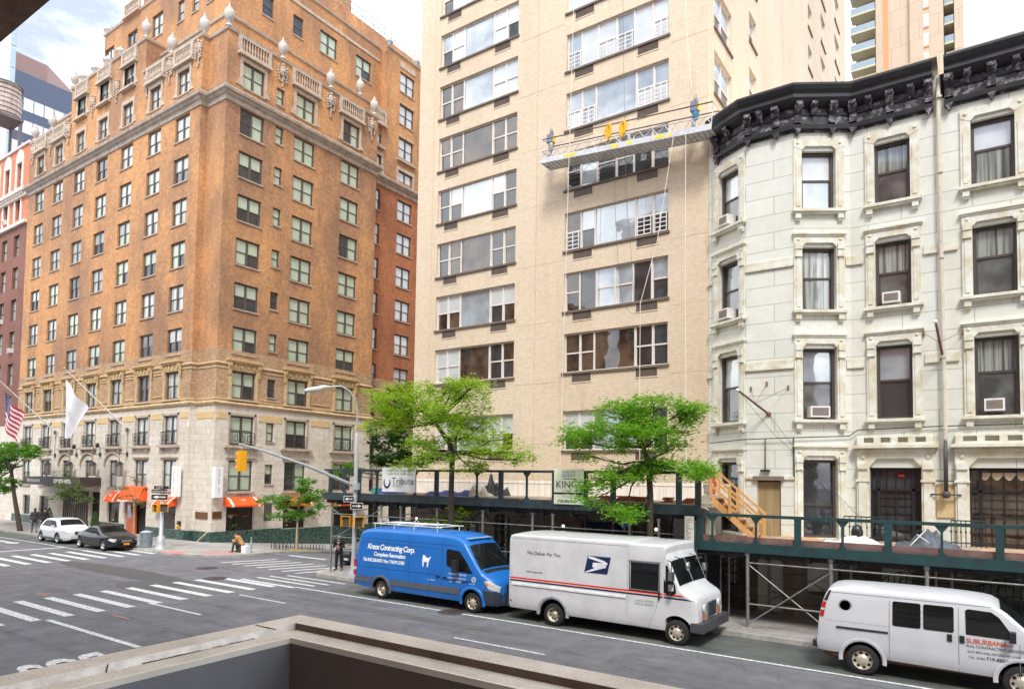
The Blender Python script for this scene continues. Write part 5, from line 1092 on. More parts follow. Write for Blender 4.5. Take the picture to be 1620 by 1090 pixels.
# ================================================================ OUR SIDE OF THE AVENUE: terrace parapet and soffit, and the blocks the windows reflect
Z = 4.0
PA = plain('tan parapet coping', cl(206, 194, 179), .8, var=.1, scale=5, bump=.4, bscale=120, dirt=cl(184, 173, 158)); PW = plain('lit coping face', cl(246, 240, 234), .8, var=.1, scale=14, dirt=cl(222, 212, 202), bump=.3)  # white coping face carries the sun on the left arm in its colour
PG = plain('lit parapet panel', cl(118, 120, 124), .5, var=.14, scale=1.6, dirt=cl(104, 103, 105), streak=.4, bump=.05); PB = plain('shaded parapet panel', cl(108, 96, 89), .5, var=.16, scale=1.6, streak=.4); PC = plain('shaded coping face', cl(110, 92, 84), .8, var=.2, scale=9); PL = plain('metal lip', cl(235, 228, 214), .4, metal=.1)  # lit left panel, shaded right panel and coping face: shade put into the colours
par = empty('terrace_parapet', (-2.0, 1.6, 3), 0, 'pale stone terrace parapet turning a corner in the foreground', 'parapet')
Cx, Cy = -2.013, 1.597
def ppath(o): return [(Cx + .135 + o, -1.6), (Cx + o, Cy - o), (3.2, Cy - o + .03)]
def strip(mb, o0, z0, o1, z1, m=0, two=False):
    a, b = ppath(o0), ppath(o1)
    for i in range(2): mb.face([(*a[i], z0), (*b[i], z1), (*b[i + 1], z1), (*a[i + 1], z0)], (m + i) if two else m)
mb = MB(); strip(mb, 0, Z, .09, Z - .002); strip(mb, 0, Z - .35, 0, Z); mb.build('outer_coping', PA, par)
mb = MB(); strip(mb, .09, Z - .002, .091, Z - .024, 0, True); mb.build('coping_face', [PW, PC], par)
mb = MB(); rr = random.Random(3)
p0, p1 = ppath(.0925)[0], ppath(.0925)[1]
for k in range(16):
    t0 = rr.uniform(0.1, .95); ln = rr.uniform(.01, .05); 
    for s in range(3):
        a = t0 + ln * s / 3; b = a + ln / 3; q0 = Vector(p0).lerp(Vector(p1), a); q1 = Vector(p0).lerp(Vector(p1), min(1, b)); h0, h1 = rr.uniform(.001, .004), rr.uniform(.001, .004)
        mb.face([(q0.x, q0.y, Z - .0245), (q1.x, q1.y, Z - .0245), (q1.x, q1.y, Z - .0245 + h1), (q0.x, q0.y, Z - .0245 + h0)])
for t0 in (.22, .55, .8):
    q0 = Vector(p0).lerp(Vector(p1), t0); mb.face([(q0.x, q0.y, Z - .0245), (q0.x, q0.y + .004, Z - .0245), (q0.x, q0.y + .008, Z - .003), (q0.x, q0.y + .005, Z - .003)])
islands(mb, 'mortar_crack', plain('dark crack', (.05, .045, .04), .9), par)
mb = MB(); strip(mb, .091, Z - .024, .165, Z - .026); mb.build('inner_coping', PA, par)
mb = MB(); strip(mb, .165, Z - .025, .172, Z - .025); strip(mb, .172, Z - .025, .172, Z - .043); mb.build('metal_lip', PL, par)
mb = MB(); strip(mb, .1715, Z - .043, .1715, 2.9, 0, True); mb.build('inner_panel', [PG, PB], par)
mb = MB(); strip(mb, 0, Z - .35, 0, 0.0); mb.build('outer_wall', LIME, par)
mb = MB(); g0 = ppath(.1705)

mb.box(-1.0, -.997, Cy - .1745, Cy - .172 + .032, 2.9, Z - .08); q = Vector(g0[0]).lerp(Vector(g0[1]), .62); mb.box(q.x + .001, q.x + .004, q.y, q.y + .003, 2.9, Z - .08)
for q in (-.35, .75, 1.9): mb.box(q, q + .004, Cy - .09, Cy + .02, Z - .001, Z + .0008)
for q in (.2, 1.0): mb.box(Cx + .02, Cx + .13, Cy - q, Cy - q + .004, Z - .001, Z + .0008)
islands(mb, 'panel_joint', plain('dark joint', (.03, .03, .03), .9), par)  # seams between the slabs, dark in their own colour
mb = MB(); mb.box(-2.0, 3.2, -1.6, 1.5, 2.8, 2.9); tag(mb.build('terrace_floor', WALK), kind='structure')
mb = MB(); u0, u1 = ray(0, 68), ray(80, 0); ks = 1.55; a = u0 * (ks / u0.z); b = u1 * (ks / u1.z); zc = CAM_H + ks
dv = (b - a).normalized(); A_ = a - dv * 6; B_ = b + dv * .2
mb.prism([(A_.x, A_.y), (b.x + dv.x * 1.6, b.y + dv.y * 1.6), (b.x + dv.x * 1.6 - 6, b.y + dv.y * 1.6 - 3), (A_.x - 6, A_.y - 3)], zc, zc + .35, 2)
tag(mb.build('overhang', plain('rough brown overhang', cl(124, 100, 86), .95, var=.25, scale=8, bump=1, bscale=30)), 'rough brown overhang poking into the top left corner', 'overhang')
ow = empty('own_building', (10, -12, 0), 0, 'brown building behind the viewer that carries the terrace', 'building'); mb = MB(); mb.box(-2.4, 30, -22, -1.9, 0, 26); mb.build('wall', plain('own brown wall', cl(120, 98, 86), .85, var=.2), ow); mb = MB()
for i in range(10):
    for k in range(7): mb.box(-1 + i * 3, .4 + i * 3, -1.9, -1.87, 4.8 + k * 3, 6.6 + k * 3)
mb.build('window', G_CURT, ow, kind='stuff')
def plainblock(x0, x1, y0, y1, h, m, label, wx=2.6, fl=3.2, face='d'):
    t = empty('street_building', ((x0 + x1) / 2, (y0 + y1) / 2, 0), 0, label, 'building'); mb = MB(); mb.box(x0, x1, y0, y1, 0, h); mb.build('wall', m, t)
    mb = MB()
    for i in range(int((x1 - x0) / wx)):
        for k in range(int(h / fl) - 1):
            x = x0 + wx * (i + .5); z = fl * (k + 1); mb.box(x - .5, x + .5, y1, y1 + .03, z, z + 1.8)
    mb.build('window', G_CURT, t, kind='stuff'); mb = MB(); mb.box(x0 - .3, x1 + .3, y0, y1 + .3, h, h + .5); mb.build('cornice', TRIM, t)
plainblock(-26, -3, -26, -4.5, 27, masonry('opposite red brick', cl(170, 104, 80), cl(150, 88, 68), cl(170, 130, 110)), 'red brick building behind the viewer across the avenue')
plainblock(-75, -38, -26, -4.0, 24, masonry('opposite brown brick', cl(150, 116, 90), cl(130, 98, 76), cl(150, 120, 100)), 'brown brick building behind the viewer beyond the side street')
# ================================================================ SWINGING SCAFFOLD STAGE AND ROPES
st = empty('swing_stage', (-11.3, 23.8, 17.4), 0, 'aluminium window washing stage hanging crookedly on ropes on the cream tower', 'scaffold stage')
SA, SB = Vector((-14.95, 23.55, 17.75)), Vector((-7.72, 23.55, 17.15))
Us = (SB - SA).normalized(); Ls = (SB - SA).length; Up = Vector((-Us.z, 0, Us.x))
class SF(Frame):
    def __init__(s): s.rz = 0; s.N = Vector((0, -1, 0)); s.U = Us
    def p(s, u, d, z): return SA + Us * u + Vector((0, -1, 0)) * d + Up * z
sf = SF()
mb = MB(sf); mb.box(0, Ls, -.72, 0, .0, .04); mb.box(0, Ls, 0, .03, -.02, .2); mb.box(0, Ls, -.75, -.72, -.02, .2)
for k in range(36): u = Ls * k / 36; mb.box(u + .02, u + .07, -.72, 0, -.035, 0)
mb.build('deck', ALU, st)
mb = MB(sf)
for d in (0, -.74):
    mb.tube((0, d, .5), (Ls, d, .5), .02, 6); mb.tube((0, d, 1.0), (Ls, d, 1.0), .024, 6, m=1)
    n = 14
    for k in range(n): u = Ls * k / n; mb.tube((u, d, .2), (u + Ls / n / 2, d, .5), .014, 5); mb.tube((u + Ls / n / 2, d, .5), (u + Ls / n, d, .2), .014, 5)
    for u in (0, Ls * .5 - .03, Ls * .5 + .03, Ls): mb.tube((u, d, 0), (u, d, 1.0), .02, 6)
for u in (0, Ls): mb.tube((u, 0, 1), (u, -.74, 1), .02, 6); mb.tube((u, 0, .5), (u, -.74, .5), .02, 6)
mb.build('guard_rail', [ALU, plain('dark tape rail', cl(110, 90, 86), .6)], st)
YT = plain('yellow plate', cl(244, 216, 50), .6); 
mb = MB(sf)
for u, w_ in ((1.15, .4), (1.6, .12), (3.25, .32), (3.95, .2), (5.1, .4), (5.65, .12)): mb.box(u, u + w_, .03, .036, .03, .16)
islands(mb, 'warning_sticker', YT, st, gap=.002)
for u in (.12, Ls - .85):
    mb = MB(sf); mb.box(u - .06, u + .06, -.5, -.38, 0, 1.5); mb.box(u - .14, u + .14, -.56, -.3, 1.0, 1.35, 1); mb.lathe((u + .05, -.42, .72), [(.12, 0), (.13, .2), (.1, .3)], 12, m=2 if u > 2 else 0)
    mb.lathe((u, -.4, 1.4), [(.05, 0), (.07, .1), (.04, .25)], 8); mb.box(u + .14, u + .2, -.5, -.36, 1.02, 1.3, 3)
    mb.build('hoist_motor', [STEEL, plain('hoist casing', cl(120, 130, 150), .5), plain('blue motor', cl(40, 110, 150), .4), YT], st)
for u in (3.1, 3.72):
    pts = [(0, .0), (.1, -.25), (.08, -.6), (.02, -.9), (-.06, -.7), (-.12, -.35), (-.1, -.1)]
    mb = MB(sf)
    for k in range(5): a = k * .9; mb.poly([(u + .05 * math.sin(a) + p[0] * (1 - .1 * k), .03 + .03 * math.cos(a), 1.02 + p[1] * (.78 - .08 * k)) for p in pts], .032, 6)
    tag(mb.build('safety_harness', plain('yellow webbing', cl(246, 186, 20), .7, var=.15)), 'yellow safety harness hung on the stage rail, %s of the two' % ('left' if u < 3.4 else 'right'), 'harness', 'yellow harnesses on the stage')
ROPE = plain('pale rope', cl(236, 228, 214), .8, var=.05); WIRE = plain('steel wire rope', cl(110, 108, 108), .5)
def rope(pts, r, m, label, g=None): mb = MB(); mb.poly(pts, r, 5); o = mb.build('rope' if m is ROPE else 'wire_rope', m); tag(o, label, 'rope', g); return o
y = 23.75
def R3(*pp, Y=23.85): return [tuple(gy(a, b, Y)) for a, b in pp]
rope([tuple(gy(915, -60, 23.6))] + R3((908, 0), (900, 260), (893, 500), (886, 738), Y=23.4), .013, ROPE, 'long pale rope running past the left part of the stage down to the shed')
rope([tuple(gy(1084, -60, 23.3))] + R3((1087, 60), (1094, 140), Y=23.35), .014, ROPE, 'pale rope from the roof to the right hoist of the stage')
rope(R3((1085, 210), (1084, 420), (1085, 640), (1086, 740), Y=23.4), .013, ROPE, 'pale rope hanging straight down from the right end of the stage')
rope(R3((1068, 200), (1040, 380), (1013, 480), (1012, 600), (1012, 730), Y=23.4), .013, ROPE, 'pale rope slanting in from the stage, then hanging free to the tree')
rope(R3((985, -30), (987, 120), (990, 300), (1000, 420), (1003, 480), (1012, 497), Y=23.9), .008, WIRE, 'dark wire looping down behind the stage past the right windows')
rope(R3((974, 225), (973, 330), (978, 420), (985, 480), (1000, 497), (1010, 492), Y=24.3), .008, WIRE, 'dark electric cable dangling below the harnesses in a loop')

# ================================================================ SIDEWALK SHEDS
YF, YB = 20.9, 24.25
def X(px, py=800, Y=YF): return gy(px, py, Y).x
shl = empty('sidewalk_shed', (-16, 22.5, 0), 0, 'black timber sidewalk shed on pipe posts in front of the cream tower, with banners', 'sidewalk shed')
def shed(par, x0, x1, zb, zd, zt, wide, thin, M_, endl=True):
    mb = MB(); mb.box(x0, x1, YF - .05, YF + .05, zt - .09, zt); mb.build('top_rail', M_, par)
    mb = MB(); mb.box(x0, x1, YF - .07, YF + .05, zb, zd + .02); mb.build('edge_beam', M_, par)
    mb = MB(); mb.box(x0 + .02, x1 - .02, YF + .05, YB + .3, zd - .08, zd); n = int((x1 - x0) / .24)
    for k in range(int((YB + .3 - YF) / .25)): mb.box(x0 + .02, x1 - .02, YF + .06 + k * .25, YF + .29 + k * .25, zd + .0, zd + .035 + .006 * (k % 3))
    mb.build('deck', WOODG, par)
    for x in wide: mb = MB(); mb.box(x - .09, x + .09, YF - .045, YF + .045, zd + .02, zt - .09); mb.build('stile', M_, par)
    for x in thin:
        mb = MB(); mb.box(x - .03, x + .03, YF - .035, YF + .035, zd + .02, zt - .09); mb.prism([(x - .16, zt - .09), (x + .16, zt - .09), (x + .03, zt - .26), (x - .03, zt - .26)], YF - .03, YF + .03); mb.prism([(x - .12, zd + .02), (x - .03, zd + .12), (x + .03, zd + .12), (x + .12, zd + .02)], YF - .03, YF + .03); mb.build('stile', M_, par)
    if endl:
        mb = MB(); mb.box(x0 - .05, x0 + .0, YF, YB, zt - .09, zt); mb.box(x0 - .05, x0, YF, YB, zb, zd); 
        for y in (22, 23.1, YB): mb.box(x0 - .05, x0, y - .05, y + .05, zd, zt - .09)
        mb.build('end_panel', M_, par)
    mb = MB()
    x = x0 + .8
    while x < x1: mb.box(x - .06, x + .06, YF + .06, YB, zb - .22, zb + .0 + (zd - .08 - zb)); x += 1.22
    mb.box(x0, x1, YF + .12, YF + .24, zb - .16, zd - .1); mb.box(x0, x1, YB - .14, YB, zb - .16, zd - .1); islands(mb, 'joist', plain('dark joist', (.028, .028, .03), .7, var=.3), par, gap=.001)
def post(par, x, y, zt, r=.045, m=STEEL, z0=.13):
    mb = MB(); mb.tube((x, y, z0), (x, y, zt), r, 10, m=0); mb.box(x - .13, x + .13, y - .13, y + .13, z0 - .0, z0 + .02, 1)
    mb.lathe((x, y, zt - .1), [(r + .02, 0), (r + .03, .04), (.09, .1)], 8); 
    for zz in (.95, 2.05): mb.lathe((x, y, zz), [(r + .012, 0), (r + .012, .08)], 8)
    mb.build('post', [m, WOODG], par)
def bar(par, a, b, r=.022, m=STEEL): mb = MB(); mb.tube(a, b, r, 6); mb.build('brace', m, par)
zb, zd, zt = 3.42, 3.72, 4.81
shed(shl, -24.85, -7.16, zb, zd, zt, [X(522), X(567), X(690), X(792), X(877), X(926), X(970), X(1074), -7.25], [X(595), X(656), X(754), X(833), X(1028), X(545)], SHDARK)
fp = [X(523, 850), X(601, 850), X(632, 850), X(690, 850), X(762, 850), X(841, 850), X(873, 850), X(995, 850), X(1041, 850), X(1100, 850)]
for x in fp: post(shl, x, 20.95, zb - .16)
for px in (590, 650, 712, 790, 860, 926, 1000, 1060): post(shl, X(px, 850, 24.0), 24.0, zb - .16, .035, plain('shade tinted steel', cl(120, 118, 116), .5, metal=.4))  # back posts use darker steel, the shade under the deck in its colour
for a, b in zip(fp, fp[1:]):
    for z in (2.78, 1.75): bar(shl, (a, 20.95, z), (b, 20.95, z), .024)
for a, b in ((fp[0], fp[1]),): bar(shl, (a, 20.95, 1.6), (b, 20.95, 3.1)); bar(shl, (a, 20.95, 3.0), (b, 20.95, 1.6))
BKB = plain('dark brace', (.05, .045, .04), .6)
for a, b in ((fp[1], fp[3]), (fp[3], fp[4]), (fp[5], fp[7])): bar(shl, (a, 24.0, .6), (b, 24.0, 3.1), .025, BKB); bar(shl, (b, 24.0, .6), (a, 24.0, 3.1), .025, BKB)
for x in fp[::2]: bar(shl, (x, 20.95, 2.9), (x, 24.0, 2.9), .02); bar(shl, (x, 20.95, 1.75), (x, 24.0, 1.75), .02)
for z in (2.3, 1.5): bar(shl, (fp[0], 24.0, z), (fp[-1], 24.0, z), .02)
mb = MB(); 
for k in range(62): x = -24.0 + k * .27; mb.box(x, x + .255, 24.42, 24.45 + .004 * (k % 2), 3.76, 4.42)
mb.box(-24, -7.3, 24.40, 24.42, 4.3, 4.34); mb.build('board_backing', plain('whitewashed boards', cl(232, 224, 214), .8, var=.12, streak=.1, scale=6), shl)
mb = MB(); mb.box(-8.0, -7.45, 20.75, 24, .13, 3.3); mb.build('end_boarding', plain('dark hoarding', (.05, .05, .055), .7), shl)
# banners fixed to the shed
bn = empty('banner', (X(900), 20.8, zd), 0, 'pale green scaffold company banner with large black letters on the black shed', 'banner'); bx0, bx1 = -12.46, -11.26
mb = MB(); mb.box(bx0, bx1, 20.78, 20.8, 3.62, 4.86); mb.build('board', plain('pale green board', cl(232, 240, 214), .6, var=.04), bn)
K = plain('sign black', (.02, .02, .025), .6); GRY = plain('sign grey', cl(160, 164, 160), .6); mb = MB(); by = 20.776
def T(s, x, z, size, m=0, **kw): text_to(mb, s, lambda a, b: (x + a, by, z + b), size, m=m, **kw)
T('KINGS', bx0 + .07, 4.19, .36, spacing=1.02); mb.box(bx0 + .0, bx1, by, by + .002, 3.965, 4.03); T('SHEDS \u2022 SCAFFOLD \u2022 HOISTS', bx0 + .08, 3.975, .075, 2); T('CONSTRUCTION CORP', bx0 + .3, 4.07, .06, 1); T('BROOKLYN NY', bx0 + .36, 3.87, .06, 1); T('(718) 850-5464', bx0 + .14, 3.68, .125, offset=.004)
for k in range(9): mb.box(bx0 + .34 + k * .06, bx0 + .36 + k * .06, by, by + .002, 4.56, 4.8 - .01 * (k % 3), 1)
mb.box(bx0 + .3, bx0 + .9, by, by + .002, 4.62, 4.635, 1); mb.box(bx0 + .3, bx0 + .9, by, by + .002, 4.76, 4.775, 1); mb.box(bx0 + .38, bx0 + .9, by, by + .002, 4.5, 4.525)
mb.build('lettering', [K, GRY, plain('sign white', cl(240, 240, 235), .6)], bn)
bn = empty('banner', (-20.1, 20.8, zd), 0, 'white cloth banner with a dark blue ring emblem on the black shed', 'banner'); bx0, bx1 = -21.05, -19.12
mb = MB(); rows__ = [[(bx0 + (bx1 - bx0) * i / 16, 20.79 + .012 * math.sin(i * 1.3 + j), 3.86 + 1.03 * j / 6) for i in range(17)] for j in range(7)]; mb.grid(rows__); mb.build('cloth', plain('white vinyl', cl(240, 240, 240), .5, var=.05, scale=6), bn)
mb = MB(); by = 20.775; NAVY = plain('navy print', cl(40, 56, 92), .6)
T('Tribute', bx0 + .58, 4.18, .42, 1); T('PORTFOLIO', bx0 + .6, 4.08, .09, 1, spacing=1.3); T('COMING SOON TO MURRAY HILL', bx0 + .28, 4.72, .1, 1); T('A NEW HOTEL EXPERIENCE', bx0 + .34, 4.58, .1, 1)
ri = [(bx0 + .3 + .19 * math.cos(a), by, 4.27 + .23 * math.sin(a)) for a in [k * math.pi / 12 for k in range(-14, 3)]]; 
mb.poly([(bx0 + .3 + .17 * math.cos(t), by, 4.27 + .22 * math.sin(t)) for t in [R_(q) for q in range(150, 391, 15)]], [.012 + .03 * math.sin(math.pi * k / 16) for k in range(17)], 6, 0)
mb.build('lettering', [NAVY, plain('banner grey', cl(96, 100, 112), .6)], bn)
# things lying on the black shed
def lump(name, x0, x1, y0, y1, z0, h, m, seed, label, cat, nx=26, ny=12, sharp=1.0):
    rr = random.Random(seed); ph = [rr.uniform(0, 6) for _ in range(8)]
    mb = MB(); rows = []
    for j in range(ny + 1):
        v = j / ny; row = []
        for i in range(nx + 1):
            u = i / nx; e = (math.sin(math.pi * u) ** .45) * (math.sin(math.pi * v) ** .5)
            z = h * e * (.55 + .22 * math.sin(u * 9 + ph[0]) + .16 * math.sin(u * 17 + v * 7 + ph[1]) + .12 * math.sin(v * 13 + ph[2]) + .08 * math.sin(u * 37 + v * 19 + ph[3])) + .012
            row.append((x0 + (x1 - x0) * u + .05 * math.sin(v * 8 + ph[4]), y0 + (y1 - y0) * v + .06 * math.sin(u * 11 + ph[5]), z0 + max(.01, z)))
        rows.append(row)
    mb.grid(rows); mb.face([rows[0][0], rows[0][-1], rows[-1][-1], rows[-1][0]]); return tag(mb.build(name, m), label, cat)
lump('tarp', X(657), X(745), 21.3, 22.6, zd + .03, .32, plain('blue tarp', cl(40, 78, 176), .5, var=.2), 1, 'blue tarp heaped on the shed behind its rail, between the banner and the tree', 'tarp')
lump('tarp', X(590), X(610), 21.2, 22.2, zd + .03, .5, plain('blue tarp', cl(40, 78, 176), .5, var=.2), 2, 'small end of blue tarp showing left of the white banner', 'tarp', 10)
mb = MB(); mb.box(X(575), X(590), 21.3, 21.9, zd + .04, zd + .14); mb.box(X(576), X(591), 21.3, 21.9, zd + .16, zd + .26); tag(mb.build('crate', plain('teal crate', cl(60, 160, 150), .6), label=None), 'two stacked teal crates behind the lamp post on the shed', 'crate')
lump('plastic_sheet', X(722), X(748), 21.3, 22.4, zd + .03, .55, plain('pale plastic', cl(206, 200, 190), .4, var=.3), 5, 'crumpled pale plastic sheet on the shed just right of the tree trunk', 'plastic sheet')
lump('tarp', X(716), X(750), 22.6, 23.3, zd + .03, 1.0, plain('black tarp', (.03, .03, .035), .35, var=.3), 6, 'dark tarp draped over a heap behind the trunk of the larger tree', 'tarp')
rr = random.Random(8); RB = plain('red brown boards', cl(160, 96, 70), .8, var=.25)
for k, (a, b, y) in enumerate(((948, 968, 21.7), (975, 1005, 22.0), (1001, 1022, 21.6), (1050, 1064, 21.9), (1082, 1100, 21.6))):
    mb = MB(); x0, x1 = X(a, 790, y), X(b, 790, y)
    for q in range(4): dx = rr.uniform(-.06, .06); mb.box(x0 + dx, x1 + dx, y - .15 + q * .05, y + .15 + q * .05, zd + .04 + q * .045, zd + .08 + q * .045)
    tag(mb.build('board_stack', RB), 'stack of red brown boards on the black shed, number %s from the left' % ('one two three four five'.split()[k]), 'boards', 'reddish board stacks on the black shed')
# work lamps under the deck
for px, py, lb in ((891, 832, 'left'), (1038, 837, 'right'), (659, 820, 'far left')):
    p = gy(px, py, 22.6); lt = empty('work_lamp', tuple(p), 0, 'lit caged work lamp under the black shed, %s of the three' % {'left': 'middle one', 'right': 'the one farthest right', 'far left': 'the one farthest left'}[lb], 'lamp', 'work lamps under the shed')
    mb = MB(); mb.ball((p.x, p.y, p.z), .045, .045, .055, 10); mb.build('bulb', plain('lit bulb', (1, .86, .5), .4, emis=((1, .82, .45), 4)), lt)
    mb = MB(); mb.tube((p.x, p.y, p.z + .06), (p.x, p.y, 3.3), .012, 5); mb.lathe((p.x, p.y, p.z + .05), [(.05, 0), (.03, .08)], 8); mb.build('cord', BLACKM, lt)
# permit boards at the corner of the shed
pm = empty('permit_board', (-7.5, 20.7, 2), 0, 'tall white board of building permits at the join of the two sheds', 'notice board')
mb = MB(); bx = X(1083, 835, 20.7); mb.box(bx, bx + .3, 20.7, 20.72, 2.25, 3.4); mb.build('board', plain('permit paper', cl(232, 232, 222), .7), pm)
mb = MB(); by = 20.696; T('PERMITS', bx + .03, 3.26, .06, 1)
for k in range(14): mb.box(bx + .03, bx + .1 + .18 * rr.random(), by, by + .002, 3.2 - k * .065, 3.215 - k * .065, 0 if k % 5 else 1)
T('1', bx + .06, 2.9, .1); mb.build('lettering', [K, plain('sign red', cl(200, 60, 50), .6)], pm)

shr = empty('sidewalk_shed', (1, 22.5, 0), 0, 'teal green sidewalk shed on pipe posts in front of the white row houses', 'sidewalk shed')
zb, zd, zt = 2.38, 2.64, 3.52
shed(shr, -7.3, 9.0, zb, zd, zt, [-7.2, X(1262, 850), X(1405, 850), X(1582, 870), 3.1, 5.4, 7.7], [X(1127, 840), X(1196, 840), X(1333, 850), X(1490, 860), 1.9, 4.2, 6.6], SHGREEN, False)
mb = MB(); mb.box(-7.2, 9, YF + .05, YF + .12, zd + .04, zd + .2); mb.build('wood_ledger', plain('stained ledger', cl(120, 92, 88), .8, var=.3), shr)
fq = [X(1182, 950), X(1314, 900), X(1466, 900), 1.9, 4.0, 6.2]
for x in fq: post(shr, x, 20.95, zb - .02, .05)
for px in (1217, 1346, 1480, 1505): post(shr, X(px, 880, 24.0), 24.0, zb - .02, .04)
for px in (1117, 1140, 1153): post(shr, X(px, 880, 22.2), 22.2, zb - .02, .03)
for a, b in zip(fq, fq[1:]): bar(shr, (a, 20.95, 2.07), (b, 20.95, 2.07), .026)
bar(shr, (fq[0], 20.95, .85), (fq[1], 20.95, .85), .026); bar(shr, (fq[0], 20.98, 2.03), (fq[1], 20.98, .3), .022); bar(shr, (fq[0], 20.92, .25), (fq[1], 20.92, 1.98), .022)
xb = X(1217, 880, 24.0); xc = X(1346, 880, 24.0); bar(shr, (xb, 24, 2.1), (xc, 24, .5), .02); bar(shr, (xb, 24, .5), (xc, 24, 2.0), .02); bar(shr, (xb, 24, .8), (xc, 24, .8), .02)
for x in fq[:3]: bar(shr, (x, 20.95, 2.07), (x, 24.0, 2.07), .02)
# iron gates and grilles under the deck
for xg, w_ in ((X(1435, 880, 24.6), 1.3), (X(1590, 900, 24.6), 1.4), (X(1165, 900, 24.3), .9)):
    g = MB(); 
    for k in range(9): x = xg - w_ / 2 + w_ * k / 8; g.tube((x, 24.3, .2), (x, 24.3, 1.5 + .3 * math.sin(math.pi * k / 8)), .014, 5)
    for z in (.35, 1.3): g.tube((xg - w_ / 2, 24.3, z), (xg + w_ / 2, 24.3, z), .016, 5)
    g.poly([(xg - w_ / 2 + w_ * k / 10, 24.3, 1.5 + .3 * math.sin(math.pi * k / 10)) for k in range(11)], .018, 5); g.poly([(xg + .2 * math.cos(a), 24.29, 1.45 + .16 * math.sin(a)) for a in [k * .6 for k in range(11)]], .015, 5)
    tag(g.build('iron_gate', BLACKM), {0: 'ornate iron gate under the teal shed behind the white van roof', 1: 'scrolled iron gate in the dark at the far right under the teal shed', 2: 'low iron gate in shadow under the left end of the teal shed'}[(0 if w_ == 1.3 else 1 if w_ == 1.4 else 2)], 'gate')
# parlour balcony rail behind the deck
for x0, x1, lb in ((X(1335, 840, 24.0), X(1400, 840, 24.0), 'right of the white tarp'), (X(1505, 850, 24.0), X(1560, 850, 24.0), 'right of the black tarp')):
    g = MB(); g.tube((x0, 24.0, 3.45), (x1, 24.0, 3.45), .02, 5); g.tube((x0, 24.0, 2.8), (x1, 24.0, 2.8), .02, 5)
    for k in range(8): x = x0 + (x1 - x0) * k / 7; g.tube((x, 24.0, 2.66), (x, 24.0, 3.45), .013, 5); g.ball((x, 24, 3.12), .03, .03, .05, 6)
    tag(g.build('iron_railing', BLACKM), 'short black iron railing on the teal shed deck ' + lb, 'railing')
# timber stair from the black shed down to the teal deck
sr = empty('timber_stair', (-6.6, 23, zd), 0, 'new yellow timber stair with handrails between the two shed decks', 'stair')
a0 = Vector((-7.3, 4.05)); a1 = Vector((-6.0, 2.66))
y0, y1 = 22.3, 23.1
for y in (y0, y1): mb = MB(); mb.prism([(a0.x, a0.y), (a0.x, a0.y - .28), (a1.x, a1.y), (a1.x + .22, a1.y)], y, y + .04); mb.build('stringer', WOODN, sr)
for k in range(6): t = (k + .5) / 6; x = a0.x + (a1.x + .1 - a0.x) * t; z = a0.y + (a1.y - a0.y) * t; mb = MB(); mb.box(x - .15, x + .12, y0 + .04, y1, z - .02, z + .02); mb.build('tread', plain('grey tread', cl(150, 120, 96), .8), sr)
for y in (y0 - .02, y1 + .06):
    for dz in (.42, .82): mb = MB(); mb.prism([(a0.x - .05, a0.y + dz), (a0.x - .05, a0.y + dz - .09), (a1.x + .25, a1.y + dz - .09), (a1.x + .25, a1.y + dz)], y - .02, y + .02); mb.build('handrail', WOODN, sr)
    for t in (0, .42, 1): x = a0.x + (a1.x + .2 - a0.x) * t; z = a0.y + (a1.y - a0.y) * t; mb = MB(); mb.box(x - .045, x + .045, y - .045, y - .005, z - .1, z + .86); mb.build('newel', WOODN, sr)
mb = MB(); mb.box(-7.75, -7.3, 22.2, 23.4, 2.7, 4.02); tag(mb.build('plywood_landing', plain('grey ply', cl(176, 172, 160), .8, var=.2)), 'grey plywood landing box at the head of the timber stair', 'landing')
mb = MB(); mb.lathe((-7.5, 22.6, 4.02), [(.13, 0), (.16, .36), (.17, .37), (.17, .4), (.15, .4), (.14, .05), (.001, .05)], 20); tag(mb.build('bucket', plain('white plastic bucket', cl(236, 220, 226), .5, var=.05)), 'white plastic bucket on the landing at the top of the timber stair', 'bucket')
mb = MB(); mb.box(-7.55, -7.35, 22.9, 22.95, 4.05, 4.75); mb.box(-7.6, -7.3, 22.88, 22.9, 4.3, 4.5); tag(mb.build('safety_barrier', plain('faded red board', cl(196, 90, 76), .7)), 'faded red boards standing behind the white bucket', 'boards')
mb = MB(); mb.poly([(-7.28, 21.2, 4.4), (-7.26, 20.9, 4.0), (-7.2, 20.9, 3.75), (-6.95, 21.0, 3.6)], .02, 6); tag(mb.build('hose', plain('white hose', cl(236, 232, 226), .5)), 'white hose dropping over the end of the black shed', 'hose')
# things on the teal deck
lump('tarp', X(1297, 860, 21.9), X(1398, 868, 21.9), 21.5, 22.8, zd + .04, .34, plain('white tarp', cl(232, 228, 218), .6, var=.12), 11, 'long white wrapped bundle lying on the teal shed deck', 'tarp', 34)
lump('tarp', X(1415, 860, 21.9), X(1518, 868, 21.9), 21.4, 23.0, zd + .04, .62, plain('dark grey tarp', cl(84, 92, 100), .35, var=.35, scale=5), 12, 'big dark grey tarp over a heap on the teal shed deck', 'tarp', 34)
mb = MB(); pts = [(X(1440, 845, 21.35), 21.36, zd + .2), (X(1452, 842, 21.35), 21.6, zd + .42), (X(1463, 838, 21.5), 21.9, zd + .6)]; mb.poly(pts, .012, 5); mb.poly([(X(1450, 845, 21.35), 21.5, zd + .5), (X(1470, 860, 21.35), 21.36, zd + .3)], .012, 5); mb.poly([(X(1440, 868, 21.35), 21.36, zd + .08), (X(1480, 872, 21.35), 21.34, zd + .05), (X(1512, 862, 21.35), 21.36, zd + .14)], .012, 5)
tag(mb.build('tie_cord', plain('white cord', cl(230, 230, 226), .6)), 'white cord tied over the dark grey tarp', 'cord')
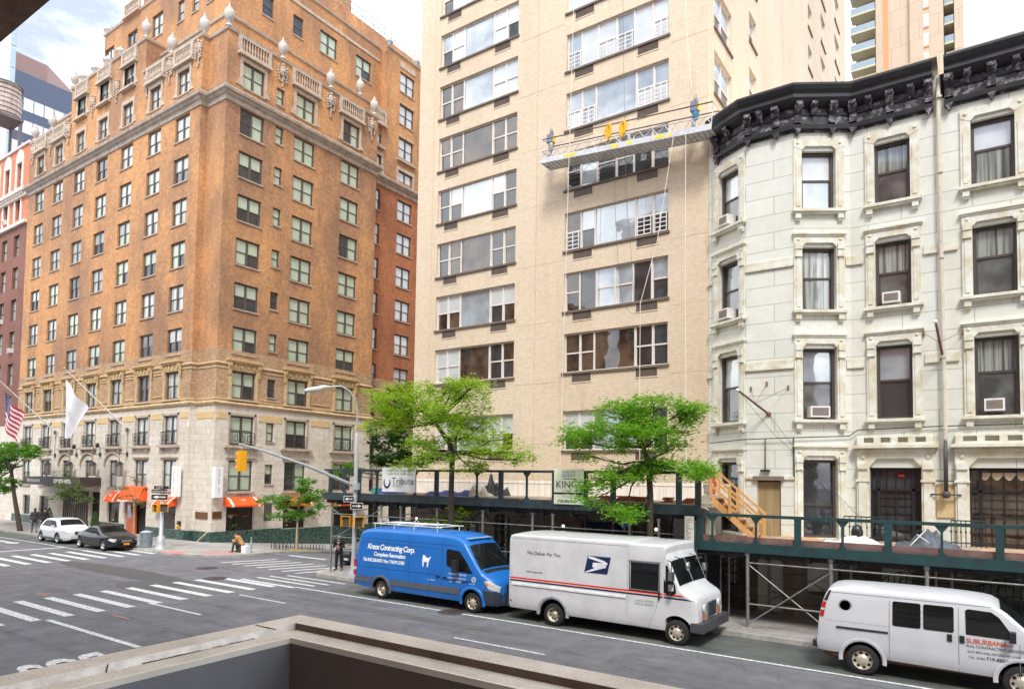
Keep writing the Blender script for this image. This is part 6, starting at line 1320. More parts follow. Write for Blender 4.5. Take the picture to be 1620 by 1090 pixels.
mb = MB(); mb.lathe((X(1356, 845, 23.3), 23.3, zd + .04), [(.12, 0), (.16, .1), (.17, .35), (.12, .5), (.04, .56)], 14); tag(mb.build('rubbish_bag', plain('black bag', (.02, .02, .022), .3)), 'black bag standing by the railing on the teal deck', 'bag')
for k, (pa, pb_, y) in enumerate(((1280, 1300, 22.9), (1408, 1424, 21.6), (1520, 1600, 22.0), (1550, 1620, 22.6), (1230, 1290, 23.3))):
    mb = MB()
    for q in range(3): mb.box(X(pa, 860, y) + .05 * q, X(pb_, 868, y), y + q * .13, y + .11 + q * .13, zd + .04 + .03 * (q % 2), zd + .075 + .03 * (q % 2))
    tag(mb.build('plank_pile', plain('loose lumber', cl(214, 180, 140), .8, var=.2)), ['few loose planks left of the white bundle on the teal deck', 'short loose planks between the two tarps', 'loose planks right of the dark tarp, nearer the edge', 'loose planks at the far right of the teal deck, nearer the wall', 'thin planks by the foot of the timber stair'][k], 'planks')
# ================================================================ VEHICLES
def lerp(tab, x):
    if x <= tab[0][0]: return tab[0][1]
    for (a, b), (c, d) in zip(tab, tab[1:]):
        if x <= c: return b + (d - b) * (x - a) / (c - a) if c > a else d
    return tab[-1][1]
def smooth_tab(tab, n=3):
    t = [tuple(p) for p in tab]
    for _ in range(n - 1):
        o = [t[0]]
        for a, b in zip(t, t[1:]): o += [(a[0] * .75 + b[0] * .25, a[1] * .75 + b[1] * .25), (a[0] * .25 + b[0] * .75, a[1] * .25 + b[1] * .75)]
        t = o + [t[-1]]
    return t
def sharpen(me, deg=32):
    b = bmesh.new(); b.from_mesh(me); b.normal_update()
    for e in b.edges:
        e.smooth = not (len(e.link_faces) == 2 and e.calc_face_angle(0) > R_(deg))
    for f in b.faces: f.smooth = True
    b.to_mesh(me); b.free()
class Body:
    def __init__(s, yc, top, bot, half, rc, zs, tum, zroof, tp=1.0, crown=.04, gh_=None):
        s.yc, s.top, s.bot, s.half, s.rc, s.zs, s.tum, s.H, s.tp, s.crown = yc, top, bot, half, rc, zs, tum, zroof, tp, crown
        s.gh_ = gh_
    def tz(s, x): return lerp(s.top, x)
    def sy(s, x, z):
        w_ = lerp(s.half, x)
        if z > s.zs: w_ *= 1 - s.tum * ((z - s.zs) / (s.H - s.zs)) ** s.tp
        if s.gh_:   # cabin narrower above the shoulder
            z0, dw = s.gh_
            if z > z0: w_ -= dw * min(1, (z - z0) / .05)
        zb = lerp(s.bot, x)
        if z < zb + .14: w_ -= .05 * (1 - (z - zb) / .14)
        zt = s.tz(x); r = min(s.rc, (zt - zb) * .4)
        if z > zt - r: q = min(1, (z - (zt - r)) / r); w_ -= r * (1 - math.sqrt(max(0, 1 - q * q)))
        return w_
    def mesh(s, xs, name, mats, wells=(), parent=None, wd=.34):
        mb = MB(); rows = []; cs = []
        for x in xs:
            zb, zt = lerp(s.bot, x), s.tz(x); r = min(s.rc, (zt - zb) * .4); pts = []
            lv = [zb + .001, zb + .05, zb + .14] + [zb + .14 + (zt - r - zb - .14) * k / 7 for k in range(1, 8)] + [zt - r + r * math.sin(R_(a)) for a in (20, 40, 60, 75, 88)]
            if s.gh_ and zb + .2 < s.gh_[0] < zt - r - .05: lv = sorted(lv + [s.gh_[0], s.gh_[0] + .05])
            elif s.gh_: lv = sorted(lv + [zt - r - .01, zt - r - .005])
            half = [(s.sy(x, z), z) for z in lv]; yl = half[-1][0]
            tp = [(yl * f, zt + s.crown * (1 - f * f) * (1 if zt > s.H * .6 else .7)) for f in (.85, .6, .3)]
            right = half + tp
            ring = [(x, s.yc - y, z) for y, z in right] + [(x, s.yc, zt + s.crown * (1 if zt > s.H * .6 else .7))] + [(x, s.yc + y, z) for y, z in reversed(right)] + [(x, s.yc + lerp(s.half, x) * .5, zb), (x, s.yc - lerp(s.half, x) * .5, zb)]
            rows.append(ring)
        mb.grid(rows, 0, True, True); mb.face(list(reversed(rows[0]))); mb.face(rows[-1])
        me = mb.mesh(name, mats); b = bmesh.new(); b.from_mesh(me); bmesh.ops.remove_doubles(b, verts=b.verts, dist=.0003); bmesh.ops.recalc_face_normals(b, faces=b.faces); b.to_mesh(me); b.free()
        if wells:
            o = bpy.data.objects.new('tmp', me); col.objects.link(o); cm = MB()
            for x, z, r in wells:
                w_ = lerp(s.half, x)
                cm.lathe((x, s.yc - w_ - .2, z), [(r, 0), (r, .2 + wd)], 26, axis='y'); cm.lathe((x, s.yc + w_ - wd, z), [(r, 0), (r, .2 + wd)], 26, axis='y')
            cme = cm.mesh('c', [WELL]); b = bmesh.new(); b.from_mesh(cme); bmesh.ops.remove_doubles(b, verts=b.verts, dist=.0003); bmesh.ops.recalc_face_normals(b, faces=b.faces); b.to_mesh(cme); b.free()
            co = bpy.data.objects.new('tmpc', cme); col.objects.link(co)
            md = o.modifiers.new('b', 'BOOLEAN'); md.operation = 'DIFFERENCE'; md.object = co; md.solver = 'EXACT'; md.material_mode = 'TRANSFER'
            dg = bpy.context.evaluated_depsgraph_get(); me2 = bpy.data.meshes.new_from_object(o.evaluated_get(dg)); bpy.data.objects.remove(o); bpy.data.objects.remove(co); me = me2; me.name = name
        sharpen(me)
        if parent is not None: me.transform(WM[parent.name].inverted())
        return link(name, me, parent)
    def side(s, mb, poly, m=0, off=.006, far=False, n=12, nz=8):     # a patch lying on the side, outline given in (x, z)
        zs = sorted({p[1] for p in poly}); z0, z1 = zs[0], zs[-1]; lv = sorted(set(zs + [z0 + (z1 - z0) * k / nz for k in range(nz + 1)]))
        def cut(z):
            out = []
            for (a, b), (c, d) in zip(poly, poly[1:] + poly[:1]):
                if (b - z) * (d - z) <= 0 and b != d: out.append(a + (c - a) * (z - b) / (d - b))
                elif b == d == z: out += [a, c]
            return (min(out), max(out)) if out else None
        rows = []
        for z in lv:
            c = cut(min(max(z, z0 + 1e-5), z1 - 1e-5))
            if c: rows.append([(c[0] + (c[1] - c[0]) * k / n, (s.yc - s.sy(c[0] + (c[1] - c[0]) * k / n, z) - off) if not far else (s.yc + s.sy(c[0] + (c[1] - c[0]) * k / n, z) + off), z) for k in range(n + 1)])
        mb.grid(rows, m, True)
    def topp(s, mb, x0, x1, y0, y1, m=0, off=.008, nx=8, ny=10, w0=None):  # patch on hood / windscreen / roof ; y as fraction of half width at x0 -> x1
        rows = []
        for i in range(nx + 1):
            x = x0 + (x1 - x0) * i / nx; zt = s.tz(x); e = .02; sl = (s.tz(x + e) - s.tz(x - e)) / (2 * e); nn = math.hypot(1, sl); r = min(s.rc, (zt - lerp(s.bot, x)) * .4)
            yl = s.sy(x, zt - r * .35); row = []
            for j in range(ny + 1):
                f = (y0[0] + (y1[0] - y0[0]) * i / nx) * (1 - j / ny) + (y0[1] + (y1[1] - y0[1]) * i / nx) * j / ny; a = abs(f); y = f * yl
                z = zt + s.crown * (1 if zt > s.H * .6 else .7) * (1 - a * a)
                if a > .86: z -= (a - .86) * r * 1.6
                row.append((x - sl / nn * off, s.yc + y, z + off / nn))
            rows.append(row)
        mb.grid(rows, m, True)
def rpoly(x0, x1, z0, z1, r=.06, k=3):
    o = []
    for cx_, cz_, a in ((x1 - r, z1 - r, 0), (x0 + r, z1 - r, 90), (x0 + r, z0 + r, 180), (x1 - r, z0 + r, 270)):
        o += [(cx_ + r * math.cos(R_(a + 90 * i / k)), cz_ + r * math.sin(R_(a + 90 * i / k))) for i in range(k + 1)]
    return o
WELL = plain('wheel well black', (.008, .008, .009), .9); TYRE = plain('tyre rubber', (.022, .021, .021), .85, var=.2, scale=20); CHR = plain('chrome', cl(200, 200, 200), .2, metal=.9)
RED = plain('tail lamp red', cl(190, 24, 30), .25, coat=.5); AMB = plain('amber lamp', cl(240, 140, 30), .3, coat=.5); HL = plain('headlamp glass', cl(206, 210, 210), .12, coat=1, var=.2, scale=20)
VG = glassmat('vehicle glass', (.012, .014, .015), .08, 1.03, .03, .4); PLW = plain('plate white', cl(225, 225, 225), .5); TRB = plain('black plastic trim', (.02, .02, .022), .55, var=.2)
def wheel(par, x, y, r, side, style='van', w_=.2, rimc=None):   # side -1 near, +1 far
    t = empty('wheel', (x, y, r + ZG[0])); 
    t.parent = par; T = WM[par.name].inverted() @ Matrix.Translation((x, y, r + ZG[0])); t.location = T.to_translation(); t.rotation_euler = T.to_euler(); WM[t.name] = WM[par.name] @ T
    z = r + ZG[0]; s = side; mb = MB(); f = lambda q: y + s * q
    prof = [(r * .62, .0), (r * .93, -.01 + 0), (r, .03), (r, w_ - .03), (r * .94, w_), (r * .66, w_ - .01)]
    rings = [[(x + rr * math.cos(2 * math.pi * k / 28), y - s * q, z + rr * math.sin(2 * math.pi * k / 28)) for k in range(28)] for rr, q in prof]; mb.grid(rings, 0, True, True); mb.build('tyre', TYRE, t, fix=True)
    mb = MB(); rr = r * .64; rc_ = rimc or plain('steel rim', cl(196, 188, 170), .4, metal=.4, var=.2)
    if style == 'dual':   # dished rear rim
        pr = [(rr, .0), (rr * .95, .02), (rr * .8, .09), (rr * .45, .11), (rr * .42, .05), (.001, .04)]
    elif style == 'alloy': pr = [(rr, .0), (rr * .9, .03), (rr * .88, .05), (rr * .25, .02), (.001, .0)]
    else: pr = [(rr, .0), (rr * .92, .02), (rr * .88, .05), (rr * .6, .035), (rr * .45, .01), (rr * .3, -.015), (.001, -.02)]
    rings = [[(x + q * math.cos(2 * math.pi * k / 24), y - s * d, z + q * math.sin(2 * math.pi * k / 24)) for k in range(24)] for q, d in pr]; mb.grid(rings, 0, True, True)
    n = 5 if style == 'alloy' else 8
    for k in range(n):
        a = 2 * math.pi * k / n + .2
        if style == 'alloy':
            b = a + .62; q = [(x + rr * .86 * math.cos(t_), z + rr * .86 * math.sin(t_)) for t_ in (a + .3, a + .62, a + .95)] + [(x + rr * .35 * math.cos(b), z + rr * .35 * math.sin(b))]
            yy = y - s * .02 + s * .003; mb.face([(p[0], y + s * (-.015), p[1]) for p in q], 1)
        else:
            c = (x + rr * .74 * math.cos(a), z + rr * .74 * math.sin(a)); mb.face([(c[0] + .035 * math.cos(t_ * .9), y - s * (.028 if style != 'dual' else .078), c[1] + .035 * math.sin(t_ * .9)) for t_ in range(7)], 1)
    mb.build('rim', [rc_, WELL], t, fix=False)
    return t
ZG = [0.0]
def dens(tab, n=60, extra=()):
    a, b = tab[0][0], tab[-1][0]; xs = {round(a + (b - a) * k / n, 4) for k in range(n + 1)}
    return sorted(xs | {round(t[0], 4) for t in tab} | set(extra))
# ---------------- blue high roof van
XR = -19.6; F0 = 18.0; W_ = .98; yc = F0 + W_
bv = empty('panel_van', (-16.3, yc, 0), 0, 'blue high roof contractor van with white lettering and a roof rack', 'van')
BLUE = plain('van blue paint', cl(28, 110, 192), .35, var=.08, scale=1.5, coat=.12); BLD = plain('van blue seam', cl(18, 60, 112), .5)
B = Body(yc, smooth_tab([(-19.6, .9), (-19.57, 1.5), (-19.38, 2.36), (-19.3, 2.46), (-19.0, 2.53), (-18, 2.56), (-15.4, 2.55), (-14.75, 2.50), (-14.42, 2.38), (-14.25, 2.2), (-13.62, 1.38), (-13.45, 1.27), (-13.12, 1.10), (-13.0, .95), (-12.96, .6)], 2),
    [(-19.6, .42), (-19, .36), (-13.6, .32), (-12.9, .3)], smooth_tab([(-19.6, .93), (-19.5, .975), (-19, .98), (-14.2, .98), (-13.55, .93), (-13.3, .88), (-13.1, .74), (-12.96, .5)], 3), .16, 1.0, .11, 2.55, 1.6, .05)
B.mesh(dens(B.top, 70), 'body', [BLUE, WELL], [(-18.18, .36, .42), (-13.95, .36, .42)], bv)
for x in (-18.18, -13.95): wheel(bv, x, F0 + .05, .34, -1, 'dual' if x < -16 else 'van', .24); wheel(bv, x, yc + W_ - .05, .34, 1)
mb = MB(); B.side(mb, [(-19.5, .56), (-18.66, .56), (-18.66, .76), (-19.52, .76)], 0, .02); B.side(mb, [(-17.7, .56), (-14.44, .56), (-14.44, .78), (-17.7, .76)], 0, .02)
islands(mb, 'rub_strip', plain('grey plastic cladding', cl(86, 90, 100), .6), bv)
for xc in (-18.18, -13.95):
    mb = MB(); rows = []
    for k in range(19):
        a = R_(-12 + 204 * k / 18); rows.append([(xc + q * math.cos(a), yc - B.sy(xc + q * math.cos(a), max(.4, .36 + q * math.sin(a))) - o_, .36 + q * math.sin(a)) for q, o_ in ((.415, .0), (.42, .035), (.50, .03), (.52, .004))])
    mb.grid(rows, 0, True); mb.build('wheel_arch', plain('grey plastic cladding', (.1, .1, .1)) if xc < -16 else BLUE, bv)
mb = MB(); B.side(mb, [(-13.5, .3), (-12.99, .3), (-12.99, .62), (-13.1, .78), (-13.5, .82)], 0, .018); rows = []
for z in (.3, .45, .6, .72): rows.append([(-12.93 - .16 * abs(f) ** 3 - (.02 if z > .6 else 0), yc + f * .82, z) for f in [k / 8 - 1 for k in range(17)]])
mb.grid(rows, 0, True); mb.build('front_bumper', plain('dark grey bumper', cl(52, 60, 76), .5), bv)
mb = MB(); mb.box(-19.66, -19.56, yc - .9, yc + .9, .42, .66); mb.build('rear_bumper', TRB, bv)
mb = MB(); rows = [[(-12.955 + .05 * (.95 - z), yc + f * .36, z) for f in (-1, -.5, 0, .5, 1)] for z in (.74, .82, .9, .98)]; mb.grid(rows, 0); 
for z in (.78, .85, .92): mb.box(-12.95, -12.92, yc - .34, yc + .34, z, z + .022, 1)
mb.lathe((-12.95, yc, .87), [(.075, 0), (.07, .05), (.001, .05)], 12, m=1, axis='x'); mb.build('grille', [WELL, CHR], bv)
for s_ in (0, 1):
    mb = MB(); B.side(mb, [(-13.46, 1.04), (-13.3, .84), (-13.03, .74), (-13.02, .92), (-13.2, 1.06), (-13.42, 1.12)], 0, .016, far=bool(s_)); o = mb.build('headlight', HL, bv)
    mb = MB(); B.side(mb, [(-13.45, 1.03), (-13.36, .93), (-13.3, .98), (-13.4, 1.08)], 0, .02, far=bool(s_)); mb.build('indicator', AMB, o)
    mb = MB(); y = (F0 - .01) if not s_ else (yc + W_ - .02); mb.box(-19.62, -19.5, y, y + .03, .78, 1.35); mb.box(-19.622, -19.495, y - .003, y + .033, .98, 1.08, 1); mb.build('tail_light', [RED, HL], bv)
mb = MB(); B.side(mb, [(-15.06, 1.50), (-14.6, 1.33), (-14.08, 1.30), (-13.93, 1.30), (-14.2, 1.66), (-14.52, 2.0), (-15.05, 2.05), (-15.1, 1.98)], 0, .008); mb.build('side_window', VG, bv)
mb = MB(); B.side(mb, [(-15.06, 1.50), (-14.6, 1.33), (-14.08, 1.30), (-14.2, 1.66), (-14.52, 2.0), (-15.05, 2.05)], 0, .008, far=True); mb.build('side_window', VG, bv)
mb = MB(); B.topp(mb, -13.66, -14.24, (-.95, .95), (-.86, .86), nx=10); mb.build('windscreen', VG, bv)
mb = MB(); B.topp(mb, -13.52, -13.62, (-.8, .8), (-.85, .85), 0, .006, 2); mb.tube((-13.64, yc - .5, 1.42), (-13.85, yc + .1, 1.68), .012, 5); mb.tube((-13.64, yc + .3, 1.42), (-13.85, yc + .75, 1.66), .012, 5); mb.build('cowl', TRB, bv)
mb = MB(); mb.box(-14.5, -14.3, yc - .62, yc + .62, 2.40, 2.43); mb.build('roof_trim', plain('pale visor', cl(150, 190, 225), .4), bv)
mb = MB(); mb.poly([(-14.62, F0 + .06, 1.36), (-14.5, F0 - .12, 1.42)], .02, 5); mb.box(-14.62, -14.44, F0 - .25, F0 - .08, 1.3, 1.72); mb.build('mirror', TRB, bv)
mb = MB(); mb.box(-14.62, -14.44, yc + W_ + .06, yc + W_ + .22, 1.3, 1.72); mb.build('mirror', TRB, bv)
mb = MB()
for x in (-15.28, -16.82): B.side(mb, [(x, .42), (x + .012, .42), (x + .012, 2.3), (x, 2.3)], 0, .004)
for z0, x0, x1 in ((1.12, -19.45, -15.3), (2.17, -19.3, -14.6)): B.side(mb, [(x0, z0), (x1, z0), (x1, z0 + .012), (x0, z0 + .012)], 0, .004)
B.side(mb, [(-19.3, 1.28), (-19.29, 1.28), (-19.2, 2.04), (-19.21, 2.04)], 0, .004); B.side(mb, [(-19.2, 2.04), (-15.4, 2.02), (-15.4, 2.03), (-19.2, 2.05)], 0, .004)
B.side(mb, [(-15.3, 1.02), (-14.3, .95), (-13.6, 1.1), (-13.6, 1.11), (-14.3, .96), (-15.3, 1.03)], 0, .004)
islands(mb, 'body_seam', BLD, bv, gap=.004)
mb = MB()
for x in (-15.5, -15.2): mb.box(x, x + .16, F0 - .035, F0 + .0, 1.07, 1.1)
islands(mb, 'door_handle', TRB, bv)
mb = MB(); VW = plain('van lettering white', cl(244, 246, 250), .5, var=.03)
def VT(s, x, z, size, slope=0, **kw): text_to(mb, s, lambda a, b: (x + a, yc - B.sy(x + a, z + b) - .007, z + b + slope * a), size, **kw)
VT('Kreos Contracting Corp.', -18.95, 1.80, .275, shear=.25, offset=.008, spacing=.86); VT('Complete Renovation', -18.6, 1.56, .2, shear=.2, offset=.006, spacing=.9); VT('Tel: 800.228.6907 / Fax: 718.391.5782', -19.15, 1.34, .165, shear=.2, offset=.005, spacing=.86)
VT('Se Habla Espanol', -14.95, 1.2, .11); VT('Licensed & Insured', -14.98, 1.07, .1); VT('Lic. 1148297', -14.9, .95, .1); VT('No. 750144', -15.9, .92, .07)
VT('@', -13.98, 1.06, .2); VT('Lic. 26', -14.05, .94, .08)
goat = [(0, .0), (.05, 0), (.07, .2), (.24, .2), (.24, 0), (.3, 0), (.32, .2), (.36, .3), (.44, .44), (.38, .42), (.30, .36), (.12, .40), (.14, .5), (.08, .62), (0, .64), (-.08, .6), (-.06, .52), (-.01, .48), (-.02, .34), (-.02, .2)]
for p in (goat,): mb.face([(-16.15 + a * .85, yc - B.sy(-16.3, 1.4 + b) - .008, 1.36 + b * .85) for a, b in p])
mb.build('lettering', VW, bv)
rk = MB(); RK = plain('white rack', cl(226, 226, 220), .5)
for y in (yc - .62, yc + .62): rk.tube((-19.0, y, 2.72), (-15.6, y, 2.72), .02, 6)
for x in (-18.9, -17.9, -16.9, -15.8):
    rk.tube((x, yc - .66, 2.72), (x, yc + .66, 2.72), .02, 6)
    for y in (yc - .62, yc + .62): rk.tube((x, y, 2.52), (x, y, 2.72), .018, 6)
for x in (-18.6, -18.2, -16.85, -16.7, -15.75): rk.tube((x, yc - .62, 2.72), (x - .02, yc - .62, 2.92), .018, 5)
for k in range(3): rk.tube((-18.7 + .2 * k, yc - .3 + .2 * k, 2.75), (-16.0 + .1 * k, yc - .4 + .25 * k, 2.78), .022, 6)
rk.build('roof_rack', RK, bv)
# ---------------- white postal step truck
W_ = 1.17; yc = F0 + W_; pt = empty('delivery_truck', (-9.4, yc, 0), 0, 'white boxy postal delivery truck with red and blue stripes between the two vans', 'delivery truck')
WHT = plain('truck white paint', cl(216, 218, 219), .35, var=.05, scale=1.2, coat=.3, dirt=cl(202, 204, 205)); WHS = plain('truck seam', cl(150, 154, 164), .5)
TB = Body(yc, [(-12.45, 2.6), (-12.40, 2.68), (-12.3, 2.72), (-8.3, 2.73), (-8.2, 2.70), (-7.22, 2.70), (-7.17, 2.62)], [(-12.45, .40), (-7.17, .36)], [(-12.45, 1.13), (-12.38, 1.17), (-7.17, 1.17)], .07, 1.4, .02, 2.7, 1, .035)
B = TB; B.mesh(dens(B.top, 40), 'body', [WHT, WELL], [(-10.79, .36, .47)], pt)
NB = Body(yc, smooth_tab([(-7.25, 2.58), (-7.16, 2.44), (-7.1, 2.3), (-6.78, 1.56), (-6.68, 1.48), (-6.36, 1.30), (-6.31, 1.22), (-6.29, .9)], 1), [(-7.25, .36), (-6.29, .5)], [(-7.25, 1.168), (-6.8, 1.16), (-6.45, 1.13), (-6.34, 1.08), (-6.29, 1.0)], .09, 1.3, .03, 2.7, 1, .03)
B = NB; B.mesh(dens(B.top, 30), 'nose', [WHT, WELL], [(-6.86, .36, .45)], pt, wd=.45)
for x in (-10.79, -6.86): wheel(pt, x, F0 + .04, .345, -1, 'dual' if x < -9 else 'van', .24); wheel(pt, x, yc + W_ - .05, .345, 1)
mb = MB(); TB.side(mb, [(-8.21, 1.42), (-7.36, 1.42), (-7.36, 2.17), (-8.21, 2.17)], 0, .008); mb.build('side_window', VG, pt)
mb = MB(); NB.side(mb, [(-7.22, 1.40), (-6.98, 1.34), (-6.86, 1.42), (-6.88, 1.6), (-7.12, 2.14), (-7.22, 2.2)], 0, .008); mb.build('quarter_window', VG, pt)
mb = MB()
for a, b in ((-.93, -.02), (.02, .93)): NB.topp(mb, -6.80, -7.08, (a, b), (a, b), nx=6)
islands(mb, 'windscreen', VG, pt, gap=.001)
mb = MB(); mb.poly([(-8.24, F0 - .012, 1.39), (-7.33, F0 - .012, 1.39), (-7.33, F0 - .012, 2.2), (-8.24, F0 - .012, 2.2), (-8.24, F0 - .012, 1.39)], .014, 4); mb.build('window_rubber', TRB, pt)
mb = MB(); RS = plain('stripe red', cl(214, 36, 44), .4); BS = plain('stripe navy', cl(30, 40, 86), .4); OS = plain('stripe pale', cl(244, 190, 170), .4)
def stripe(B_, x0, x1, zf, z0, z1, m): B_.side(mb, [(x0, zf(x0) + z0), (x1, zf(x1) + z0), (x1, zf(x1) + z1), (x0, zf(x0) + z1)], m, .006)
zf = lambda x: 1.255
for m, a, b in ((0, .075, .12), (2, .045, .075), (1, 0, .04)): stripe(TB, -12.38, -7.25, zf, a, b, m)
NB.side(mb, [(-7.22, 1.33), (-6.62, 1.33), (-6.72, 1.375), (-7.22, 1.375)], 0, .007); NB.side(mb, [(-7.22, 1.255), (-6.36, 1.24), (-6.60, 1.29), (-7.22, 1.295)], 1, .007)
islands(mb, 'stripe', [RS, BS, OS], pt, gap=.0005)
mb = MB(); mb.box(-12.3, -8.36, F0 - .03, F0, 1.13, 1.19); mb.build('rub_rail', plain('cream rail', cl(240, 242, 240), .4), pt)
mb = MB(); yl = F0 - .007; bb = .012
lg = [(-9.60, 2.24), (-8.84, 2.24), (-8.95, 1.74), (-9.71, 1.74)]
mb.face([(x, F0 + .012 * 0 - .0 + (1.17 - TB.sy(x, z)) - .008, z) for x, z in lg], 0)
g = lambda pts, m: mb.face([(x, F0 + (1.17 - TB.sy(x, z)) - .011, z) for x, z in pts], m)
g([(-9.58, 2.23), (-9.4, 2.21), (-9.05, 2.12), (-8.94, 2.06), (-8.97, 2.0), (-9.15, 2.07), (-9.58, 2.17)], 1); g([(-9.42, 2.05), (-9.08, 2.06), (-8.98, 1.98), (-9.36, 1.86), (-9.44, 1.94)], 1); g([(-9.70, 1.75), (-9.60, 1.75), (-9.0, 1.93), (-8.98, 1.97), (-9.4, 1.88)], 1)
mb.build('eagle_emblem', [plain('emblem navy', cl(26, 44, 84), .4), plain('emblem white', cl(235, 238, 242), .4)], pt)
mb = MB(); DK = plain('truck letter black', (.03, .03, .035), .5); DG = plain('truck letter grey', cl(120, 128, 140), .5)
def VT2(s, x, z, size, m=0, **kw): text_to(mb, s, lambda a, b: (x + a, F0 + (1.17 - TB.sy(x + a, z + b)) - .008, z + b), size, m=m, **kw)
VT2('We Deliver For You.', -11.77, 2.12, .155, shear=.15, spacing=.94); VT2('www.usps.com', -11.78, 1.56, .1); VT2('UNITED STATES', -8.05, 1.08, .075, 1); VT2('POSTAL SERVICE', -8.08, .99, .075, 1); text_to(mb, '7200541', lambda a, b: (-7.19 + b * .02, yc - .2 + a, 2.5 + b), .09, m=1)
mb.build('lettering', [DK, DG], pt)
mb = MB(); 
for pl in ([(-8.33, .42), (-8.32, .42), (-8.29, 2.55), (-8.30, 2.55)], [(-7.70, .36), (-7.69, .36), (-7.42, .95), (-7.35, 1.4), (-7.36, 1.4), (-7.43, .95)]): TB.side(mb, pl, 0, .005)
TB.side(mb, [(-8.3, .38), (-7.7, .38), (-7.7, .39), (-8.3, .39)], 0, .005); TB.side(mb, [(-12.3, 2.6), (-8.3, 2.6), (-8.3, 2.612), (-12.3, 2.612)], 0, .006); TB.side(mb, [(-8.3, 2.22), (-7.25, 2.22), (-7.25, 2.23), (-8.3, 2.23)], 0, .005)
islands(mb, 'body_seam', WHS, pt, gap=.002)
for xc, bd, rr_ in ((-10.79, TB, .47),):
    mb = MB(); rows = []
    for k in range(19): a = R_(-5 + 190 * k / 18); rows.append([(xc + q * math.cos(a), F0 - o_, .36 + q * math.sin(a)) for q, o_ in ((rr_ - .01, .0), (rr_, .03), (rr_ + .09, .03), (rr_ + .1, .0))])
    mb.grid(rows); mb.build('wheel_arch', plain('grey arch rubber', cl(150, 154, 160), .6, var=.3, scale=12), pt)
mb = MB(); mb.box(-6.45, -6.12, F0 + .02, yc + W_ - .02, .40, .66); mb.box(-6.46, -6.11, F0 + .0, F0 + .02, .42, .64); mb.build('front_bumper', plain('dark bumper', cl(70, 70, 74), .5, var=.2), pt)
mb = MB(); mb.box(-12.62, -12.45, F0 + .1, yc + W_ - .1, .40, .5); mb.build('rear_bumper', TRB, pt)
mb = MB(); gx0 = -6.27; mb.box(gx0, gx0 + .03, yc - .33, yc + .33, .72, 1.14)
for k in range(14): y = yc - .3 + .6 * k / 13; mb.box(gx0 + .03, gx0 + .045, y - .009, y + .009, .75, 1.11, 1)
mb.build('grille', [plain('grille frame', cl(130, 132, 138), .4, metal=.3), plain('grille bars', cl(60, 62, 66), .5)], pt)
for s_ in (-1, 1):
    y = yc + s_ * .62; mb = MB(); mb.lathe((gx0, y, 1.0), [(.115, 0), (.12, .04), (.09, .05), (.001, .05)], 14, axis='x'); mb.build('headlight', [HL], pt); mb = MB(); mb.box(gx0 - .005, gx0 + .035, y - .075, y + .075, .92 - .2, .92 - .08); mb.build('indicator', plain('orange lens', cl(200, 110, 60), .4), pt)
for s_ in (-1, 1):
    yy = F0 if s_ < 0 else yc + W_; o_ = -.2 * (1 if s_ < 0 else -1); m_ = MB(); m_.tube((-7.1, yy, 2.3), (-6.92, yy + o_, 2.28), .016, 5); m_.tube((-6.92, yy + o_, 2.3), (-6.92, yy + o_, 1.42), .014, 5); m_.tube((-6.92, yy + o_, 1.45), (-7.1, yy, 1.35), .014, 5)
    m_.box(-6.98, -6.86, yy + o_ - .09, yy + o_ + .09, 1.78, 2.02, 1); m_.box(-6.98, -6.88, yy + o_ - .08, yy + o_ + .08, 1.5, 1.68, 1); m_.build('mirror', [BLACKM, CHR], pt)
mb = MB(); mb.tube((-7.08, yc - .72, 2.36), (-6.72, yc - .72, 2.3), .012, 5); mb.tube((-6.72, yc - .72, 2.3), (-6.72, yc - .66, 2.18), .012, 5); mb.ball((-6.72, yc - .62, 2.12), .06, .14, .13, 14, 1); mb.tube((-7.1, yc + .5, 2.36), (-6.86, yc + .6, 2.28), .012, 5); mb.box(-6.9, -6.82, yc + .5, yc + .85, 2.2, 2.26, 1); mb.build('crossview_mirror', [BLACKM, CHR], pt)
mb = MB(); mb.box(-7.36, -7.32, F0 - .05, F0, 1.2, 1.42); mb.build('door_handle', TRB, pt)
mb = MB(); mb.lathe((-12.35, F0 - .012, .62), [(.03, 0), (.03, .02)], 8, axis='y'); mb.build('fuel_cap', TRB, pt)
mb = MB(); mb.lathe((-11.6, F0 + .3, .3), [(.11, 0), (.11, .5)], 12, axis='y'); mb.box(-12.4, -7.3, F0 + .5, F0 + .6, .3, .42); mb.build('chassis', WELL, pt)
# ---------------- white low roof van
W_ = .98; yc = F0 + W_; wv = empty('panel_van', (-1, yc, 0), 0, 'white low roof contractor van with red lettering on its door, at the right edge', 'van')
WH2 = plain('van white paint', cl(206, 208, 212), .3, var=.05, scale=1.3, coat=.4)
B = Body(yc, smooth_tab([(-3.3, .8), (-3.22, 1.5), (-3.08, 1.9), (-2.95, 1.97), (-2.6, 2.0), (-1, 2.0), (.0, 1.97), (.32, 1.90), (.95, 1.32), (1.2, 1.2), (1.7, 1.06), (1.85, .9), (1.88, .6)], 2), [(-3.3, .46), (1.88, .36)], smooth_tab([(-3.3, .88), (-3.2, .95), (-2.9, .98), (.6, .98), (1.3, .95), (1.7, .85), (1.88, .6)], 3), .10, 1.05, .14, 2.0, 1.3, .05)
B.mesh(dens(B.top, 60), 'body', [WH2, WELL], [(-2.3, .36, .44), (.72, .36, .42)], wv)
for x in (-2.3, .72): wheel(wv, x, F0 + .03, .35, -1, 'van', .24, plain('silver rim', cl(214, 206, 188), .35, metal=.5)); wheel(wv, x, yc + W_ - .05, .35, 1)
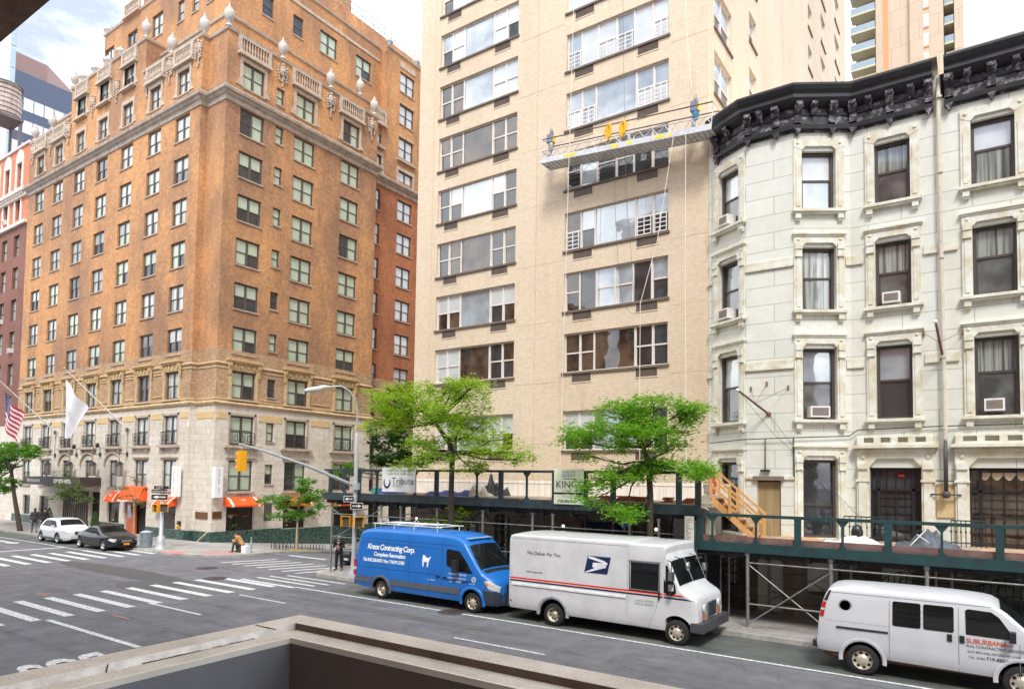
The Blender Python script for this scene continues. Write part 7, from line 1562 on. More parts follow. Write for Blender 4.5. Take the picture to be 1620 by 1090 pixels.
mb = MB(); B.side(mb, rpoly(-1.67, -1.11, 1.24, 1.79, .04), 0, .008); B.side(mb, rpoly(-1.06, -.48, 1.24, 1.79, .04), 0, .008); islands(mb, 'side_window', VG, wv, gap=.002)
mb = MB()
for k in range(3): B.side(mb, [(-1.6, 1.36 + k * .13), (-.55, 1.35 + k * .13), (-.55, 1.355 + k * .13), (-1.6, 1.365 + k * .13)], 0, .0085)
islands(mb, 'shelf_reflection', plain('painted shelf reflection', (.022, .022, .024), .5), wv, gap=.001)  # thin lines painted on the panes as mirrored shelves
mb = MB(); B.side(mb, [(-.26, 1.24), (.56, 1.22), (.60, 1.27), (.34, 1.66), (.2, 1.76), (-.22, 1.78), (-.27, 1.74)], 0, .008); mb.build('side_window', VG, wv)
mb = MB(); B.topp(mb, .90, .36, (-.95, .95), (-.9, .9)); mb.build('windscreen', VG, wv)
mb = MB()
for x in (-1.74, -.40, .68): B.side(mb, [(x, .42), (x + .012, .42), (x + .012, 1.8 if x < .5 else 1.15), (x, 1.8 if x < .5 else 1.15)], 0, .005)
B.side(mb, [(-3.0, 1.86), (.2, 1.86), (.2, 1.872), (-3.0, 1.872)], 0, .006); B.side(mb, [(-3.1, 1.20), (-1.76, 1.2), (-1.76, 1.205), (-3.1, 1.205)], 0, .004)
islands(mb, 'body_seam', plain('white van seam', cl(130, 134, 146), .5), wv, gap=.003)
mb = MB(); mb.box(-2.85, -1.76, F0 - .012, F0 + .01, 1.04, 1.085); mb.build('slide_rail', plain('dark green rail', (.02, .035, .03), .6), wv)
mb = MB(); mb.lathe((-2.66, yc - B.sy(-2.66, 1.58) - .015, 1.58), [(.10, .03), (.14, 0), (.15, .02)], 18, axis='y'); mb.lathe((-2.66, yc - B.sy(-2.66, 1.58) - .02, 1.58), [(.001, 0), (.115, 0)], 18, m=1, axis='y'); mb.build('porthole', [plain('grey ring', cl(150, 152, 160), .4), plain('dark porthole', cl(62, 56, 56), .5)], wv)
for x in (-.56, -.33): mb = MB(); mb.box(x - .045, x + .045, F0 - .02, F0 + .02, 1.05, 1.2); mb.build('door_handle', TRB, wv)
for xc in (-2.3, .72):
    mb = MB(); rows = []
    for k in range(19): a = R_(-8 + 196 * k / 18); rows.append([(xc + q * math.cos(a), yc - B.sy(xc + q * math.cos(a), max(.5, .36 + q * math.sin(a))) - o_, .36 + q * math.sin(a)) for q, o_ in ((.42, .0), (.43, .012), (.49, .008), (.51, .001))])
    mb.grid(rows); mb.build('wheel_arch', WH2, wv)
mb = MB(); mb.box(-3.36, -3.26, yc - .85, yc + .85, .48, .66); mb.box(-3.4, -3.2, F0 + .12, F0 + .3, .5, .64, 1); mb.build('rear_bumper', [CHR, TRB], wv)
mb = MB(); mb.box(-3.17, -3.16, yc - .7, yc + .7, 1.2, 1.75); mb.build('rear_window', VG, wv)
mb = MB(); B.side(mb, [(-3.23, 1.27), (-3.14, 1.27), (-3.08, 1.62), (-3.17, 1.62)], 0, .012); B.side(mb, [(-3.215, 1.42), (-3.12, 1.42), (-3.11, 1.47), (-3.205, 1.47)], 1, .015); B.side(mb, [(-3.14, 1.65), (-3.06, 1.65), (-2.97, 1.9), (-3.03, 1.9)], 2, .008); mb.build('tail_light', [RED, HL, TRB], wv)
mb = MB(); mb.tube((-2.95, F0 + .15, .36), (-2.75, F0 + .12, .42), .035, 8); mb.box(-3.2, 1.6, F0 + .35, F0 + .45, .3, .42); mb.build('exhaust', plain('rusty exhaust', cl(120, 84, 66), .6), wv)
mb = MB()
def VT3(s, x, z, size, m=0, **kw): text_to(mb, s, lambda a, b: (x + a, yc - B.sy(x + a, z + b) - .007, z + b), size, m=m, **kw)
VT3('SUBURBANA', -.255, 1.07, .135, 0, spacing=.92, offset=.002); VT3('CORP', .36, 1.07, .075, 0); VT3('FULL CONTRACTING SERVICES', -.255, .975, .085, 1, spacing=.84); VT3('24-27 38TH AVE, ASTORIA, NY 11102', -.24, .86, .068, 1, spacing=.84); VT3('Tel. (646)', -.22, .74, .078, 1); VT3('719-8854', .1, .74, .1, 1, offset=.002)
mb.build('lettering', [plain('brick red letters', cl(206, 96, 66), .5), plain('dark grey letters', cl(84, 84, 92), .5)], wv)
mb = MB(); mb.box(.50, .62, F0 - .22, F0 - .03, 1.2, 1.42); mb.build('mirror', TRB, wv)
mb = MB(); mb.box(.2, .35, yc - .55, yc - .15, 1.2, 1.3); mb.build('steering_wheel', TRB, wv)
# ---------------- generic passenger cars
def car(label, cat, XR, XF, y0, wr, xw, H_, belt, paint, prof, gl, zg=0.0, rim=None, along=None, plate=None, name='parked_car', lights=True, hood_dark=False):
    """prof: top profile in 0..1 of length ; gl: side glass outline in fraction of length, height"""
    L_ = XF - XR; hw = .88 if H_ > 1.3 else .86; yc_ = y0 + hw; ZG[0] = zg
    t = empty(name, (0, 0, 0), 0, label, cat)
    top = smooth_tab([(XR + a * L_, b) for a, b in prof], 2); B = Body(yc_, top, [(XR, .36), (XR + .3, .24), (XF - .3, .22), (XF, .3)], smooth_tab([(XR, hw * .72), (XR + .12, hw * .9), (XR + .6, hw), (XF - .7, hw), (XF - .2, hw * .86), (XF, hw * .6)], 3), .07, belt - .12, .30, H_, 1.0, .03, None)
    B.mesh(dens(B.top, 56), 'body', [paint, WELL], [(x, wr, wr + .06) for x in xw], t, wd=.25)
    for x in xw: wheel(t, x, y0 + .03, wr, -1, 'alloy', .2, rim or plain('alloy rim', cl(206, 208, 212), .3, metal=.5)); wheel(t, x, yc_ + hw - .03, wr, 1, 'alloy', .2, rim or plain('alloy rim', cl(206, 208, 212), .3, metal=.5))
    for far in (False, True):
        mb = MB()
        for g_ in gl: B.side(mb, [(XR + a * L_, b) for a, b in g_], 0, .022, far=far, n=8, nz=6)
        islands(mb, 'side_window', VG, t, gap=.001)
    ws = [i for i in range(len(prof))]
    return t, B, L_, yc_, hw
SUVP = plain('white car paint', cl(216, 220, 222), .25, var=.03, coat=.4); NAVY_P = plain('near black car paint', (.008, .009, .014), .3, var=.2, coat=.35)
def car_front(t, B, XF, yc_, hw, z1, z2, plate, gm, zl=.62):
    mb = MB(); mb.box(XF - .03, XF + .02, yc_ - .3, yc_ + .3, z1, z2)
    for k in range(5): mb.box(XF + .02, XF + .035, yc_ - .28, yc_ + .28, z1 + (z2 - z1) * (k + .5) / 5 - .008, z1 + (z2 - z1) * (k + .5) / 5 + .008, 1)
    mb.build('grille', [WELL, CHR], t)
    for far in (False, True):
        mb = MB(); B.side(mb, [(XF - .42, zl + .02), (XF - .12, zl - .08), (XF - .04, zl - .06), (XF - .06, zl + .08), (XF - .3, zl + .12)], 0, .01, far=far, n=8, nz=4); mb.build('headlight', HL, t)
    mb = MB(); mb.box(XF + .02, XF + .04, yc_ - .16, yc_ + .16, .36, .46); mb.build('number_plate', plate, t)
    mb = MB(); mb.box(XF - .02, XF + .015, yc_ - .5, yc_ + .5, .24, .34); mb.build('air_intake', WELL, t)
t, B, L_, yc_, hw = car('white hatchback utility car parked behind the black sedan by the hotel', 'car', -50.45, -46.45, 18.95, .33, (-49.98, -47.55), 1.53, 1.0, SUVP,
    [(0, .7), (.02, .98), (.14, 1.40), (.2, 1.50), (.45, 1.54), (.6, 1.50), (.76, 1.08), (.8, 1.0), (.95, .86), (.99, .72), (1, .5)], [[(.12, 1.06), (.34, 1.03), (.34, 1.42), (.22, 1.38)], [(.36, 1.03), (.6, 1.02), (.68, 1.04), (.56, 1.38), (.36, 1.42)]])
car_front(t, B, -46.45, yc_, hw, .62, .78, PLW, None, .72); mb = MB(); B.topp(mb, -46.45 - .255 * L_, -46.45 - .385 * L_, (-.92, .92), (-.85, .85), nx=6); mb.build('windscreen', VG, t)
mb = MB(); B.side(mb, [(-50.2, .24), (-46.7, .24), (-46.7, .36), (-50.2, .4)], 0, .01); mb.build('sill_trim', plain('grey sill', cl(120, 120, 124), .6), t); mb = MB(); mb.box(-48.05, -47.9, 18.78, 18.95, 1.02, 1.14); mb.build('mirror', SUVP, t)
t, B, L_, yc_, hw = car('black saloon car parked at the front of the row beside the grey litter bin', 'car', -44.85, -40.45, 18.85, .32, (-44.32, -41.38), 1.36, .92, NAVY_P,
    [(0, .62), (.03, .92), (.12, .98), (.2, 1.06), (.34, 1.34), (.42, 1.38), (.52, 1.36), (.70, 1.0), (.74, .95), (.94, .78), (.99, .66), (1, .42)], [[(.19, 1.0), (.37, .97), (.37, 1.27), (.33, 1.25)], [(.385, .97), (.56, .96), (.64, .96), (.52, 1.24), (.385, 1.28)]])
car_front(t, B, -40.45, yc_, hw, .52, .64, plain('taxi yellow plate', cl(246, 160, 20), .5), None, .62); mb = MB(); B.topp(mb, -40.45 - .315 * L_, -40.45 - .455 * L_, (-.92, .92), (-.84, .84), nx=6); mb.build('windscreen', VG, t)
mb = MB(); mb.box(-42.45, -42.3, 18.66, 18.85, .98, 1.08); mb.build('mirror', NAVY_P, t)
# dark suv nose at the kerb of the side street, built facing -y
t, B, L_, yc_, hw = car('dark grey utility car parked on the side street, half hidden by the blue van', 'car', -2.3, 2.3, -.9, .35, (-1.45, 1.4), 1.65, 1.08, plain('charcoal car paint', (.03, .03, .034), .2, var=.2, coat=.8),
    [(0, .7), (.03, 1.1), (.1, 1.55), (.3, 1.66), (.5, 1.66), (.68, 1.15), (.74, 1.06), (.95, .94), (1, .6)], [[(.12, 1.12), (.36, 1.1), (.36, 1.5), (.2, 1.48)], [(.38, 1.1), (.6, 1.08), (.52, 1.46), (.38, 1.5)]], rim=None)
car_front(t, B, 2.3, yc_, hw, .66, .82, PLW, None, .78); mb = MB(); B.topp(mb, 2.3 - .33 * L_, 2.3 - .48 * L_, (-.92, .92), (-.85, .85), nx=6); mb.build('windscreen', VG, t)
mb = MB(); B.topp(mb, 2.25, 2.3 - .28 * L_, (-.9, .9), (-.93, .93), nx=6, off=.005); mb.build('bonnet', plain('painted bonnet sheen', cl(150, 156, 156), .15, metal=.3, coat=1), t)  # pale patch on the dark bonnet, sky sheen put into its colour
t.location = (-26.25, 25.9, gh(0, 26.2) + .02); t.rotation_euler = (R_(0), R_(0), R_(-90)); t.rotation_mode = 'XYZ'
# ================================================================ STREET FURNITURE
POLE = plain('silver grey pole', cl(190, 194, 198), .45, metal=.3, var=.12, scale=4); YEL = plain('signal yellow', cl(250, 176, 20), .4, var=.06)
lp = empty('street_lamp', (-22.5, 20.7, .13), 0, 'silver street lamp with a long traffic signal mast at the shed corner', 'street lamp')
px_, py_ = -22.5, 20.62
mb = MB(); mb.lathe((px_, py_, .13), [(.22, 0), (.22, .12), (.13, .35), (.1, .9), (.09, 3.0), (.078, 6.2), (.055, 6.25)], 16); mb.build('pole', POLE, lp)
mb = MB(); tipL = (-22.9, 18.75, 8.07); mb.poly([(px_, py_, 6.2), (px_, py_, 7.2), (px_ - .02, py_ - .1, 7.75), (px_ - .08, py_ - .4, 8.2), (px_ - .18, py_ - .8, 8.38), (px_ - .28, py_ - 1.2, 8.32), tipL], [.05, .048, .045, .043, .04, .04, .038], 8); mb.build('arm', POLE, lp)
mb = MB(); mb.poly([(-22.72, 19.35, 8.3), (-22.8, 19.0, 8.25), (-22.88, 18.8, 8.16), (-23.0, 18.3, 8.05), (-23.05, 18.15, 8.02)], [.03, .09, .12, .10, .02], 8); mb.build('lamp_head', plain('lamp head grey', cl(206, 206, 200), .4), lp)
mb = MB(); tipS = Vector((-23.6, 15.59, 5.68)); fS = Vector((px_, py_, 4.05)); m1 = fS.lerp(tipS, .45) + Vector((0, 0, .12)); mb.poly([tuple(fS), tuple(m1), tuple(fS.lerp(tipS, .8) + Vector((0, 0, .08))), tuple(tipS)], [.075, .06, .045, .04], 8); mb.lathe((px_, py_, 3.9), [(.2, 0), (.2, .3)], 12); mb.build('mast_arm', POLE, lp)
mb = MB(); sx, sy_2 = tipS.x + .02, tipS.y + .12
mb.tube((sx, sy_2, 5.66), (sx, sy_2, 5.42), .03, 6, m=1); mb.ball((sx, sy_2, 5.5), .08, .07, .1, 8, 1)
mb.box(sx - .1, sx + .12, sy_2 - .15, sy_2 + .15, 4.62, 5.42)
for k in range(3): z = 4.75 + k * .26; rg = [(sx - .1 - .17 * t / 3, sy_2, z) for t in range(4)]; mb.poly(rg, [.115, .115, .11, .1], 12, cap=False); mb.lathe((sx - .105, sy_2, z), [(.001, 0), (.09, .0)], 12, m=2, axis='x')
mb.build('traffic_signal', [YEL, STEEL, plain('dark lens', (.03, .02, .02), .3)], lp)
def arrow_sign(mb, fr, u, d, z, w_, h, right):
    mb.box(u - w_ / 2, u + w_ / 2, d - .01, d, z - h / 2, z + h / 2, 1); mb.box(u - w_ / 2 - .02, u + w_ / 2 + .02, d - .012, d - .004, z - h / 2 - .02, z + h / 2 + .02, 0); s_ = 1 if right else -1
    pts = [(-.38, -.12), (.12, -.12), (.12, -.32), (.42, 0), (.12, .32), (.12, .12), (-.38, .12)]
    mb.face([(u + s_ * a * w_, d + .002, z + b * h) for a, b in pts], 0); text_to(mb, 'ONE WAY', lambda a, b: (u - s_ * .1 * w_ + a - .12, d + .005, z - .03 + b), .075, m=1)
SG = [plain('sign face white', cl(240, 240, 238), .4), plain('sign face black', (.015, .015, .018), .4)]
Fs = Frame((px_, py_ - .16, 0), (.8, .6)); mb = MB(Fs); arrow_sign(mb, Fs, -.14, .06, 3.5, .42, .22, False); mb.build('one_way_sign', SG, lp)
mb = MB(Fs); arrow_sign(mb, Fs, .2, .06, 3.2, .5, .24, True); mb.build('one_way_sign', SG, lp)
def pedsig(par, x, y, z, a=.0):
    f = Frame((x, y, 0), (math.cos(a), math.sin(a))); mb = MB(f); mb.box(-.2, .2, -.12, 0, z - .22, z + .22); mb.box(-.22, .22, 0, .12, z + .22, z + .24); mb.box(-.22, -.2, 0, .12, z - .22, z + .22); mb.box(.2, .22, 0, .12, z - .22, z + .22); mb.box(-.18, .18, .0, .012, z - .2, z + .2, 1)
    mb.build('walk_signal', [YEL, plain('signal dark mesh', cl(80, 74, 66), .6)], par)
pedsig(lp, px_ - .42, py_ - .1, 2.5, .35); pedsig(lp, px_ + .34, py_ - .1, 2.5, 1.2)
sp = empty('sign_post', (-39.1, 21.0, .13), 0, 'silver signal post with street signs and yellow walk signals on the hotel corner', 'sign post')
mb = MB(); mb.lathe((-39.1, 21.0, .13), [(.34, 0), (.3, .08), (.22, .3), (.2, .7), (.11, .78), (.10, 3.6)], 14); mb.build('pole', POLE, sp)
mb = MB(); mb.lathe((-39.1, 21.0, 2.9), [(.12, 0), (.12, .8)], 10); mb.build('pole_wrap', YEL, sp)
Fp = Frame((-39.1, 20.86, 0), (.83, .56)); mb = MB(Fp)
mb.box(-.5, .42, .02, .03, 3.35, 3.55, 0); mb.box(-.35, .5, .04, .05, 3.58, 3.76, 0); text_to(mb, 'LEXINGTON AV', lambda a, b: (-.47 + a, .034, 3.4 + b), .13, m=1); text_to(mb, 'E 37 ST', lambda a, b: (-.22 + a, .054, 3.62 + b), .13, m=1); mb.build('street_sign', [SG[1], SG[0]], sp)
mb = MB(Fp); arrow_sign(mb, Fp, -.02, .03, 3.12, .95, .3, False); mb.build('one_way_sign', SG, sp)
pedsig(sp, -39.45, 20.85, 2.45, .1); pedsig(sp, -38.78, 20.95, 2.5, .9)
mb = MB(); 
for k in range(26): a = 2 * math.pi * k / 26; mb.tube((-40.45 + .31 * math.cos(a), 20.85 + .31 * math.sin(a), .16), (-40.45 + .34 * math.cos(a), 20.85 + .34 * math.sin(a), 1.02), .022, 4)
for z, r in ((.16, .32), (.55, .34), (.98, .35)): mb.lathe((-40.45, 20.85, z), [(r, 0), (r, .05)], 26)
bn_ = empty('litter_bin', (-40.45, 20.85, .13), 0, 'grey slatted litter bin on the kerb in front of the black saloon', 'litter bin'); mb.build('slats', plain('bin grey', cl(150, 164, 172), .5, metal=.2), bn_)
mb = MB(); mb.lathe((-40.45, 20.85, .15), [(.28, 0), (.3, .8), (.26, .92), (.1, .96), (.001, .97)], 18); mb.build('liner', plain('bin liner', cl(176, 184, 188), .5), bn_)
# planters by the hotel door
for x, lb in ((-54.2, 'clipped cone shrub in a dark pot between the canopy and the first orange awning'), (-62.0, 'clipped cone shrub in a dark pot half hidden under the canopy')):
    t = empty('potted_shrub', (x, 24.2, .13), 0, lb, 'potted shrub', 'clipped shrubs by the hotel door'); mb = MB(); mb.lathe((x, 24.1, .13), [(.2, 0), (.28, .5), (.3, .52), (.27, .55), (.001, .5)], 14); mb.build('pot', plain('dark pot', cl(70, 62, 56), .6), t)
    mb = MB(); rr = random.Random(3)
    for k in range(900):
        h = rr.random() ** 1.2; r = .32 * (1 - h) ** .7 * (.35 + .65 * rr.random() ** .3) + .02; a = rr.uniform(0, 6.28); c = Vector((x + r * math.cos(a), 24.1 + r * math.sin(a), .62 + h * .95)); s = .03; q = rr.uniform(0, 6)
        mb.face([tuple(c + Vector((s * math.cos(q), s * math.sin(q), 0))), tuple(c + Vector((0, 0, s * 1.4))), tuple(c - Vector((s * math.cos(q), s * math.sin(q), 0)))], 0, False, [(0, 0)] * 3)
    mb.build('foliage', plain('box leaves', (.06, .13, .03), .7, var=.3, scale=9), t)
# ================================================================ FLAGS
def flagpole(foot, tip, label):
    t = empty('flagpole', tuple(foot), 0, label, 'flagpole', 'flagpoles on the hotel'); mb = MB(); mb.tube(tuple(foot), tuple(tip), .06, 8, .035); mb.build('pole', plain('white pole', cl(232, 230, 222), .4), t)
    mb = MB(); mb.ball(tuple(tip), .09, .09, .09, 8); mb.build('finial', plain('gold finial', cl(220, 190, 110), .3, metal=.5), t); mb = MB(); mb.lathe((foot.x, foot.y - .05, foot.z - .15), [(.1, 0), (.1, .3)], 8); mb.tube((foot.x, foot.y, foot.z - .1), (foot.x, foot.y, foot.z - 2.2), .02, 5); mb.build('bracket', plain('dark bracket', cl(90, 90, 84), .5), t)
ft1, fp1 = gy(-3, 600, 20.6), gy(88, 684, 24.6); ft2, fp2 = gy(102, 583, 20.7), gy(202, 680, 24.6)
flagpole(fp1, ft1, 'long white flagpole at the far left carrying the striped flag'); flagpole(fp2, ft2, 'long white flagpole over the arches carrying the plain white flag')
def cloth(c00, c01, c10, c11, nu, nv, fold, sag):
    rows = []
    for j in range(nv + 1):
        v = j / nv; row = []
        for i in range(nu + 1):
            u = i / nu; p = (c00 * (1 - u) * (1 - v) + c01 * (1 - u) * v + c10 * u * (1 - v) + c11 * u * v)
            w_ = math.sin(u * 9 + v * 3) * fold * (.3 + u); p = p + Vector((.35 * w_, w_, -.5 * sag * math.sin(math.pi * u) * (1 - v * .4) + .15 * w_)); row.append(tuple(p))
        rows.append(row)
    return rows
FR_, FW_, FBl = plain('flag red', cl(206, 40, 66), .7), plain('flag white', cl(236, 232, 236), .7), plain('flag blue', cl(64, 62, 110), .7)
rows = cloth(gy(7, 618, 20.7), gy(8, 678, 20.9), gy(37, 655, 21.0), gy(31, 706, 21.2), 26, 26, .16, .25); mb = MB()
i0 = len(mb.v)
for r in rows: mb.v += [Vector(p) for p in r]
for j in range(26):
    for i in range(26): mb.f.append([i0 + j * 27 + i, i0 + j * 27 + i + 1, i0 + (j + 1) * 27 + i + 1, i0 + (j + 1) * 27 + i]); mb.mi.append(2 if (i < 11 and j < 14) else (0 if (j // 2) % 2 == 0 else 1)); mb.sm.append(True); mb.uv += [(0, 0)] * 4
fl = mb.build('flag', [FR_, FW_, FBl], label='red and white striped flag with a starry blue corner drooping at the left edge', cat='flag', group='flags on the hotel')
mb = MB()
for j in range(1, 13, 2):
    for i in range(1, 10, 2): p = Vector(rows[j][i]); mb.face([(p.x + .05 * math.cos(a) * (1 if k % 2 == 0 else .45), p.y - .03, p.z + .05 * math.sin(a) * (1 if k % 2 == 0 else .45)) for k, a in enumerate([math.pi / 2 + q * math.pi / 5 for q in range(10)])])
mb.build('stars', FW_, fl)
rows = cloth(gy(104, 600, 20.8), gy(102, 693, 20.9), gy(138, 646, 21.1), gy(118, 692, 21.3), 24, 24, .12, .1); mb = MB(); mb.grid(rows)
fl = mb.build('flag', plain('plain white flag', cl(240, 240, 244), .7, var=.03), label='plain white flag with a faint grey crest hanging over the hotel arches', cat='flag', group='flags on the hotel')
mb = MB(); c = Vector(rows[12][9]); c.y -= .25
for k in range(3): mb.poly([(c.x + (.25 + .08 * k) * math.cos(a), c.y, c.z + (.4 + .1 * k) * math.sin(a)) for a in [q * .52 for q in range(4 + 3 * k)]], .014, 4)
mb.build('crest', plain('faint grey print', cl(206, 206, 214), .7), fl)
# ================================================================ TREES
def leafmat(name, c, t):
    m, N, L, b = newmat(name); out = N['Material Output']; MC[name] = m; tc = N.new('ShaderNodeTexCoord')
    nz = N.new('ShaderNodeTexNoise'); nz.inputs['Scale'].default_value = 1.6; nz.inputs['Detail'].default_value = 8; nz.inputs['Roughness'].default_value = .85; L.new(tc.outputs['Object'], nz.inputs['Vector'])
    r = ramp(N, [(.3, tuple(x * .55 for x in c)), (.52, c), (.72, (min(1, c[0] * 1.9), c[1] * 1.35, c[2] * 1.3))]); L.new(nz.outputs['Fac'], r.inputs[0]); L.new(r.outputs[0], b.inputs['Base Color']); b.inputs['Roughness'].default_value = .55
    tr = N.new('ShaderNodeBsdfTranslucent'); mt = N.new('ShaderNodeMix'); mt.data_type = 'RGBA'; mt.inputs['Factor'].default_value = .5; mt.inputs['B'].default_value = (*t, 1); L.new(r.outputs[0], mt.inputs['A']); L.new(mt.outputs['Result'], tr.inputs['Color'])
    ms = N.new('ShaderNodeMixShader'); ms.inputs[0].default_value = .45; L.new(b.outputs[0], ms.inputs[1]); L.new(tr.outputs[0], ms.inputs[2]); L.new(ms.outputs[0], out.inputs[0]); return m
LIMEL = leafmat('bright spring leaves', (.25, .43, .014), (.60, .84, .04)); GREENL = leafmat('mid green leaves', (.08, .26, .015), (.24, .5, .03)); DARKL = leafmat('dark green leaves', (.035, .10, .018), (.08, .2, .03)); OLIVEL = leafmat('sparse olive leaves', (.10, .17, .03), (.24, .34, .06)); RUSTL = leafmat('sparse bronze leaves', (.16, .13, .05), (.3, .24, .08))
BARK = plain('tree bark', (.055, .045, .035), .95, var=.4, scale=7, bump=.8, bscale=20)
def tree(label, cat, base, trunk, pads, n, lm, ls, seed, name='street_tree', group=None, barkr=.13, bark=None, twigs=6):
    rr = random.Random(seed); t = empty(name, tuple(base), 0, label, cat, group)
    mb = MB(); nT = len(trunk); mb.poly([tuple(p) for p in trunk], [barkr * (1 - .45 * i / (nT - 1)) * (1.25 if i == 0 else 1) for i in range(nT)], 10)
    br = []
    for (c, r) in pads:
        c = Vector(c); cand = [Vector(p) for p in trunk[max(1, nT // 2):]]; s = min(cand, key=lambda p: (p - c).length + max(0, p.z - c.z + .2) * 1.5)
        mid = s.lerp(c, .5) + Vector((rr.uniform(-.2, .2), rr.uniform(-.2, .2), -.12 + rr.uniform(-.1, .15))); rad = barkr * .38
        mb.poly([tuple(s), tuple(s.lerp(mid, .5) + Vector((0, 0, .03))), tuple(mid), tuple(c)], [rad, rad * .8, rad * .6, rad * .3], 7); br.append((mid, c, r))
        for k in range(twigs):
            a = rr.uniform(0, 6.28); st_ = mid.lerp(c, rr.uniform(.2, 1)); e = c + Vector((r[0] * .8 * math.cos(a), r[1] * .8 * math.sin(a), r[2] * rr.uniform(-.5, .6))); m_ = st_.lerp(e, .5) + Vector((rr.uniform(-.1, .1), rr.uniform(-.1, .1), .05))
            mb.poly([tuple(st_), tuple(m_), tuple(e)], [rad * .32, rad * .2, .006], 5)
    mb.build('trunk', bark or BARK, t)
    tot = sum(r[0] * r[1] ** .5 * r[2] ** .5 for _, r in pads); mb = MB(); V = mb.v; from mathutils import noise
    for (c, r) in pads:
        c = Vector(c); k_ = int(n * r[0] * r[1] ** .5 * r[2] ** .5 / tot); nc = max(4, k_ // 26)
        for q in range(nc):
            for _ in range(12):
                d = Vector((rr.gauss(0, 1), rr.gauss(0, 1), rr.gauss(0, 1))).normalized() * rr.random() ** .42; p = c + Vector((d.x * r[0], d.y * r[1], d.z * r[2]))
                if noise.noise(p * 1.15 + Vector((seed, 0, 0))) > -.12: break
            cs = rr.uniform(.10, .26)
            for __ in range(26):
                o = Vector((rr.gauss(0, 1), rr.gauss(0, 1), rr.gauss(0, .45))) * cs; s = ls * rr.uniform(.6, 1.25); a = rr.uniform(0, 6.28); tl = rr.uniform(-.7, .7); x = Vector((math.cos(a), math.sin(a), tl * .5)) * s; y = Vector((-math.sin(a) * .5, math.cos(a) * .5, rr.uniform(-.5, .5))) * s
                b0 = p + o; i0 = len(V); V += [b0 - x, b0 - y * .9 + Vector((0, 0, .1 * s)), b0 + x - Vector((0, 0, .25 * s)), b0 + y * .9 + Vector((0, 0, .1 * s))]
                mb.f.append([i0, i0 + 1, i0 + 2, i0 + 3]); mb.mi.append(0); mb.sm.append(False); mb.uv += [(0, 0)] * 4
    mb.build('crown', lm, t)
    return t
def PD(px, py, Y, rx, rz, ry=1.0): c = gy(px, py, Y); return (tuple(c), (rx, ry, rz))
TX = gy(716, 745, 20.55).x
pads1 = [PD(612, 640, 20.4, 1.0, .5), PD(650, 622, 20.6, 1.1, .55, 1.3), PD(705, 620, 20.8, 1.3, .6, 1.4), PD(745, 615, 20.6, .8, .45), PD(600, 672, 20.2, 1.0, .5), PD(650, 665, 20.8, 1.1, .5, 1.4), PD(700, 655, 20.3, 1.3, .7, 1.4), PD(660, 640, 20.5, 1.3, .7, 1.4), PD(725, 670, 20.6, 1.1, .5), PD(625, 655, 20.4, 1.1, .6), PD(742, 640, 20.8, .8, .45), PD(720, 607, 20.7, .6, .25), PD(665, 700, 20.2, .9, .35),
         PD(735, 690, 20.6, 1.2, .45, 1.5), PD(778, 695, 20.5, .9, .3), PD(805, 715, 20.3, 1.0, .3), PD(690, 728, 20.0, 1.2, .3), PD(640, 735, 20.0, 1.0, .3), PD(680, 712, 20.3, 1.0, .4), PD(760, 712, 20.4, .9, .4), PD(740, 738, 20.2, .9, .25), PD(766, 668, 20.8, .7, .35), PD(600, 625, 20.6, .5, .3), PD(820, 728, 20.3, .5, .2), PD(750, 604, 20.8, .35, .15)]
base = Vector((TX, 20.6, .13))
tree('larger bright green street tree growing through the black shed behind the blue van', 'tree', base, [base, Vector((TX, 20.6, 2)), Vector((TX - .05, 20.55, 4)), gy(716, 715, 20.5), gy(710, 700, 20.5), gy(690, 670, 20.5), gy(668, 650, 20.6)], pads1, 21000, LIMEL, .062, 1, barkr=.13)
pads2 = [PD(975, 648, 20.5, .9, .28), PD(1035, 640, 20.4, .9, .3), PD(1075, 655, 20.6, .9, .32), PD(950, 680, 20.3, 1.3, .45, 1.3), PD(1000, 670, 20.6, 1.4, .45, 1.5), PD(1045, 680, 20.3, 1.2, .4, 1.3), PD(920, 700, 20.4, .8, .28), PD(1060, 705, 20.5, .6, .22), PD(985, 705, 20.6, .8, .22), PD(1096, 648, 20.6, .4, .18),
         PD(1000, 748, 20.2, 1.2, .3), PD(962, 760, 20.2, .7, .3), PD(1070, 742, 20.3, 1.2, .26), PD(1108, 752, 20.3, .45, .28), PD(1035, 738, 20.5, 1.0, .25), PD(942, 788, 20.1, .4, .22), PD(936, 770, 20.1, .35, .2), PD(990, 808, 20.2, .8, .2), PD(1010, 820, 20.2, .4, .16), PD(935, 722, 20.4, .25, .12)]
TX2 = gy(1028, 760, 20.55).x; base = Vector((TX2, 20.6, .13))
tree('green street tree with tiered branches behind the white delivery truck', 'tree', base, [base, Vector((TX2, 20.6, 2.2)), Vector((TX2, 20.6, 4)), gy(1026, 730, 20.6), gy(1018, 708, 20.6), gy(1008, 690, 20.6)], pads2, 19000, LIMEL if False else leafmat('fresh green leaves', (.15, .37, .02), (.42, .74, .04)), .062, 2, barkr=.12)
b3 = Vector((-34.3, 26.8, gh(0, 26.8) + .13)); G3 = lambda a, b: PD(a, b, 26.8, .9, .3, .8)
tree('small young street tree with a thin trunk in front of the orange awnings', 'tree', b3, [b3, b3 + Vector((0, 0, 1.2)), gy(472, 810, 26.8), gy(474, 795, 26.8), gy(478, 775, 26.8)], [G3(445, 798), G3(480, 775), G3(500, 790), G3(465, 790), PD(430, 790, 26.6, .6, .2), PD(515, 800, 26.8, .5, .2), PD(450, 815, 26.6, .7, .25), PD(480, 760, 26.8, .6, .2), PD(478, 812, 26.8, .8, .25), PD(512, 782, 26.8, .5, .25)], 3800, GREENL, .10, 3, barkr=.07, bark=plain('pale young bark', cl(176, 160, 124), .9, var=.2))
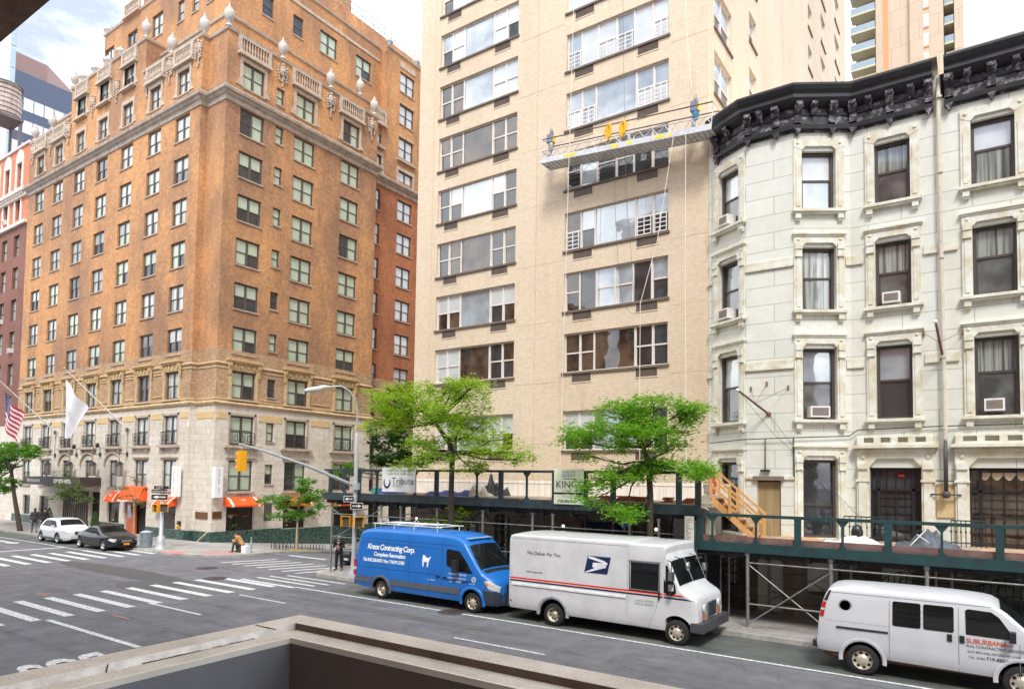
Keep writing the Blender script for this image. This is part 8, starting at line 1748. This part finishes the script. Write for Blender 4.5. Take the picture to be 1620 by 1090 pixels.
b4 = Vector((gz(24, 843).x, 20.6, .13))
tree('large tree at the left edge with a dark leaning trunk by two walkers', 'tree', b4, [b4, gy(22, 780, 20.6), gy(18, 745, 20.6), gy(10, 725, 20.6), gy(0, 712, 20.6)], [PD(0, 715, 20.6, 2.2, .8, 2), PD(30, 712, 20.6, 1.8, .6, 1.6), PD(48, 718, 20.6, 1.0, .4), PD(-20, 720, 20.6, 2, 1, 2), PD(5, 735, 20.6, 1.4, .5), PD(5, 770, 20.6, 1.2, .5), PD(18, 760, 20.4, .8, .3), PD(-15, 760, 20.6, 1.6, .9)], 7000, GREENL, .13, 4, barkr=.15)
b5 = Vector((gy(118, 830, 21.0).x, 21.0, .13))
tree('sparse young tree in leaf in front of the hotel canopy', 'tree', b5, [b5, gy(118, 800, 21), gy(116, 775, 21), gy(112, 758, 21)], [PD(100, 785, 21, .9, .35, .8), PD(118, 775, 21, .8, .4, .8), PD(128, 792, 21, .8, .3, .7), PD(108, 752, 21, .4, .5, .5), PD(92, 780, 21, .6, .25), PD(112, 770, 21, .7, .4)], 900, OLIVEL, .10, 5, barkr=.05, group='young trees by the hotel')
b6 = Vector((gy(212, 850, 21.2).x, 21.2, .13))
tree('nearly bare young tree with bronze leaves in front of the cafe door', 'tree', b6, [b6, gy(212, 815, 21.2), gy(212, 795, 21.2), gy(210, 775, 21.2)], [PD(200, 790, 21.2, .5, .4, .5), PD(218, 785, 21.2, .6, .4, .5), PD(208, 765, 21.2, .5, .6, .5), PD(225, 795, 21.2, .5, .3, .4), PD(195, 772, 21.2, .4, .3, .4)], 480, RUSTL, .07, 6, barkr=.045, bark=plain('pale young bark', (.3, .3, .3)), group='young trees by the hotel', twigs=9)
b7 = Vector((-23.9, 31, gh(0, 31) + .13)); 
tree('darker street tree on the side street behind the corner of the cream tower', 'tree', b7, [b7, Vector((-23.9, 31, 3)), Vector((-24.2, 31, 5.5)), Vector((-24.6, 30.8, 7.5))], [PD(625, 650, 30, 1.3, .9, 1.5), PD(612, 690, 30, 1.4, .9, 1.4), PD(645, 690, 30, 1.2, .9, 1.2), PD(620, 725, 29.5, 1.5, .6, 1.3), PD(600, 730, 29.5, 1.0, .5, 1), PD(640, 725, 30, 1.0, .6, 1), PD(635, 625, 31, 1.0, .6, 1)], 6500, DARKL, .12, 7, barkr=.16)
b8 = Vector((-24.2, 38, gh(0, 38) + .13)); tree('far street tree showing as a green tuft above the left end of the black shed', 'tree', b8, [b8, b8 + Vector((0, 0, 3)), b8 + Vector((-.2, 0, 4.5))], [PD(545, 742, 34, 1.0, .5, 1), PD(560, 745, 34, .8, .4, .8), PD(535, 750, 34, .7, .4, .7)], 1400, GREENL, .11, 8, barkr=.1)
b9 = Vector((TX + .3, 22.2, .13)); tree('low leafy sprouts under the black shed beside the tree trunk', 'shrub', b9, [b9, b9 + Vector((0, 0, .8)), b9 + Vector((-.1, -.2, 2.0)), b9 + Vector((-.1, -.3, 2.6))], [PD(700, 822, 21.5, .5, .25, .5), PD(722, 800, 21.5, .7, .35, .6), PD(742, 805, 21.5, .6, .3, .5), PD(715, 835, 21.5, .5, .25, .4), PD(690, 828, 21.4, .5, .12, .3), PD(728, 825, 21.4, .5, .2, .4), PD(712, 845, 21.4, .4, .15, .4)], 2400, LIMEL, .075, 9, name='tree_sprout', barkr=.05)
# low hoop guard round the young tree pit
mb = MB()
for k in range(9):
    for x, y in ((-35.1, 25.6 + .28 * k),): z = gh(0, y) + .13; mb.poly([(x, y, z), (x, y, z + .3), (x, y + .12, z + .4), (x, y + .24, z + .3), (x, y + .24, z)], .014, 4)
for k in range(6): x = -35.0 + .28 * k; z = gh(0, 28.2) + .13; mb.poly([(x, 28.2, z), (x, 28.2, z + .3), (x + .12, 28.2, z + .4), (x + .24, 28.2, z + .3), (x + .24, 28.2, z)], .014, 4); z = gh(0, 25.5) + .13; mb.poly([(x, 25.5, z), (x, 25.5, z + .3), (x + .12, 25.5, z + .4), (x + .24, 25.5, z + .3), (x + .24, 25.5, z)], .014, 4)
tag(mb.build('tree_guard', BLACKM), 'low black hoop guard round the pit of the young tree', 'tree guard')
mb = MB(); mb.face([(x, y, gh(x, y) + .137) for x, y in ((-35.0, 25.6), (-33.4, 25.6), (-33.4, 28.1), (-35.0, 28.1))]); struct(mb.build('soil', plain('pit soil', cl(150, 136, 96), .95, var=.3, bump=.5)))
# ================================================================ PEOPLE
def blob(tubes, balls, name, mat_, parent, vox=.012, sm=2):
    mb = MB()
    for pts, rs in tubes:
        mb.poly(pts, rs, 10)
        for p, r in zip(pts, rs): mb.ball(p, r * .98, r * .98, r * .98, 10)
    for p, (a, b, c) in balls: mb.ball(p, a, b, c, 14)
    me = mb.mesh(name, mat_); o = bpy.data.objects.new('t', me); col.objects.link(o)
    b = bmesh.new(); b.from_mesh(me); bmesh.ops.remove_doubles(b, verts=b.verts, dist=.0002); bmesh.ops.recalc_face_normals(b, faces=b.faces); b.to_mesh(me); b.free()
    m = o.modifiers.new('r', 'REMESH'); m.mode = 'VOXEL'; m.voxel_size = vox; m.use_smooth_shade = True; s = o.modifiers.new('s', 'SMOOTH'); s.iterations = sm; s.factor = .5
    dg = bpy.context.evaluated_depsgraph_get(); m2 = bpy.data.meshes.new_from_object(o.evaluated_get(dg)); bpy.data.objects.remove(o); m2.name = name
    if not m2.materials: m2.materials.append(mat_)
    return link(name, m2, parent)
def person(loc, rz, sc_, J, cols, label, hairst='short', skin=None, extra=None, group=None):
    """J: joints in a local frame (x right, y forward, z up) for a 1.75 m figure"""
    t = empty('person', loc, rz, label, 'person', group); t.scale = (sc_, sc_, sc_)
    E_ = bpy.data.objects.new('x', None)
    WM['_p'] = Matrix(); class_ = type('o', (), {'name': '_p'})
    SK = skin or plain('skin', cl(214, 164, 134), .6, var=.05)
    V = lambda k: Vector(J[k])
    fw = (V('nose') - V('head')).normalized() if 'nose' in J else Vector((0, 1, 0))
    tub = [([J['pelvis'], J['waist'], J['chest'], J['neck']], [.13, .12, .14, .055]), ([J['neck'], J['head']], [.052, .06])]
    for s in 'LR':
        tub += [([J['hip' + s], J['knee' + s], J['ankle' + s]], [.085, .055, .04]), ([J['ankle' + s], J['toe' + s]], [.04, .03]), ([J['sh' + s], J['el' + s], J['wr' + s]], [.05, .04, .027])]
        w_, h_ = V('wr' + s), V('ha' + s); d = (h_ - w_).normalized(); side = d.cross(Vector((0, 0, 1))); side = (side if side.length > .1 else Vector((1, 0, 0))).normalized(); nrm = side.cross(d)
        tub += [([tuple(w_), tuple(w_ + d * .05), tuple(w_ + d * .085)], [.026, .034, .03])]
        for k, ln in enumerate((.062, .072, .068, .052)):
            b = w_ + d * .085 + side * (.024 - .016 * k); m1 = b + d * ln * .5 - nrm * .006; m2 = m1 + d * ln * .35 - nrm * .022; tub.append(([tuple(b), tuple(m1), tuple(m2)], [.0095, .009, .008]))
        b = w_ + d * .035 + side * .028; tub.append(([tuple(b), tuple(b + d * .03 + side * .02 - nrm * .01), tuple(b + d * .06 + side * .018 - nrm * .02)], [.011, .01, .009]))
    hd = V('head'); sd_ = fw.cross(Vector((0, 0, 1))).normalized(); up_ = sd_.cross(fw)
    bl = [(tuple(hd), (.076, .09, .108)), (tuple(hd + fw * .03 - up_ * .07), (.05, .05, .045)), (tuple(hd + fw * .097 - up_ * .012), (.013, .016, .022)), (tuple(hd + sd_ * .078), (.012, .018, .028)), (tuple(hd - sd_ * .078), (.012, .018, .028)), (tuple(hd + fw * .09 - up_ * .05), (.022, .01, .008))]
    P = type('o', (), {})()
    body = blob(tub, bl, 'body', SK, None, .0095, 2)
    kids = [body]
    jt = [([J['waist'], J['chest']], [.145, .165]), ([tuple(V('chest') + Vector((0, 0, .05))), tuple(V('neck') - Vector((0, 0, .03)))], [.15, .07]), ([tuple(V('waist')), tuple(V('pelvis'))], [.155, .178])]
    for s in 'LR': jt.append(([tuple(V('chest').lerp(V('sh' + s), .5) + Vector((0, 0, .04))), J['sh' + s], J['el' + s], tuple(V('wr' + s))], [.09, .075, .06, .042]))
    kids.append(blob(jt, [], 'jacket', cols[0], None, .014, 3))
    tr = [([J['pelvis'], tuple(V('pelvis') + Vector((0, 0, .06)))], [.155, .145])]
    for s in 'LR': tr.append(([J['hip' + s], J['knee' + s], tuple(V('knee' + s).lerp(V('ankle' + s), 1.0))], [.105, .078, .06]))
    kids.append(blob(tr, [], 'trousers', cols[1], None, .014, 3))
    for s in 'LR':
        a, b = V('ankle' + s), V('toe' + s); dd = (b - a); dd.z = 0; dd = dd.normalized() if dd.length > .01 else Vector((0, 1, 0))
        kids.append(blob([([tuple(a - dd * .04 - Vector((0, 0, .03))), tuple(a + dd * .08 - Vector((0, 0, .045))), tuple(a + dd * .19 - Vector((0, 0, .05)))], [.045, .043, .03])], [], 'shoe', cols[2], None, .01, 2))
    hb = [(tuple(hd - fw * .022 + up_ * .03), (.084, .092, .098))]
    if hairst == 'long': hb.append((tuple(hd - fw * .06 - up_ * .1), (.07, .05, .12)))
    if hairst != 'none': kids.append(blob([], hb, 'hair' if hairst != 'cap' else 'cap', cols[3], None, .012, 1))
    ey = MB()
    for s in (-1, 1): q = hd + fw * .083 + sd_ * .032 * s + up_ * .012; ey.ball(tuple(q), .009, .009, .007, 8)
    e = ey.mesh('eyes', plain('eye dark', (.02, .015, .012), .3)); kids.append(link('eyes', e))
    for k in kids: k.parent = t
    if extra: extra(t)
    del WM['_p']; return t
def stand(lean=0): return {'pelvis': (0, 0, .95), 'waist': (0, 0, 1.12), 'chest': (0, .01, 1.33), 'neck': (0, .0, 1.5), 'head': (0, .03, 1.64), 'nose': (0, .12, 1.61), 'hipL': (-.1, 0, .92), 'hipR': (.1, 0, .92), 'kneeL': (-.12, .03, .5), 'kneeR': (.12, .03, .5), 'ankleL': (-.14, -.02, .09), 'ankleR': (.15, -.02, .09), 'toeL': (-.17, .15, .04), 'toeR': (.19, .15, .04),
    'shL': (-.19, 0, 1.42), 'shR': (.19, 0, 1.42), 'elL': (-.25, -.02, 1.14), 'elR': (.25, -.02, 1.14), 'wrL': (-.22, .08, .9), 'wrR': (.22, .08, .9), 'haL': (-.21, .12, .8), 'haR': (.21, .12, .8)}
BLK = plain('black cloth', (.018, .018, .02), .85, var=.2, scale=10); J1 = stand(); J1.update({'elL': (-.27, .06, 1.16), 'elR': (.27, .06, 1.16), 'wrL': (-.07, .26, 1.26), 'wrR': (.09, .26, 1.24), 'haL': (.0, .30, 1.30), 'haR': (.02, .30, 1.27), 'nose': (0, .12, 1.58), 'head': (0, .05, 1.62)})
def phone(t):
    mb = MB(); mb.box(-.03, .05, .335, .345, 1.24, 1.37); o = link('phone', mb.mesh('phone', BLACKM)); tag(o, 'small dark phone held up by the standing person at the shed corner', 'phone')
    o.matrix_world = Matrix.Translation((-24.5, 21.55, .13)) @ Matrix.Rotation(R_(-152), 4, 'Z') @ Matrix.Scale(.93, 4)
    mb = MB(); rows = [[(.13 * math.sin(a) * (1 + .15 * (1.25 - z)), .005 + .158 * math.cos(a), z) for a in [q * .2 - 1 for q in range(11)]] for z in (.93, 1.0, 1.1, 1.2, 1.32, 1.42)]; mb.grid(rows); o2 = link('shirt', mb.mesh('shirt', plain('oatmeal shirt', cl(206, 180, 164), .85))); o2.parent = t
    mb = MB(); mb.ball((0, .06, 1.475), .06, .055, .035, 10); o3 = link('scarf', mb.mesh('scarf', plain('white mask cloth', cl(232, 236, 244), .8))); o3.parent = t
person((-24.5, 21.55, .13), R_(-152), .93, J1, (BLK, BLK, plain('dark trainers', (.04, .04, .045), .6), plain('light blue cap', cl(150, 186, 214), .8)), 'person in a black jacket and trousers standing at the shed corner looking at a phone', 'cap', extra=phone)
J2 = {'pelvis': (0, 0, .46), 'waist': (0, .06, .6), 'chest': (0, .2, .80), 'neck': (0, .30, .93), 'head': (0, .42, 1.0), 'nose': (0, .50, .93), 'hipL': (-.1, .04, .45), 'hipR': (.1, .04, .45), 'kneeL': (-.13, .44, .5), 'kneeR': (.13, .42, .5), 'ankleL': (-.15, .5, .09), 'ankleR': (.16, .36, .09), 'toeL': (-.17, .66, .04), 'toeR': (.19, .52, .04),
      'shL': (-.18, .24, .86), 'shR': (.18, .24, .86), 'elL': (-.2, .36, .62), 'elR': (.19, .34, .60), 'wrL': (-.08, .52, .66), 'wrR': (.03, .5, .68), 'haL': (0, .58, .7), 'haR': (.0, .56, .72)}
person((-34.15, 22.95, .13), R_(118), .95, J2, (plain('tan corduroy jacket', cl(186, 140, 82), .9, var=.15), plain('dark green trousers', cl(44, 62, 58), .85), BLK, plain('sandy brown hair', cl(112, 74, 42), .8)), 'person in a tan jacket sitting hunched on the hotel corner', 'short')
mb = MB(); mb.box(-34.32, -33.98, 22.8, 23.15, .13, .50); tag(mb.build('storage_box', plain('dark stool', cl(70, 60, 56), .7)), 'dark low box the hunched person sits on', 'box')
mb = MB(); mb.prism([(-33.9, .13), (-33.5, .13), (-33.46, .52), (-33.92, .52)], 22.75, 23.05); mb.poly([(-33.82, 22.9, .5), (-33.78, 22.9, .66), (-33.62, 22.9, .66), (-33.58, 22.9, .5)], .012, 5); tag(mb.build('shopping_bag', plain('white paper bag', cl(240, 240, 244), .7)), 'white square bag beside the hunched person', 'bag')
mb = MB(); mb.lathe((-33.42, 23.05, .13), [(.045, 0), (.05, .6), (.03, .72), (.04, .8), (.04, .86), (.001, .9)], 10); tag(mb.build('umbrella_roll', plain('greenish rolled cloth', cl(150, 170, 160), .7)), 'upright pale green rolled umbrella behind the white bag', 'umbrella')
J3 = stand(); J3.update({'kneeL': (-.1, .22, .5), 'ankleL': (-.12, .3, .09), 'toeL': (-.12, .46, .06), 'kneeR': (.1, .05, .5), 'ankleR': (.1, -.25, .12), 'toeR': (.1, -.1, .04), 'wrL': (-.2, -.1, .92), 'wrR': (.2, .2, .94), 'haL': (-.2, -.12, .84), 'haR': (.2, .26, .86)})
xw = gz(30, 846).x
person((xw + .4, 20.65, .13), R_(75), 1.0, J3, (plain('charcoal coat', (.05, .05, .055), .9), plain('grey trousers', cl(110, 112, 122), .85), BLK, plain('dark brown hair', (.03, .018, .012), .8)), 'walker in grey trousers by the leaning tree trunk at the left edge', 'long', group='walkers by the left tree')
person((xw + 1.25, 20.95, .13), R_(70), 1.02, J3, (BLK, plain('black jeans', (.02, .02, .024), .9), BLK, plain('black hair', (.012, .01, .01), .8)), 'walker all in black, right of the one in grey trousers', 'short', group='walkers by the left tree')
